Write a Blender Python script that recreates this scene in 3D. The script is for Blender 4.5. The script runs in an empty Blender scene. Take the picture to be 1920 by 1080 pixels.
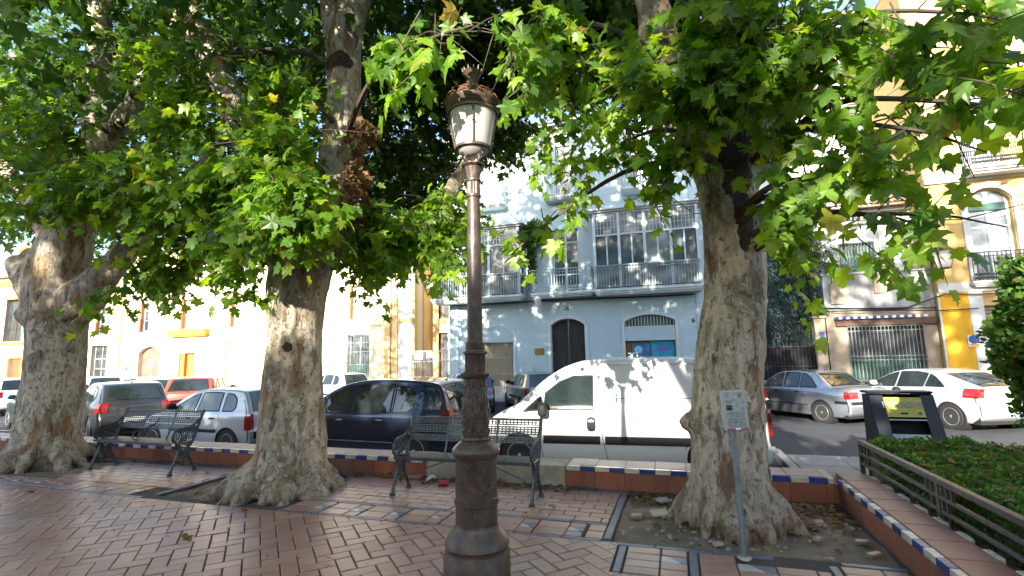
import bpy, bmesh, math, random
import numpy as np
from mathutils import Vector, Matrix, noise
from mathutils.geometry import delaunay_2d_cdt
random.seed(7); RNG = np.random.default_rng(7)
S = bpy.context.scene
COL = S.collection
PI = math.pi
# ------------------------------------------------------------------ camera
EYE = Vector((0.0, 0.0, 1.5)); FPX = 935.0
_yaw = math.atan(305/FPX); _pit = math.atan(127/FPX); _rol = 0.02
_F = Vector((-math.sin(_yaw)*math.cos(_pit), math.cos(_yaw)*math.cos(_pit), math.sin(_pit)))
_R0 = Vector((math.cos(_yaw), math.sin(_yaw), 0)); _U0 = _R0.cross(_F)
_R = _R0*math.cos(_rol) - _U0*math.sin(_rol); _U = _R0*math.sin(_rol) + _U0*math.cos(_rol)
cam = bpy.data.objects.new('camera', bpy.data.cameras.new('camera')); COL.objects.link(cam)
cam.matrix_world = Matrix(((_R.x,_U.x,-_F.x,EYE.x),(_R.y,_U.y,-_F.y,EYE.y),(_R.z,_U.z,-_F.z,EYE.z),(0,0,0,1)))
cam.data.sensor_width = 36; cam.data.lens = 36*FPX/1920; cam.data.clip_start = 0.05; cam.data.clip_end = 500
S.camera = cam
# ------------------------------------------------------------------ light
SUN_TRAVEL = Vector((0.075, 1.0, -0.353)).normalized()
sun_el = math.asin(-SUN_TRAVEL.z)
W = bpy.data.worlds.new('World'); S.world = W; W.use_nodes = True
nt = W.node_tree; nt.nodes.clear()
sky = nt.nodes.new('ShaderNodeTexSky'); sky.sky_type = 'NISHITA'; sky.sun_disc = False
sky.sun_elevation = sun_el
_to = -SUN_TRAVEL
sky.sun_rotation = math.atan2(_to.x, _to.y)
sky.air_density = 1.0; sky.dust_density = 1.5; sky.ozone_density = 1.5
bg = nt.nodes.new('ShaderNodeBackground'); bg.inputs['Strength'].default_value = 0.13
wo = nt.nodes.new('ShaderNodeOutputWorld')
nt.links.new(sky.outputs[0], bg.inputs[0]); nt.links.new(bg.outputs[0], wo.inputs[0])
sl = bpy.data.lights.new('sun', 'SUN'); sl.energy = 4.3; sl.angle = math.radians(0.55); sl.color = (1.0, 0.93, 0.80)
so = bpy.data.objects.new('sun', sl); COL.objects.link(so)
so.rotation_euler = SUN_TRAVEL.to_track_quat('-Z', 'Y').to_euler()
S.view_settings.view_transform = 'Standard'; S.view_settings.look = 'None'
S.view_settings.exposure = 2.18; S.view_settings.gamma = 1.0; S.view_settings.use_curve_mapping = False
S.cycles.max_bounces = 7; S.cycles.diffuse_bounces = 4; S.cycles.glossy_bounces = 3
S.cycles.transparent_max_bounces = 12; S.cycles.transmission_bounces = 5
S.cycles.caustics_reflective = False; S.cycles.caustics_refractive = False
S.cycles.sample_clamp_indirect = 6.0

# ------------------------------------------------------------------ helpers
def ray(px, py): return _F + _R*((px-960)/FPX) + _U*((540-py)/FPX)
def at(px, py, Y):
    d = ray(px, py); return EYE + d*(Y/d.y)
def onz(px, py, z):
    d = ray(px, py); return EYE + d*((z-EYE.z)/d.z)
def pix(p):
    v = Vector(p)-EYE; w = v.dot(_F)
    return (960+FPX*v.dot(_R)/w, 540-FPX*v.dot(_U)/w, w)

class N:
    """tiny node-tree writer"""
    def __init__(s, name):
        s.m = bpy.data.materials.new(name); s.m.use_nodes = True
        s.t = s.m.node_tree; s.t.nodes.clear()
        s.out = s.t.nodes.new('ShaderNodeOutputMaterial')
    def n(s, typ, **kw):
        nd = s.t.nodes.new(typ)
        for k, v in kw.items():
            if k in nd.inputs:
                if isinstance(v, bpy.types.NodeSocket): s.t.links.new(v, nd.inputs[k])
                else: nd.inputs[k].default_value = v
            else: setattr(nd, k, v)
        return nd
    def link(s, a, b): s.t.links.new(a, b)
    def coords(s, scale=(1,1,1), obj=True, rot=(0,0,0)):
        tc = s.n('ShaderNodeTexCoord'); mp = s.n('ShaderNodeMapping')
        mp.inputs['Scale'].default_value = scale; mp.inputs['Rotation'].default_value = rot
        s.link(tc.outputs['Object'], mp.inputs[0]); return mp.outputs[0]
    def noise(s, vec, scale, detail=3, rough=0.55):
        nd = s.n('ShaderNodeTexNoise', Scale=scale, Detail=detail, Roughness=rough); s.link(vec, nd.inputs['Vector']); return nd.outputs['Fac']
    def ramp(s, fac, stops, interp='LINEAR'):
        r = s.n('ShaderNodeValToRGB'); r.color_ramp.interpolation = interp
        el = r.color_ramp.elements
        while len(el) < len(stops): el.new(0.5)
        for e, (p, c) in zip(el, stops):
            e.position = p; e.color = (c, c, c, 1) if not hasattr(c, '__len__') else (*c[:3], 1)
        s.link(fac, r.inputs[0]); return r.outputs[0]
    def mix(s, fac, a, b, mode='MIX'):
        m = s.n('ShaderNodeMix', data_type='RGBA', blend_type=mode)
        for sock, v in ((m.inputs[0], fac), (m.inputs[6], a), (m.inputs[7], b)):
            if isinstance(v, bpy.types.NodeSocket): s.link(v, sock)
            elif hasattr(v, '__len__'): sock.default_value = (*v[:3], 1)
            else: sock.default_value = v
        return m.outputs[2]
    def math(s, op, a, b=0.0):
        m = s.n('ShaderNodeMath', operation=op)
        for i, v in enumerate((a, b)):
            if isinstance(v, bpy.types.NodeSocket): s.link(v, m.inputs[i])
            else: m.inputs[i].default_value = v
        return m.outputs[0]
    def bump(s, h, strength=0.4, dist=0.02, normal=None):
        b = s.n('ShaderNodeBump', Strength=strength, Distance=dist); s.link(h, b.inputs['Height'])
        if normal is not None: s.link(normal, b.inputs['Normal'])
        return b.outputs[0]
    def pbr(s, color, rough=0.6, metal=0.0, normal=None, spec=0.5, coat=0.0, **kw):
        b = s.n('ShaderNodeBsdfPrincipled')
        for key, v in (('Base Color', color), ('Roughness', rough), ('Metallic', metal), ('Specular IOR Level', spec), ('Coat Weight', coat)):
            if isinstance(v, bpy.types.NodeSocket): s.link(v, b.inputs[key])
            elif hasattr(v, '__len__'): b.inputs[key].default_value = (*v[:3], 1)
            else: b.inputs[key].default_value = v
        for k, v in kw.items(): b.inputs[k.replace('_', ' ')].default_value = v
        if normal is not None: s.link(normal, b.inputs['Normal'])
        s.link(b.outputs[0], s.out.inputs[0]); s.b = b; return s.m

def simple(name, col, rough=0.6, metal=0.0, var=0.25, scale=3.0, bump=0.15, bscale=40, dist=0.004, dirt=None, streak=False, rnd=0.0, **kw):
    """plain surface with value variation, fine relief and optional dirt"""
    n = N(name); v = n.coords((1, 1, 0.25) if streak else (1, 1, 1))
    v2 = n.coords()
    f = n.noise(v, scale, 5, 0.6)
    lo = [c*(1-var) for c in col]; hi = [min(c*(1+var), 0.95) for c in col]
    c = n.ramp(f, [(0.3, lo), (0.7, hi)])
    if dirt:
        g = n.noise(v, scale*2.3, 6, 0.7)
        c = n.mix(n.ramp(g, [(0.48, 0.0), (0.72, 0.75)]), c, dirt)
    if rnd:
        r_ = island_random(n); c = n.mix(1.0, c, n.ramp(r_, [(0.0,1.0-rnd),(1.0,1.0+0.0)]), 'MULTIPLY')
    nb = n.noise(v2, bscale, 4)
    rr = n.math('ADD', n.math('MULTIPLY', f, 0.25), rough-0.12)
    return n.pbr(c, rr, metal, n.bump(nb, bump, dist), **kw)

def island_random(n):
    g = n.n('ShaderNodeNewGeometry'); o = n.n('ShaderNodeObjectInfo')
    a = n.math('ADD', g.outputs['Random Per Island'], o.outputs['Random'])
    return n.math('FRACT', a)

def link(o, parent=None, world=False):
    COL.objects.link(o)
    if parent is not None:
        o.parent = parent
        if world: o.matrix_parent_inverse = MATS[parent.name].inverted()
    return o
MATS = {}
def thing(name, label, cat, loc=(0,0,0), rot=0.0, group=None, kind=None):
    o = bpy.data.objects.new(name, None); o.empty_display_size = 0.1
    o.location = loc; o.rotation_euler = (0, 0, rot); COL.objects.link(o)
    MATS[o.name] = Matrix.Translation(Vector(loc)) @ Matrix.Rotation(rot, 4, 'Z')
    if kind: o['kind'] = kind
    if label: o['label'] = label
    if cat: o['category'] = cat
    if group: o['group'] = group
    return o
def tag(o, label=None, cat=None, group=None, kind=None):
    for k, v in (('label', label), ('category', cat), ('group', group), ('kind', kind)):
        if v: o[k] = v
    return o
def copy_tree(o, parent=None):
    c = o.copy(); COL.objects.link(c)
    if parent is not None: c.parent = parent
    for ch in list(o.children): copy_tree(ch, c)
    return c

class MB:
    """collects shapes into one mesh"""
    def __init__(s): s.v = []; s.f = []; s.mi = []; s.cur = 0; s.sm = []; s.smooth = False; s.st = []
    def add(s, vs, fs):
        b = len(s.v); s.st.append((b, len(s.f))); s.v += [tuple(p) for p in vs]; s.f += [tuple(i+b for i in f) for f in fs]
        s.mi += [s.cur]*len(fs); s.sm += [s.smooth]*len(fs); return s
    def box(s, c, size, rot=None, rz=None):
        x, y, z = size[0]/2, size[1]/2, size[2]/2
        vs = [Vector((sx*x, sy*y, sz*z)) for sz in (-1,1) for sy in (-1,1) for sx in (-1,1)]
        if rz is not None: rot = Matrix.Rotation(rz, 3, 'Z')
        if rot is not None: vs = [rot @ v for v in vs]
        c = Vector(c); vs = [v+c for v in vs]
        return s.add(vs, [(0,2,3,1),(4,5,7,6),(0,1,5,4),(2,6,7,3),(0,4,6,2),(1,3,7,5)])
    def b2(s, lo, hi): return s.box([(a+b)/2 for a, b in zip(lo, hi)], [abs(b-a) for a, b in zip(lo, hi)])
    def cbox(s, c, size, ch=0.01, rz=None, rot=None):
        """box with chamfered top edges and vertical corners"""
        x, y, z = size[0]/2, size[1]/2, size[2]/2
        def ring(i, zz): return [(-x+i+ch,-y+i,zz),(x-i-ch,-y+i,zz),(x-i,-y+i+ch,zz),(x-i,y-i-ch,zz),(x-i-ch,y-i,zz),(-x+i+ch,y-i,zz),(-x+i,y-i-ch,zz),(-x+i,-y+i+ch,zz)]
        vs = ring(ch, -z)+ring(0, -z+ch)+ring(0, z-ch)+ring(ch, z)
        fs = [tuple(range(7,-1,-1)), tuple(range(24,32))]
        for r in range(3):
            for i in range(8):
                j = (i+1) % 8; fs.append((r*8+i, r*8+j, r*8+8+j, r*8+8+i))
        M = rot if rot is not None else (Matrix.Rotation(rz, 3, 'Z') if rz else None)
        vs = [Vector(v) for v in vs]
        if M is not None: vs = [M @ v for v in vs]
        return s.add([v+Vector(c) for v in vs], fs)
    def tube(s, pts, rad, n=8, cap=True, up=None):
        pts = [Vector(p) for p in pts]; rads = rad if hasattr(rad, '__len__') else [rad]*len(pts)
        vs = []; fs = []; prev = None
        for i, p in enumerate(pts):
            t = (pts[min(i+1, len(pts)-1)] - pts[max(i-1, 0)])
            t = t.normalized() if t.length > 1e-9 else Vector((0,0,1))
            if prev is None:
                a = Vector((0,0,1)) if abs(t.z) < 0.9 else Vector((1,0,0))
                u = t.cross(a).normalized()
            else:
                u = (prev - t*prev.dot(t)).normalized()
            prev = u; w = t.cross(u)
            for k in range(n):
                an = 2*PI*k/n; vs.append(p + (u*math.cos(an)+w*math.sin(an))*rads[i])
        for i in range(len(pts)-1):
            for k in range(n):
                j = (k+1) % n; fs.append((i*n+k, i*n+j, (i+1)*n+j, (i+1)*n+k))
        if cap:
            fs.append(tuple(range(n-1,-1,-1))); fs.append(tuple((len(pts)-1)*n+k for k in range(n)))
        return s.add(vs, fs)
    def lathe(s, prof, c=(0,0,0), n=32, mod=None, axis='z'):
        vs = []; fs = []; c = Vector(c)
        for (r, z) in prof:
            for k in range(n):
                an = 2*PI*k/n; rr = r*(1 if mod is None else mod(an, z))
                if axis == 'z': p = Vector((rr*math.cos(an), rr*math.sin(an), z))
                else: p = Vector((rr*math.cos(an), z, rr*math.sin(an)))
                vs.append(p+c)
        for i in range(len(prof)-1):
            for k in range(n):
                j = (k+1) % n
                q = (i*n+k, i*n+j, (i+1)*n+j, (i+1)*n+k)
                fs.append(q if axis == 'z' else q[::-1])
        fs.append(tuple(range(n-1,-1,-1))); fs.append(tuple((len(prof)-1)*n+k for k in range(n)))
        return s.add(vs, fs)
    def prism(s, poly, origin, u, v, depth):
        """polygon (a,b) in plane origin+a*u+b*v, extruded by vector depth"""
        o = Vector(origin); u = Vector(u); v = Vector(v); d = Vector(depth); n = len(poly)
        A = [o+u*a+v*b for a, b in poly]; B = [p+d for p in A]
        fs = [tuple(range(n-1,-1,-1)), tuple(range(n, 2*n))]+[(i,(i+1)%n,n+(i+1)%n,n+i) for i in range(n)]
        return s.add(A+B, fs)
    def pieces(s, name, mats=None, parent=None, world=False, sharp=35):
        """every shape becomes an object of its own"""
        out = []; st = s.st+[(len(s.v), len(s.f))]
        for (v0,f0),(v1,f1) in zip(st, st[1:]):
            m = MB(); m.v = s.v[v0:v1]; m.f = [tuple(i-v0 for i in f) for f in s.f[f0:f1]]; m.mi = [0]*len(m.f); m.sm = s.sm[f0:f1]
            if m.f: out.append(m.build(name, mats, parent, world, sharp))
        return out
    def build(s, name, mats=None, parent=None, world=False, sharp=35, kind=None, auto=False):
        me = bpy.data.meshes.new(name); me.from_pydata(s.v, [], s.f); me.update()
        if mats is not None:
            for m in (mats if isinstance(mats, (list, tuple)) else [mats]): me.materials.append(m)
            me.polygons.foreach_set('material_index', s.mi)
        if any(s.sm) or auto:
            me.polygons.foreach_set('use_smooth', [True]*len(s.f) if auto else s.sm)
            me.set_sharp_from_angle(angle=math.radians(sharp))
        o = bpy.data.objects.new(name, me)
        if kind: o['kind'] = kind
        return link(o, parent, world)
def npmesh(name, V, F, mat, parent=None, world=False, smooth=False, kind=None):
    """V (n,3) array, F (m,k) array of same-size faces"""
    me = bpy.data.meshes.new(name); m, k = F.shape
    me.vertices.add(len(V)); me.vertices.foreach_set('co', np.asarray(V, dtype=np.float32).ravel())
    me.loops.add(m*k); me.loops.foreach_set('vertex_index', F.astype(np.int32).ravel())
    me.polygons.add(m); me.polygons.foreach_set('loop_start', np.arange(0, m*k, k, dtype=np.int32))
    if smooth: me.polygons.foreach_set('use_smooth', np.ones(m, dtype=bool))
    me.update(calc_edges=True)
    for mm in (mat if isinstance(mat, (list, tuple)) else [mat]): me.materials.append(mm)
    o = bpy.data.objects.new(name, me)
    if kind: o['kind'] = kind
    return link(o, parent, world)
# ------------------------------------------------------------------ materials
def m_brick(name, cols):
    n = N(name); v = n.n('ShaderNodeNewGeometry').outputs['Position']; r = island_random(n)
    c = n.ramp(r, [(i/(len(cols)-1), c) for i, c in enumerate(cols)])
    f = n.noise(v, 1.3, 6, 0.65); c = n.mix(n.ramp(f, [(0.40, 0.0), (0.68, 0.6)]), c, (0.15, 0.095, 0.075))
    f2 = n.noise(v, 3.4, 6, 0.7); c = n.mix(n.ramp(f2, [(0.50, 0.0), (0.72, 0.45)]), c, (0.33, 0.26, 0.225))
    g = n.noise(v, 34, 7, 0.75); c = n.mix(n.ramp(g, [(0.42, 0.0), (0.75, 0.6)]), c, (0.36, 0.26, 0.215))
    k = n.noise(v, 90, 4, 0.7); c = n.mix(n.ramp(k, [(0.30, 0.7), (0.42, 0.0)]), c, (0.06, 0.045, 0.04))
    gum = n.n('ShaderNodeTexVoronoi', Scale=2.6); n.link(v, gum.inputs['Vector']); c = n.mix(n.ramp(gum.outputs['Distance'], [(0.03,0.6),(0.045,0.0)]), c, (0.06,0.055,0.05))
    sp = n.noise(v, 0.7, 3, 0.5)
    rough = n.math('ADD', n.ramp(sp, [(0.3, 0.16), (0.7, 0.34)]), n.math('MULTIPLY', g, 0.22))
    return n.pbr(c, rough, 0, n.bump(n.math('ADD', g, n.math('MULTIPLY', k, 0.5)), 0.35, 0.005), spec=0.6)
# brick materials in object space of the ground (world) so neighbouring pieces share stains
M_BRICK = m_brick('terracotta_paver', [(0.25,0.115,0.072),(0.32,0.155,0.094),(0.27,0.135,0.092),(0.38,0.205,0.13),(0.225,0.118,0.086)])
M_STRIP = simple('blue_grey_glazed_strip', (0.095,0.115,0.16), 0.4, rnd=0.28, var=0.35, scale=6, bump=0.3)
M_TILE_W = simple('white_glazed_tile', (0.60,0.58,0.50), 0.25, rnd=0.28, var=0.12, scale=9, bump=0.1, dirt=(0.30,0.27,0.20))
M_TILE_B = simple('cobalt_glazed_tile', (0.025,0.055,0.26), 0.2, rnd=0.28, var=0.25, scale=9, bump=0.1, dirt=(0.06,0.07,0.13))
M_TILE_T = simple('pinkish_coping_tile', (0.42,0.30,0.25), 0.5, rnd=0.28, var=0.2, scale=5, bump=0.3, dirt=(0.5,0.45,0.38))
M_TILE_R = simple('red_coping_tile', (0.235,0.098,0.082), 0.42, rnd=0.28, var=0.2, scale=5, bump=0.3, dirt=(0.22,0.15,0.13))
M_TERRA = simple('terracotta_wall_render', (0.25,0.085,0.048), 0.75, rnd=0.28, var=0.3, scale=3, bump=0.35, dirt=(0.24,0.15,0.10), streak=True)
M_MORTAR = simple('bare_mortar', (0.36,0.32,0.25), 0.9, var=0.25, scale=6, bump=0.6, dist=0.01)
M_GROUT = simple('dark_grout', (0.05,0.042,0.038), 0.95, var=0.3, scale=8, bump=0.4)
def m_soil():
    n = N('dry_soil'); v = n.coords(); f = n.noise(v, 2.5, 6, 0.65); g = n.noise(v, 60, 5, 0.7)
    c = n.ramp(f, [(0.3, (0.09,0.07,0.05)), (0.55, (0.19,0.155,0.11)), (0.75, (0.27,0.225,0.165))])
    c = n.mix(n.ramp(g, [(0.5,0),(0.75,0.6)]), c, (0.33,0.29,0.23))
    return n.pbr(c, 0.95, 0, n.bump(g, 0.8, 0.02))
M_SOIL = m_soil()
def m_asphalt():
    n = N('worn_asphalt'); v = n.coords(); f = n.noise(v, 0.8, 5, 0.6); g = n.noise(v, 130, 3, 0.8)
    c = n.ramp(f, [(0.3, (0.030,0.032,0.037)), (0.7, (0.058,0.060,0.065))])
    c = n.mix(n.ramp(g, [(0.55,0),(0.75,0.7)]), c, (0.12,0.12,0.12))
    w = n.n('ShaderNodeTexVoronoi', feature='DISTANCE_TO_EDGE', Scale=0.7); n.link(v, w.inputs['Vector'])
    c = n.mix(n.ramp(w.outputs[0], [(0.0,0.7),(0.012,0.0)]), c, (0.02,0.02,0.02))
    return n.pbr(c, 0.8, 0, n.bump(g, 0.5, 0.01))
M_ASPHALT = m_asphalt()
M_CONC = simple('grey_paving_slab', (0.30,0.29,0.27), 0.75, rnd=0.28, var=0.2, scale=2.5, bump=0.3, dirt=(0.18,0.17,0.16))
M_KERB = simple('granite_kerb', (0.28,0.27,0.26), 0.7, var=0.25, scale=20, bump=0.3)
M_IRON = simple('bench_iron', (0.040,0.052,0.058), 0.42, metal=0.35, var=0.35, scale=14, bump=0.3, dirt=(0.11,0.12,0.12))
M_IRONB = simple('black_iron', (0.018,0.018,0.020), 0.5, metal=0.3, var=0.3, scale=10, bump=0.2)
M_LAMP = simple('brown_cast_iron', (0.070,0.047,0.034), 0.42, metal=0.25, var=0.4, scale=9, bump=0.5, dist=0.004, dirt=(0.125,0.105,0.092))
M_GALV = simple('galvanised_steel', (0.25,0.30,0.34), 0.38, metal=0.6, var=0.2, scale=12, bump=0.1, dirt=(0.16,0.16,0.15))
M_RAIL = simple('planter_rail_paint', (0.07,0.057,0.05), 0.5, metal=0.2, var=0.3, scale=8, bump=0.3, dirt=(0.20,0.17,0.15))
M_WIRE = simple('cable_black', (0.015,0.015,0.016), 0.6, var=0.1)
M_DEAD = simple('dry_leaf', (0.26,0.13,0.045), 0.8, var=0.5, scale=4, bump=0.3)
M_RED = simple('red_plastic', (0.35,0.02,0.03), 0.4, var=0.2)
M_PAPER = simple('crumpled_paper', (0.6,0.6,0.6), 0.8, var=0.1)
M_RUBBLE = simple('rubble_stone', (0.33,0.27,0.23), 0.85, var=0.35, scale=9, bump=0.6, dist=0.01)
M_BLACK = simple('black_gap', (0.008,0.008,0.008), 0.9, var=0.1)
M_ROOM_SHADE = simple('shaded_room', (0.06,0.05,0.045), 0.9, var=0.3)  # shade of an unlit room put into the colour of a flat sheet

def m_glass_window(name='window_pane', base=(0.05,0.065,0.07), rough=0.06, curtain=None):
    n = N(name); v = n.coords(); f = n.noise(v, 1.6, 3, 0.5)
    c = n.ramp(f, [(0.35, base), (0.7, curtain or [x*2.2 for x in base])])
    g = n.noise(v, 1.1, 2, 0.5)
    return n.pbr(c, rough, 0, n.bump(g, 0.12, 0.05), spec=0.9)
M_PANE = m_glass_window()
M_PANE_C = m_glass_window('curtained_pane', (0.10,0.12,0.12), 0.08, (0.35,0.37,0.36))
M_PANE_W = m_glass_window('pale_curtain_pane', (0.28,0.27,0.24), 0.12, (0.55,0.53,0.48))

def m_plaster(name, col, var=0.12, stain=(0.25,0.2,0.15), samt=0.4, brick=None, rough=0.85, sthr=0.52):
    n = N(name); v = n.coords(); vs = n.coords((1.2,1.2,0.3))
    f = n.noise(v, 0.7, 5, 0.6); c = n.ramp(f, [(0.3, [x*(1-var) for x in col]), (0.7, [min(x*(1+var),.9) for x in col])])
    g = n.noise(vs, 1.7, 7, 0.7); c = n.mix(n.ramp(g, [(sthr, 0.0), (sthr+0.24, samt)]), c, stain)
    h = n.noise(v, 30, 4)
    nor = n.bump(h, 0.25, 0.008)
    if brick:
        w = n.n('ShaderNodeTexBrick', Scale=1.0); w.inputs['Color1'].default_value = (1,1,1,1); w.inputs['Color2'].default_value = (.93,.93,.93,1)
        w.inputs['Mortar'].default_value = (.45,.45,.45,1); w.inputs['Mortar Size'].default_value = 0.008; w.inputs['Brick Width'].default_value = 0.32; w.inputs['Row Height'].default_value = 0.085
        sw = n.n('ShaderNodeSeparateXYZ'); n.link(n.coords(), sw.inputs[0])
        cb = n.n('ShaderNodeCombineXYZ'); n.link(sw.outputs[0], cb.inputs[0]); n.link(sw.outputs[2], cb.inputs[1]); n.link(cb.outputs[0], w.inputs[0])
        c = n.mix(0.30, c, w.outputs[0], 'MULTIPLY')
        nor = n.bump(w.outputs[0], 0.6, 0.01, nor)
    return n.pbr(c, rough, 0, nor)
M_BLUE = m_plaster('pale_blue_painted_brick', (0.47,0.58,0.61), 0.08, (0.30,0.36,0.38), 0.35, brick=True)
M_BLUE_P = m_plaster('pale_blue_plaster', (0.50,0.61,0.65), 0.08, (0.33,0.37,0.38), 0.35)
M_BTRIM = m_plaster('pale_trim', (0.58,0.62,0.62), 0.1, (0.28,0.28,0.27), 0.6)
M_CREAM = m_plaster('cream_plaster', (0.60,0.52,0.37), 0.06, (0.45,0.36,0.22), 0.3)
M_OCHRE = m_plaster('ochre_band', (0.56,0.38,0.17), 0.1, (0.38,0.26,0.14), 0.4)
M_OCHRE2 = m_plaster('strong_ochre', (0.62,0.33,0.05), 0.12, (0.4,0.22,0.06), 0.4)
M_WHITEP = m_plaster('white_plaster', (0.60,0.59,0.56), 0.06, (0.4,0.37,0.33), 0.35)
M_TAN = m_plaster('tan_crumbling_plaster', (0.40,0.31,0.22), 0.2, (0.24,0.2,0.17), 0.75, sthr=0.46)
M_GREYP = m_plaster('peeling_grey_plaster', (0.42,0.41,0.39), 0.18, (0.13,0.12,0.12), 0.9, sthr=0.45)
M_YELLOW = m_plaster('yellow_plaster', (0.56,0.38,0.14), 0.12, (0.48,0.38,0.25), 0.5)
M_DEEPY = m_plaster('deep_yellow_plaster', (0.72,0.38,0.02), 0.14, (0.45,0.22,0.02), 0.5)
M_STONE = m_plaster('grey_stone', (0.45,0.43,0.40), 0.12, (0.2,0.18,0.17), 0.5)
M_WOOD = simple('varnished_brown_wood', (0.20,0.075,0.030), 0.45, var=0.35, scale=6, streak=True)
M_ORANGEW = simple('orange_brown_wood', (0.42,0.15,0.035), 0.5, var=0.3, scale=5, streak=True)
M_DARKDOOR = simple('near_black_door', (0.030,0.028,0.028), 0.35, var=0.4, scale=4, streak=True)
M_GREENW = simple('green_shutter_paint', (0.035,0.10,0.075), 0.5, var=0.3)
M_FRAME = simple('grey_white_joinery', (0.52,0.58,0.60), 0.45, var=0.12)
M_FRAMEW = simple('white_joinery', (0.72,0.72,0.70), 0.45, var=0.1)
M_RAILG = simple('grey_green_railing', (0.33,0.40,0.41), 0.5, metal=0.2, var=0.2)
M_RAILW = simple('pale_railing', (0.50,0.52,0.52), 0.5, var=0.15)
M_GRILLE = simple('beige_gate_bars', (0.45,0.40,0.30), 0.5, var=0.15)
M_ROOF = simple('clay_roof_tile', (0.30,0.17,0.11), 0.8, var=0.4, scale=4, bump=0.5, dirt=(0.2,0.19,0.16))
M_GOLD = simple('brass_plaque', (0.45,0.27,0.06), 0.3, metal=0.8, var=0.2)
M_POSTERB = simple('blue_poster', (0.03,0.18,0.36), 0.4, var=0.5, scale=2.5)
M_INK = simple('ink', (0.02,0.02,0.025), 0.7, var=0.05)
M_INKB = simple('blue_sign', (0.03,0.09,0.32), 0.4, var=0.05)
M_WHITE = simple('sign_white', (0.75,0.76,0.76), 0.4, var=0.05)
M_MAROON = simple('maroon_shutter', (0.16,0.06,0.055), 0.5, var=0.2)

def m_bark():
    n = N('plane_bark'); v1 = n.coords((1,1,0.55)); v3 = n.coords((1,1,0.20))
    d = n.n('ShaderNodeTexNoise', Scale=4.0, Detail=3); n.link(v1, d.inputs['Vector'])
    vv = n.n('ShaderNodeVectorMath', operation='ADD'); n.link(v1, vv.inputs[0])
    sc = n.n('ShaderNodeVectorMath', operation='SCALE'); n.link(d.outputs['Color'], sc.inputs[0]); sc.inputs['Scale'].default_value = 0.30; n.link(sc.outputs[0], vv.inputs[1]); V = vv.outputs[0]
    base = n.noise(V, 2.6, 6, 0.62)
    c = n.ramp(base, [(0.34,(0.31,0.25,0.17)),(0.43,(0.46,0.385,0.28)),(0.52,(0.57,0.495,0.385)),(0.60,(0.38,0.32,0.23)),(0.68,(0.58,0.52,0.42))])
    pl = n.noise(V, 5.0, 6, 0.6); c = n.mix(n.ramp(pl, [(0.55,0.0),(0.57,0.8)]), c, (0.221,0.192,0.11))
    pl3 = n.noise(n.coords((1.3,1.3,0.8)), 6.3, 5, 0.6); c = n.mix(n.ramp(pl3, [(0.57,0.0),(0.59,0.8)]), c, (0.598,0.546,0.452))
    pl2 = n.noise(n.coords((1.1,1.1,0.35)), 3.6, 6, 0.62); c = n.mix(n.ramp(pl2, [(0.56,0.0),(0.60,0.85)]), c, (0.319,0.186,0.087))
    fl = n.noise(v3, 8.0, 8, 0.66); c = n.mix(n.ramp(fl, [(0.585,0.0),(0.61,0.85)]), c, (0.124,0.074,0.046))
    s = n.noise(n.coords((1,1,0.75)), 19, 5, 0.72); c = n.mix(n.ramp(s, [(0.585,0.0),(0.63,0.75)]), c, (0.111,0.077,0.052))
    s2 = n.noise(v1, 60, 6, 0.75); c = n.mix(n.ramp(s2, [(0.30,0.4),(0.55,0.0)]), c, (0.156,0.118,0.081))
    sp = n.n('ShaderNodeSeparateXYZ'); n.link(n.coords(), sp.inputs[0])
    lo = n.ramp(n.math('ADD', sp.outputs[2], n.math('MULTIPLY', pl2, 1.0)), [(0.50,0.5),(1.05,0.0)]); c = n.mix(lo, c, (0.163,0.112,0.064))
    at = n.n('ShaderNodeAttribute', attribute_name='rotten_wood'); hm = n.ramp(n.math('ADD', at.outputs['Fac'], n.math('MULTIPLY', n.math('SUBTRACT', s, 0.5), 0.9)), [(0.40,0.0),(0.60,1.0)])
    c = n.mix(hm, c, n.ramp(s2, [(0.35,(0.022,0.012,0.009)),(0.6,(0.085,0.040,0.024)),(0.75,(0.19,0.095,0.055))]))
    hgt = n.math('ADD', n.math('ADD', n.math('MULTIPLY', n.ramp(fl,[(0.50,0.0),(0.62,1.0)]), -0.6), n.math('MULTIPLY', n.ramp(pl,[(0.53,0.0),(0.56,1.0)]), -0.35)), n.math('ADD', n.math('MULTIPLY', s2, 0.5), n.math('MULTIPLY', n.ramp(s,[(0.56,0.0),(0.62,1.0)]), -0.4)))
    return n.pbr(c, 0.85, 0, n.bump(hgt, 1.0, 0.03))
M_BARK = m_bark()
M_HOLLOW = simple('dark_rotten_wood', (0.045,0.022,0.014), 0.95, var=0.6, scale=12, bump=0.9, dist=0.03, dirt=(0.15,0.07,0.05))
def m_leaf(name, cols, trans, rough=0.42):
    n = N(name); r = island_random(n)
    c = n.ramp(r, cols); v = n.coords(); f = n.noise(v, 9, 3); c = n.mix(n.ramp(f, [(0.35,0.0),(0.7,0.25)]), c, (0.10,0.16,0.03))
    b = n.n('ShaderNodeBsdfPrincipled', Roughness=rough); b.inputs['Specular IOR Level'].default_value = 0.45; n.link(c, b.inputs['Base Color'])
    tr = n.n('ShaderNodeBsdfTranslucent'); tc = n.mix(1.0, c, trans, 'MULTIPLY'); n.link(tc, tr.inputs[0])
    m = n.n('ShaderNodeMixShader'); m.inputs[0].default_value = 0.47
    n.link(b.outputs[0], m.inputs[1]); n.link(tr.outputs[0], m.inputs[2]); n.link(m.outputs[0], n.out.inputs[0]); return n.m
LC = [(0.0,(0.040,0.10,0.012)),(0.3,(0.07,0.16,0.014)),(0.6,(0.11,0.215,0.016)),(0.88,(0.18,0.28,0.018)),(0.985,(0.19,0.24,0.03)),(1.0,(0.28,0.17,0.04))]
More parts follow.
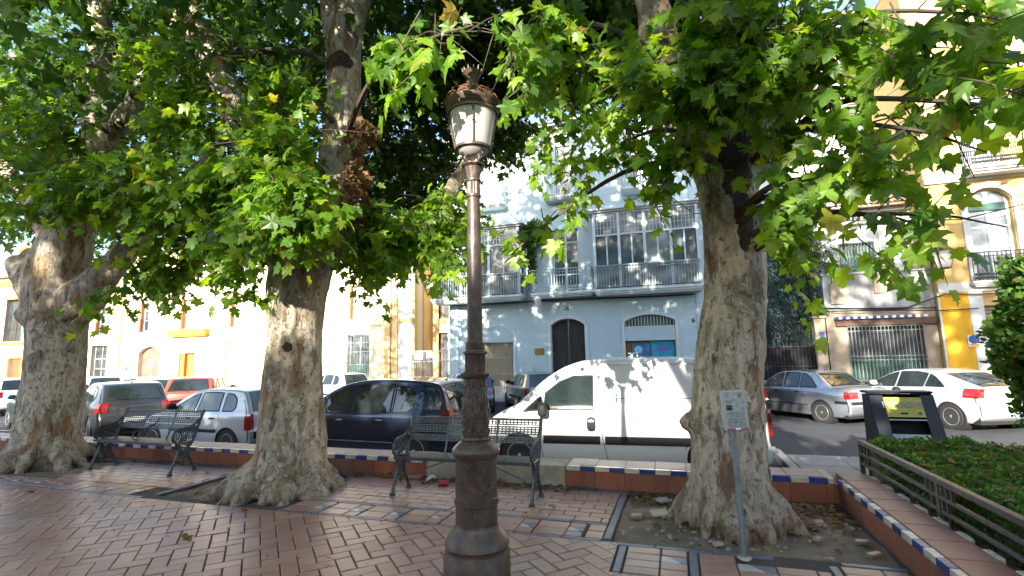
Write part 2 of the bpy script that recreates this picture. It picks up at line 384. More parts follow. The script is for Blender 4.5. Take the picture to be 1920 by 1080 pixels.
M_LEAF = m_leaf('plane_leaf', LC, (2.9,2.7,1.0))  # near leaves, sunlit brightness put into their colour
M_LEAFSHADE = m_leaf('shaded_plane_leaf', [(0,(0.018,0.054,0.008)),(0.5,(0.034,0.085,0.011)),(0.9,(0.058,0.12,0.015)),(1,(0.12,0.12,0.025))], (2.2,2.2,1.0))  # darker copy of the same leaf, canopy shade put into its colour
M_CYP = m_leaf('blue_green_needle', [(0,(0.03,0.06,0.055)),(0.6,(0.05,0.09,0.085)),(1,(0.075,0.12,0.11))], (1.2,1.4,1.2), 0.6)
M_HEDGE = m_leaf('hedge_leaf', [(0,(0.028,0.08,0.014)),(0.5,(0.055,0.14,0.02)),(0.9,(0.12,0.22,0.035)),(0.97,(0.17,0.22,0.05)),(1,(0.24,0.11,0.05))], (1.8,1.9,1.0), 0.45)
M_DEADL = m_leaf('brown_hanging_leaf', [(0,(0.09,0.045,0.022)),(0.5,(0.19,0.09,0.04)),(0.85,(0.27,0.14,0.065)),(1,(0.10,0.13,0.03))], (1.6,1.3,1.0), 0.7)
M_LITTER = m_leaf('fallen_leaf', [(0,(0.14,0.07,0.03)),(0.6,(0.25,0.14,0.055)),(1,(0.38,0.27,0.10))], (1.2,1.1,1.0), 0.7)
M_TWIG = simple('twig_bark', (0.085,0.062,0.045), 0.8, var=0.3)
# ------------------------------------------------------------------ ground
ZS = -0.52      # street level, the plaza is z = 0
ZP = -0.39      # pavements
b = MB(); b.b2((-150,-150,ZS-0.3), (150,200,ZS)); b.build('street', M_ASPHALT, kind='structure')
# far pavement under the facades, with its kerb
b = MB(); b.b2((-60,20.15,ZS+0.001), (40,60,ZP)); b.build('far_pavement', M_CONC, kind='structure')
b = MB()
x = -40
while x < 20: b.cbox((x+0.49,20.06,ZS+0.075), (0.97,0.16,0.15), 0.012); x += 0.98
b.build('far_kerb', M_KERB, kind='structure')
# near pavement between plaza wall and road, widening into the corner at the right
near = thing('near_pavement', None, None, (0,0,0), kind='structure')
b = MB(); b.b2((-40,6.3,ZS+0.001), (1.75,6.85,ZP)); b.b2((1.753,6.3,ZS+0.001), (40,10.45,ZP)); b.build('slab_bed', M_GROUT, near)
slabs = []
def slab(x0, y0, x1, y1):
    b = MB(); b.cbox(((x0+x1)/2,(y0+y1)/2,ZP+0.01), (x1-x0-0.012,y1-y0-0.012,0.022), 0.004)
    o = b.build('paving_slab', M_CONC, near); slabs.append(o)
for i in range(5):
    for j in range(5): slab(1.76+i*0.8, 6.42+j*0.78, 1.76+(i+1)*0.8, 6.42+(j+1)*0.78)
b = MB(); x = 1.75
while x < 14: b.cbox((x+0.49,10.38,ZS+0.077), (0.97,0.15,0.152), 0.012); x += 0.98
y = 6.4
while y < 10.2: b.cbox((1.68,y+0.46,ZS+0.077), (0.15,0.91,0.152), 0.012); y += 0.92
b.build('kerb', M_KERB, near)
# painted parking lines and a gutter cover on the road
b = MB()
for x in (-10.4,-6.05,-3.35,1.55,): b.b2((x,6.95,ZS+0.002), (x+0.1,9.2,ZS+0.005))
b.b2((-30,10.3,ZS+0.002), (-4.0,10.4,ZS+0.005))
b.build('parking_marking', simple('worn_road_paint', (0.55,0.55,0.52), 0.7, dirt=(0.12,0.12,0.12)), kind='structure')

# ------------------------------------------------------------------ plaza
plaza = thing('plaza_paving', None, None, (0,0,0), kind='structure')
PITS = [(-0.60,4.33,1.42,5.72), (-5.75,4.42,-4.12,5.62), (-9.9,4.75,-8.1,5.7)]
SLABX0, SLABX1, SLABY0, SLABY1 = -32, 1.46, -34, 6.0
b = MB()      # mortar bed with holes for the pits
xs = sorted({SLABX0, SLABX1} | {p[0] for p in PITS} | {p[2] for p in PITS}); ys = sorted({SLABY0, SLABY1} | {p[1] for p in PITS} | {p[3] for p in PITS})
for i in range(len(xs)-1):
    for j in range(len(ys)-1):
        cx, cy = (xs[i]+xs[i+1])/2, (ys[j]+ys[j+1])/2
        if any(p[0] < cx < p[2] and p[1] < cy < p[3] for p in PITS): continue
        b.add([(xs[i],ys[j],-0.012),(xs[i+1],ys[j],-0.012),(xs[i+1],ys[j+1],-0.012),(xs[i],ys[j+1],-0.012)], [(0,1,2,3)])
for p in PITS:
    for (x0,y0,x1,y1) in ((p[0],p[1],p[2],p[1]),(p[2],p[1],p[2],p[3]),(p[2],p[3],p[0],p[3]),(p[0],p[3],p[0],p[1])):
        b.add([(x0,y0,-0.012),(x1,y1,-0.012),(x1,y1,-0.3),(x0,y0,-0.3)], [(0,1,2,3)])
b.build('mortar_bed', M_GROUT, plaza)
bb = MB(); bb.b2((SLABX0,SLABY0,ZS-0.05), (SLABX1,SLABY1,-0.20)); bb.build('plaza_base', M_TERRA, plaza)

def inside_pit(x, y, m=0.0): return any(p[0]-m < x < p[2]+m and p[1]-m < y < p[3]+m for p in PITS)
brick_meshes = {}
def brick_mesh(L, Wd):
    key = (round(L,3), round(Wd,3))
    if key not in brick_meshes:
        b = MB(); x, y, ch = L/2-0.0045, Wd/2-0.0045, 0.005
        vs = [(-x,-y,-0.02),(x,-y,-0.02),(x,y,-0.02),(-x,y,-0.02),(-x,-y,-ch),(x,-y,-ch),(x,y,-ch),(-x,y,-ch),(-x+ch,-y+ch,0),(x-ch,-y+ch,0),(x-ch,y-ch,0),(-x+ch,y-ch,0)]
        fs = [(0,1,5,4),(1,2,6,5),(2,3,7,6),(3,0,4,7),(4,5,9,8),(5,6,10,9),(6,7,11,10),(7,4,8,11),(8,9,10,11)]
        brick_meshes[key] = (vs, fs, {})
    return brick_meshes[key]
bricks = []   # (x, y, rot, L, W, mat)
def clip_ok(x, y): return SLABX0 < x < 1.40 and y < 5.9
BL, BW = 0.250, 0.125
# herringbone at 45 degrees, in front of the band
r45 = math.radians(45); cutbricks = []
u1 = (math.cos(r45), math.sin(r45)); u2 = (-math.sin(r45), math.cos(r45))
NB = 62
for i in range(-NB, NB):
    for j in range(-NB, NB):
        # unit cell of herringbone: horizontal brick at (i+2j.., ..)
        a = i + 0.0; base = (a*1.0 + j*2.0, a*1.0 - j*2.0)
        for hor in (0, 1):
            if hor: cx, cy, L, Wd = base[0]+1.0, base[1]+0.5, 2, 1
            else:   cx, cy, L, Wd = base[0]+0.5-1.0+0.0+1.0-1.0+0.0, base[1]+1.0+0.0, 1, 2
            if not hor: cx, cy = base[0]-0.5+1.0-1.0+0.0+0.0, base[1]+1.0
            px_, py_ = cx*BW, cy*BW
            X = px_*u1[0] + py_*u2[0] - 3.0; Y = px_*u1[1] + py_*u2[1] + 1.0
            lim = 4.26 if X < -0.35 else 3.72
            if -15 < X < 1.5 and Y > -5 and Y < lim+0.24:
                rot = r45 + (0 if hor else PI/2); cr, sr = math.cos(rot), math.sin(rot)
                P = [(X+cr*a_-sr*b_, Y+sr*a_+cr*b_) for a_, b_ in ((-BL/2+.0035,-BW/2+.0035),(BL/2-.0035,-BW/2+.0035),(BL/2-.0035,BW/2-.0035),(-BL/2+.0035,BW/2-.0035))]
                ya, yb, xb_ = 3.715, 4.262, -0.545
                inA = max(p[1] for p in P) < ya and max(p[0] for p in P) < 1.41
                inB = max(p[1] for p in P) < yb and max(p[0] for p in P) < xb_
                if inA or inB: bricks.append([X, Y, rot, BL, BW, 'b'])
                else:
                    for limits in (((1,ya,1),(0,1.412,1)), ((1,ya,-1),(1,yb,1),(0,xb_,1))):
                        C = P
                        for ax, lv, sg in limits:
                            Q = []
                            for q in range(len(C)):
                                p0, p1 = C[q], C[(q+1) % len(C)]
                                if sg*(p0[ax]-lv) <= 0: Q.append(p0)
                                if (p0[ax]-lv)*(p1[ax]-lv) < 0:
                                    t = (lv-p0[ax])/(p1[ax]-p0[ax]); Q.append((p0[0]+t*(p1[0]-p0[0]), p0[1]+t*(p1[1]-p0[1])))
                            C = Q
                            if len(C) < 3: break
                        if len(C) >= 3: cutbricks.append(C)
# border band Y 4.34-4.70, left of pit 1
def row(x0, x1, y0, y1, L, step=None, jit=0.0, mat='b', gap=0.0):
    x = x0
    while x < x1-0.02:
        l = min(L, x1-x)
        if l > 0.05: bricks.append([x+l/2, (y0+y1)/2, 0, l, y1-y0, mat])
        x += l
def band(x0, x1):
    row(x0, x1, 4.265, 4.325, 0.42, mat='s')
    row(x0, x1, 4.675, 4.725, 0.42, mat='s')
    x = x0+0.02
    while x < x1-0.3:
        bricks.append([x+0.145, 4.415, 0, 0.28, 0.17, 'b']); bricks.append([x+0.145, 4.587, 0, 0.28, 0.17, 'b'])
        bricks.append([x+0.36, 4.39, 0, 0.145, 0.115, 'b'])
        bricks.append([x+0.36, 4.50, 0, 0.145, 0.10, 'w']); bricks.append([x+0.36, 4.612, 0, 0.145, 0.115, 'b'])
        x += 0.44
band(-3.95, -0.68); row(-0.83, -0.68, 4.33, 4.50, 0.15); row(-0.83, -0.68, 4.505, 4.67, 0.15)
# running bond behind
def bond(x0, x1, y0, y1):
    k = 0; y = y0
    while y < y1-0.05:
        h = min(BW, y1-y); row(x0-(0.125 if k % 2 else 0), x1, y, y+h, BL); y += h; k += 1
bond(-4.0, -0.68, 4.735, 5.72)
row(-4.0, -0.60, 5.725, 5.88, 0.34, mat='s')
# left of pit 2
def bandL(x0, x1):
    y = 4.50; row(x0, x1, 4.265, 4.325, 0.42, mat='s')
    x = x0+0.02
    while x < x1-0.3:
        bricks.append([x+0.145, y-0.085, 0, 0.28, 0.17, 'b']); bricks.append([x+0.145, y+0.087, 0, 0.28, 0.17, 'b']); bricks.append([x+0.36, y-0.11, 0, 0.145, 0.115, 'b']); bricks.append([x+0.36, y, 0, 0.145, 0.10, 'w']); bricks.append([x+0.36, y+0.112, 0, 0.145, 0.115, 'b']); x += 0.44
bandL(-14.5, -5.85)
bond(-8.0, -5.83, 4.69, 5.72); bond(-14.5, -9.98, 4.69, 5.72); row(-14.5, -4.1, 5.725, 5.88, 0.34, mat='s')
bricks_pit = [(-0.64, 5.02, PI/2, 1.36, 0.07), (-5.80, 5.02, PI/2, 1.2, 0.06), (-4.07, 5.02, PI/2, 1.2, 0.06)]
for (x,y,r,L,w_) in bricks_pit:
    n_ = 4
    for k in range(n_): bricks.append([x, y-L/2+L*(k+0.5)/n_, r, L/n_, w_, 's'])
# band in front of pit 3, crossed by blue strips
for x0, x1 in ((-0.46,-0.02),(0.06,0.9),(0.98,1.38)):
    for k, y in enumerate((3.795, 3.92, 4.045, 4.17)):
        x = x0; first = k % 2
        while x < x1-0.03:
            l = min(0.25, x1-x)
            m_ = 'w' if (k == 2 and abs(x-x0-(0.125 if k % 2 == 0 else 0.25)) < 0.14 and x > x0 and x0 != 0.98) else 'b'
            bricks.append([x+l/2, y, 0, l, 0.125 if m_ == 'b' else 0.12, m_]); x += l
for x in (-0.50, 0.02, 0.94): bricks.append([x, 3.98, PI/2, 0.50, 0.065, 's'])
row(-0.68, 1.40, 4.24, 4.30, 0.42, mat='s')
# a few missing tiles
bricks = [q for q in bricks if clip_ok(q[0], q[1]) and not (inside_pit(q[0], q[1], -0.02))]
miss = [(0.62,4.26,0.25),(0.5,4.14,0.1)]
bricks = [q for q in bricks if not any(abs(q[0]-mx) < mw and abs(q[1]-my) < 0.09 for mx,my,mw in miss)]
def size_in_view(q):
    x_, y_, d = pix((q[0], q[1], 0))
    if d < 0.5 or not (-60 < x_ < 1980 and y_ < 1120): return 0
    # hidden behind the lamp foot or trunks does not matter much
    return 1.0/d
bricks.sort(key=lambda q: -size_in_view(q))
MATKEY = {'b': M_BRICK, 's': M_STRIP, 'w': None}
def m_inset():
    n = N('blue_and_white_inset'); v = n.coords(); s = n.n('ShaderNodeSeparateXYZ'); n.link(v, s.inputs[0])
    f = n.math('GREATER_THAN', n.math('ADD', s.outputs[0], n.math('MULTIPLY', s.outputs[1], 0.85)), 0.0)
    g = n.noise(n.n('ShaderNodeNewGeometry').outputs['Position'], 12, 4)
    c = n.mix(f, (0.34,0.35,0.34), (0.085,0.12,0.18)); c = n.mix(n.ramp(g, [(0.5,0.0),(0.8,0.6)]), c, (0.2,0.17,0.15))
    return n.pbr(c, 0.35, 0)
M_INSET = m_inset(); MATKEY['w'] = M_INSET
stuffV, stuffF = {'b': [], 's': [], 'w': []}, {'b': [], 's': [], 'w': []}
for P in cutbricks:      # pavers cut along the border
    ar = abs(sum(P[i][0]*P[(i+1) % len(P)][1]-P[(i+1) % len(P)][0]*P[i][1] for i in range(len(P))))/2
    if ar < 0.0006: continue
    if inside_pit(sum(p[0] for p in P)/len(P), sum(p[1] for p in P)/len(P)): continue
    base = len(stuffV['b']); k = len(P); stuffV['b'] += [Vector((p[0],p[1],-0.02)) for p in P]+[Vector((p[0],p[1],-0.0005)) for p in P]
    stuffF['b'] += [tuple(base+k+i for i in range(k))]+[(base+i,base+(i+1) % k,base+k+(i+1) % k,base+k+i) for i in range(k)]
# 292 paver objects, the rest joined per material
NOBJ = {'b': 292, 's': 60, 'w': 60}; cnt = {'b': 0, 's': 0, 'w': 0}; names = {'b': 'brick', 's': 'strip_tile', 'w': 'inset_tile'}
meshcache = {}
rj = random.Random(3)
for q in bricks:
    x, y, r, L, w_, mk = q
    vs, fs, _ = brick_mesh(L, w_)
    z = rj.uniform(-0.003, 0.0025); tx, ty = rj.gauss(0, 0.006), rj.gauss(0, 0.006)
    M = Matrix.Translation((x, y, z)) @ Matrix.Rotation(r+rj.gauss(0,0.006), 4, 'Z') @ Matrix.Rotation(tx, 4, 'X') @ Matrix.Rotation(ty, 4, 'Y')
    if cnt[mk] < NOBJ[mk] and size_in_view(q) > 0:
        key = (round(L,3), round(w_,3), mk)
        if key not in meshcache:
            me = bpy.data.meshes.new(names[mk]); me.from_pydata(vs, [], fs); me.materials.append(MATKEY[mk]); me.update(); meshcache[key] = me
        o = bpy.data.objects.new(names[mk], meshcache[key]); link(o, plaza); o.matrix_basis = M; cnt[mk] += 1
    else:
        base = len(stuffV[mk]); stuffV[mk] += [M @ Vector(v) for v in vs]; stuffF[mk] += [tuple(i+base for i in f) for f in fs]
for mk, nm in (('b','farther_bricks'),('s','farther_strips'),('w','farther_insets')):
    if stuffV[mk]:
        me = bpy.data.meshes.new(nm); me.from_pydata(stuffV[mk], [], stuffF[mk]); me.materials.append(MATKEY[mk] if mk != 'w' else M_TILE_W)
        o = bpy.data.objects.new(nm, me); o['kind'] = 'stuff'; link(o, plaza)
# soil in the pits
def soil_patch(p, n=46):
    V = []; F = []
    for j in range(n+1):
        for i in range(n+1):
            x = p[0]+(p[2]-p[0])*i/n; y = p[1]+(p[3]-p[1])*j/n
            z = -0.035 + 0.030*noise.noise(Vector((x*3,y*3,1))) + 0.014*noise.noise(Vector((x*11,y*11,5))) + 0.006*noise.noise(Vector((x*35,y*35,5)))
            V.append((x,y,z))
    for j in range(n):
        for i in range(n): a = j*(n+1)+i; F.append((a,a+1,a+n+2,a+n+1))
    me = bpy.data.meshes.new('tree_pit_soil'); me.from_pydata(V, [], F); me.materials.append(M_SOIL)
    me.polygons.foreach_set('use_smooth', [True]*len(F)); o = bpy.data.objects.new('tree_pit_soil', me); COL.objects.link(o); o['kind'] = 'structure'
for p in PITS: soil_patch((p[0]-0.01,p[1]-0.01,p[2]+0.01,p[3]+0.12))

# ------------------------------------------------------------------ low tiled wall round the plaza
WY = 5.9; WT = 0.42; WH = 0.225
wall = thing('low_plaza_wall', 'long low terracotta wall edged with blue and white tiles between benches and parked cars', 'low wall', (-7,6.1,0))
b = MB(); b.b2((-26,WY+0.008,ZS), (-3.12,WY+WT,WH-0.055)); b.b2((-1.33,WY+0.008,ZS), (1.80,WY+WT,WH-0.055)); b.build('rendered_body', M_TERRA, wall, True)
b = MB(); b.b2((-3.12,WY+0.02,ZS), (-1.33,WY+WT,WH-0.012)); b.build('bare_stretch', M_MORTAR, wall, True)
# vertical joints of the facing tiles
b = MB()
tl = 0.166
def wall_tiles(x0, x1, wall_obj):
    x = x0; k = 0
    while x < x1-0.05:
        l = min(tl, x1-x); m = MB(); m.cbox((0,0,0), (l-0.004, 0.05, 0.052), 0.004)
        o = m.build('edge_tile', M_TILE_B if k % 2 else M_TILE_W, None); COL.objects.unlink(o); link(o, wall_obj, True); o.location = (x+l/2, WY+0.02, WH-0.026+rj.gauss(0,0.0012)); o.rotation_euler = (0,0,rj.gauss(0,0.006)); k += 1; x += l
wall_tiles(-13.3, -3.14, wall); wall_tiles(-1.31, 1.40, wall)
def coping(x0, x1):
    x = x0
    while x < x1-0.05:
        l = min(0.33, x1-x); m = MB(); m.cbox((x+l/2, WY+0.05+(WT-0.05)/2+0.01, WH-0.022+rj.gauss(0,0.0015)), (l-0.005, WT-0.055, 0.045), 0.005)
        m.build('coping_tile', M_TILE_T, wall, True); x += l
coping(-13.3, -3.14); coping(-1.31, 1.42)
m = MB(); m.b2((-26,WY-0.005,WH-0.054), (-13.3,WY+WT,WH)); m.build('coping_far', M_TILE_T, wall, True)
# facing tiles, joints every 0.33 m
def facing(x0, x1):
    x = x0
    while x < x1-0.05:
        l = min(0.33, x1-x); m = MB(); m.cbox((x+l/2, WY+0.004, (WH-0.054)/2-0.01), (l-0.004, 0.012, WH-0.054+0.02), 0.002)
        m.build('facing_tile', M_TERRA, wall, True); x += l
facing(-9.5, -3.14); facing(-1.31, 1.40)
# right hand wing of the wall
wing = thing('planter_wall', 'low terracotta wall with blue and white edge tiles running beside the planted bed', 'planter wall', (1.6,4,0))
WX = 1.43; WW = 0.37
b = MB(); b.b2((WX+0.008,-6,ZS), (WX+WW,WY+0.006,WH-0.055)); b.build('rendered_body', M_TERRA, wing, True)
y = WY-0.01; k = 0
while y > -1.5:
    m = MB(); m.cbox((WX+0.022, y-tl/2, WH-0.026+rj.gauss(0,0.0012)), (0.055, tl-0.004, 0.052), 0.004)
    m.build('edge_tile', M_TILE_B if k % 2 == 0 else M_TILE_W, wing, True); k += 1; y -= tl
y = WY+0.3
while y > -1.5:
    m = MB(); m.cbox((WX+0.055+0.14, y-0.165, WH-0.021+rj.gauss(0,0.0015)), (0.275, 0.325, 0.045), 0.005); m.build('coping_tile', M_TILE_R, wing, True)
    m = MB(); m.cbox((WX+0.35, y-0.165-0.02, WH-0.018), (0.045, 0.155, 0.045), 0.004); m.build('outer_tile', M_TILE_W, wing, True)
    y -= 0.33
y = WY
while y > 1.0:
    m = MB(); m.cbox((WX+0.004, y-0.165, (WH-0.054)/2-0.01), (0.012, 0.326, WH-0.054+0.02), 0.002); m.build('facing_tile', M_TERRA, wing, True); y -= 0.33
# soil bed behind the wing
b = MB(); b.b2((WX+WW+0.002,-6,ZS), (14,6.38,-0.05)); b.build('planting_soil', M_SOIL, kind='structure')
# ------------------------------------------------------------------ building tools
def wall_with_holes(x0, x1, z0, z1, y, th, holes, b=None, arcs=()):
    """wall in the plane Y=y facing -Y, rectangular holes (x0,z0,x1,z1); 'arcs' entries (hole index, rise) get an arched head"""
    b = b or MB()
    xs = sorted({x0, x1} | {h[0] for h in holes} | {h[2] for h in holes}); zs = sorted({z0, z1} | {h[1] for h in holes} | {h[3] for h in holes})
    xs = [v for v in xs if x0 <= v <= x1]; zs = [v for v in zs if z0 <= v <= z1]
    for i in range(len(xs)-1):
        for j in range(len(zs)-1):
            cx, cz = (xs[i]+xs[i+1])/2, (zs[j]+zs[j+1])/2
            if any(h[0] < cx < h[2] and h[1] < cz < h[3] for h in holes): continue
            b.add([(xs[i],y,zs[j]),(xs[i+1],y,zs[j]),(xs[i+1],y,zs[j+1]),(xs[i],y,zs[j+1])], [(0,1,2,3)])
    for h in holes:
        a, c, d, e = h[:4]
        b.add([(a,y,c),(a,y+th,c),(a,y+th,e),(a,y,e)], [(0,1,2,3)]); b.add([(d,y,c),(d,y+th,c),(d,y+th,e),(d,y,e)], [(3,2,1,0)])
        b.add([(a,y,e),(d,y,e),(d,y+th,e),(a,y+th,e)], [(3,2,1,0)]); b.add([(a,y,c),(d,y,c),(d,y+th,c),(a,y+th,c)], [(0,1,2,3)])
    for hi, rise in arcs:
        a, c, d, e = holes[hi][:4]; n = 10; pts = []
        cx = (a+d)/2; hw = (d-a)/2
        R = (hw*hw+rise*rise)/(2*rise); ang = math.asin(min(1, hw/R))
        for k in range(n+1):
            t = -ang+2*ang*k/n; pts.append((cx+R*math.sin(t), e-R+R*math.cos(t)))
        for k in range(n):
            p, q = pts[k], pts[k+1]
            b.add([(p[0],y,p[1]),(q[0],y,q[1]),(q[0],y,e),(p[0],y,e)], [(0,1,2,3)])
            b.add([(p[0],y,p[1]),(p[0],y+th,p[1]),(q[0],y+th,q[1]),(q[0],y,q[1])], [(0,1,2,3)])
    b.add([(x0,y,z0),(x0,y+9,z0),(x0,y+9,z1),(x0,y,z1)], [(0,3,2,1)]); b.add([(x1,y,z0),(x1,y+9,z0),(x1,y+9,z1),(x1,y,z1)], [(0,1,2,3)])
    b.add([(x0,y,z1),(x1,y,z1),(x1,y+9,z1),(x0,y+9,z1)], [(0,1,2,3)])
    return b
def casement(parent, x0, z0, x1, z1, y, mf, mp, cols=2, bars=(0.45,), fw=0.06, name='window', label=None):
    """joinery with panes, set at depth y"""
    b = MB(); w = x1-x0; h = z1-z0
    b.b2((x0,y,z0),(x0+fw,y+0.06,z1)); b.b2((x1-fw,y,z0),(x1,y+0.06,z1)); b.b2((x0+fw,y,z1-fw),(x1-fw,y+0.06,z1)); b.b2((x0+fw,y,z0),(x1-fw,y+0.06,z0+fw*1.6))
    for c in range(1, cols):
        xc = x0+w*c/cols; b.b2((xc-fw*0.7,y-0.004,z0+fw),(xc+fw*0.7,y+0.056,z1-fw))
    for t in bars:
        zc = z0+h*t; b.b2((x0+fw,y+0.006,zc-fw*0.45),(x1-fw,y+0.05,zc+fw*0.45))
    f = b.build(name, mf, parent, True)
    if label: f['label'] = label
    ed = [x0+fw*0.5]+[x0+w*c/cols for c in range(1, cols)]+[x1-fw*0.5]
    for c in range(cols):
        p = MB(); p.b2((ed[c],y+0.025,z0+fw*0.5),(ed[c+1],y+0.032,z1-fw*0.5)); p.build('pane', mp, f)
    return f
def bars(parent, x0, x1, z0, z1, y, m, step=0.12, r=0.009, rails=(0.0,1.0), name='grille', curl=False, belly=0.0):
    b = MB(); n = max(2, int(round((x1-x0)/step)))
    for k in range(n+1):
        x = x0+(x1-x0)*k/n; b.b2((x-r,y-r,z0),(x+r,y+r,z1))
        if curl and k < n:
            xm = x+(x1-x0)/n/2
            for zz in (z0+0.12, z0+0.28): b.lathe([(0.02,-0.008),(0.045,-0.008),(0.045,0.008),(0.02,0.008)], (xm,y,zz), 8, axis='y')
    for t in rails:
        z = z0+(z1-z0)*t; b.b2((x0-0.02,y-0.018,z-0.013),(x1+0.02,y+0.018,z+0.013))
    return b.build(name, m, parent, True)
def rail_box(parent, x0, x1, z0, z1, y0, y1, m, step=0.13, name='railing', curl=False, post=0.02):
    """balcony railing on three sides, front at y0, wall at y1: one mesh per part"""
    b = MB(); n = max(2, int(round((x1-x0)/step))); r = 0.009
    def bar(x, y): b.b2((x-r,y-r,z0),(x+r,y+r,z1-0.03))
    for k in range(n+1):
        bar(x0+(x1-x0)*k/n, y0)
        if curl and k < n:
            xm = x0+(x1-x0)*(k+.5)/n
            for zz in (z0+0.10, z0+0.22): b.lathe([(0.018,-0.006),(0.05,-0.006),(0.05,0.006),(0.018,0.006)], (xm,y0,zz), 8, axis='y')
    m_ = max(1, int((y1-y0)/step))
    for k in range(1, m_+1):
        bar(x0, y0+(y1-y0)*k/m_); bar(x1, y0+(y1-y0)*k/m_)
    for z in (z1-0.03, z0+0.05, z1-0.16):
        h = 0.03 if z > z1-0.05 else 0.014
        b.b2((x0-0.02,y0-0.022,z),(x1+0.02,y0+0.022,z+h)); b.b2((x0-0.018,y0+0.024,z),(x0+0.018,y1,z+h)); b.b2((x1-0.018,y0+0.024,z),(x1+0.018,y1,z+h))
    return b.build(name, m, parent, True)
def slab_moulded(parent, x0, x1, y0, y1, ztop, m, h=0.16, name='balcony_slab'):
    b = MB(); b.b2((x0,y0,ztop-h*0.45),(x1,y1,ztop)); b.b2((x0+0.05,y0+0.05,ztop-h*0.75),(x1-0.05,y1,ztop-h*0.45-0.001)); b.b2((x0+0.11,y0+0.11,ztop-h),(x1-0.11,y1,ztop-h*0.75-0.001))
    return b.build(name, m, parent, True)
def text(body, size, m, loc, parent=None, rot=(PI/2,0,0), ext=0.002, name='lettering', sx=1.0):
    c = bpy.data.curves.new(name, 'FONT'); c.body = body; c.size = size; c.extrude = ext; c.align_x = 'CENTER'; c.align_y = 'CENTER'; c.materials.append(m)
    tmp = bpy.data.objects.new('tmp', c); COL.objects.link(tmp); dg = bpy.context.evaluated_depsgraph_get(); dg.update(); me = bpy.data.meshes.new_from_object(tmp.evaluated_get(dg)); bpy.data.objects.remove(tmp)
    o = bpy.data.objects.new(name, me); link(o, parent, parent is not None and parent.name in MATS); o.location = loc; o.rotation_euler = rot; o.scale = (sx,1,1); return o
def X_(px, py, Y): return at(px, py, Y).x
def Z_(px, py, Y): return at(px, py, Y).z
def rect(pxl, pyt, pxr, pyb, Y):
    """photo rectangle on the plane Y -> x0, z0, x1, z1"""
    return (X_(pxl,(pyt+pyb)/2,Y), Z_((pxl+pxr)/2,pyb,Y), X_(pxr,(pyt+pyb)/2,Y), Z_((pxl+pxr)/2,pyt,Y))

# ------------------------------------------------------------------ pale blue building
FY = 21.5
blue = thing('apartment_building', 'pale blue painted brick building with arched black door, glazed balconies and iron railings', 'building', (-4,FY,ZP))
BX0, BX1 = X_(845,620,FY), 1.35
ZTOP = 12.1
door = list(rect(1034,598,1097,700,FY)); door[1] = ZP+0.12
gate = list(rect(905,642,963,745,FY)); gate[1] = ZP+0.02
fan = list(rect(1171,590,1265,612,FY)); shop = list(rect(1173,638,1268,700,FY)); shop[1] = 0.45
w2a = list(rect(905,300,936,386,FY)); w2b = list(rect(1042,281,1070,374,FY)); w2c = list(rect(1182,262,1216,340,FY)); w2d = [w2c[0]+3.4, w2c[1], w2c[2]+3.4, w2c[3]]
F2 = w2b[1]; 
for w_ in (w2a, w2c, w2b): w_[1] = F2; w_[3] = F2+2.8
w1b = list(rect(1036,437,1085,545,FY)); F1 = Z_(1050,548,FY-0.55); w1b[1] = F1; w1b[3] = F1+2.9
gA = [X_(826,520,FY), F1, X_(982,520,FY), F1+3.05]; gC = [X_(1122,520,FY), F1, X_(1312,520,FY), F1+3.25]
holes = [door, gate, fan, shop, w2a, w2b, w2c, w1b, [gA[0]+0.5,F1,gA[2]-0.4,F1+2.8], [gC[0]+0.4,F1,gC[2]-0.5,F1+2.85]]
b = wall_with_holes(BX0, BX1, ZP, ZTOP, FY, 0.28, holes, arcs=[(0,0.28),(2,0.26)])
b.build('wall', M_BLUE, blue, True)
b = MB(); b.b2((BX0-0.03,FY-0.05,ZP),(BX0+0.42,FY-0.003,ZTOP-0.4)); b.b2((BX1-0.5,FY-0.05,ZP),(BX1+0.02,FY-0.003,ZTOP-0.4)); b.pieces('corner_pilaster', M_BLUE_P, blue, True)
b = MB(); b.b2((BX0-0.02,FY-0.06,ZP),(door[0]-0.3,FY-0.002,ZP+0.55)); b.b2((door[2]+0.28,FY-0.06,ZP),(BX1+0.01,FY-0.002,ZP+0.55)); b.pieces('plinth', M_STONE, blue, True)
# blind arch over the gate, door surround
def arch_band(parent, x0, x1, zs_, rise, y, wdt, dep, m, name):
    b = MB(); n = 14; cx = (x0+x1)/2; hw = (x1-x0)/2; R = (hw*hw+rise*rise)/(2*rise); ang = math.asin(min(1,hw/R)); zc = zs_+rise-R
    for k in range(n):
        a0 = -ang+2*ang*k/n; a1 = -ang+2*ang*(k+1)/n
        P = [(cx+R*math.sin(a0),zc+R*math.cos(a0)),(cx+R*math.sin(a1),zc+R*math.cos(a1)),(cx+(R+wdt)*math.sin(a1),zc+(R+wdt)*math.cos(a1)),(cx+(R+wdt)*math.sin(a0),zc+(R+wdt)*math.cos(a0))]
        b.prism(P, (0,y-dep,0), (1,0,0), (0,0,1), (0,dep-0.002,0))
    return b.build(name, m, parent, True)
arch_band(blue, gate[0]-0.05, gate[2]+0.05, gate[3]+0.28, 0.42, FY, 0.09, 0.035, M_BLUE_P, 'blind_arch')
b = MB(); b.b2((gate[0]-0.14,FY-0.035,ZP),(gate[0]-0.03,FY-0.003,gate[3]+0.28)); b.b2((gate[2]+0.03,FY-0.035,ZP),(gate[2]+0.14,FY-0.003,gate[3]+0.28)); b.pieces('gate_surround', M_BLUE_P, blue, True)
arch_band(blue, door[0]-0.02, door[2]+0.02, door[3]-0.26, 0.28, FY, 0.13, 0.05, M_BTRIM, 'door_surround_arch')
b = MB()
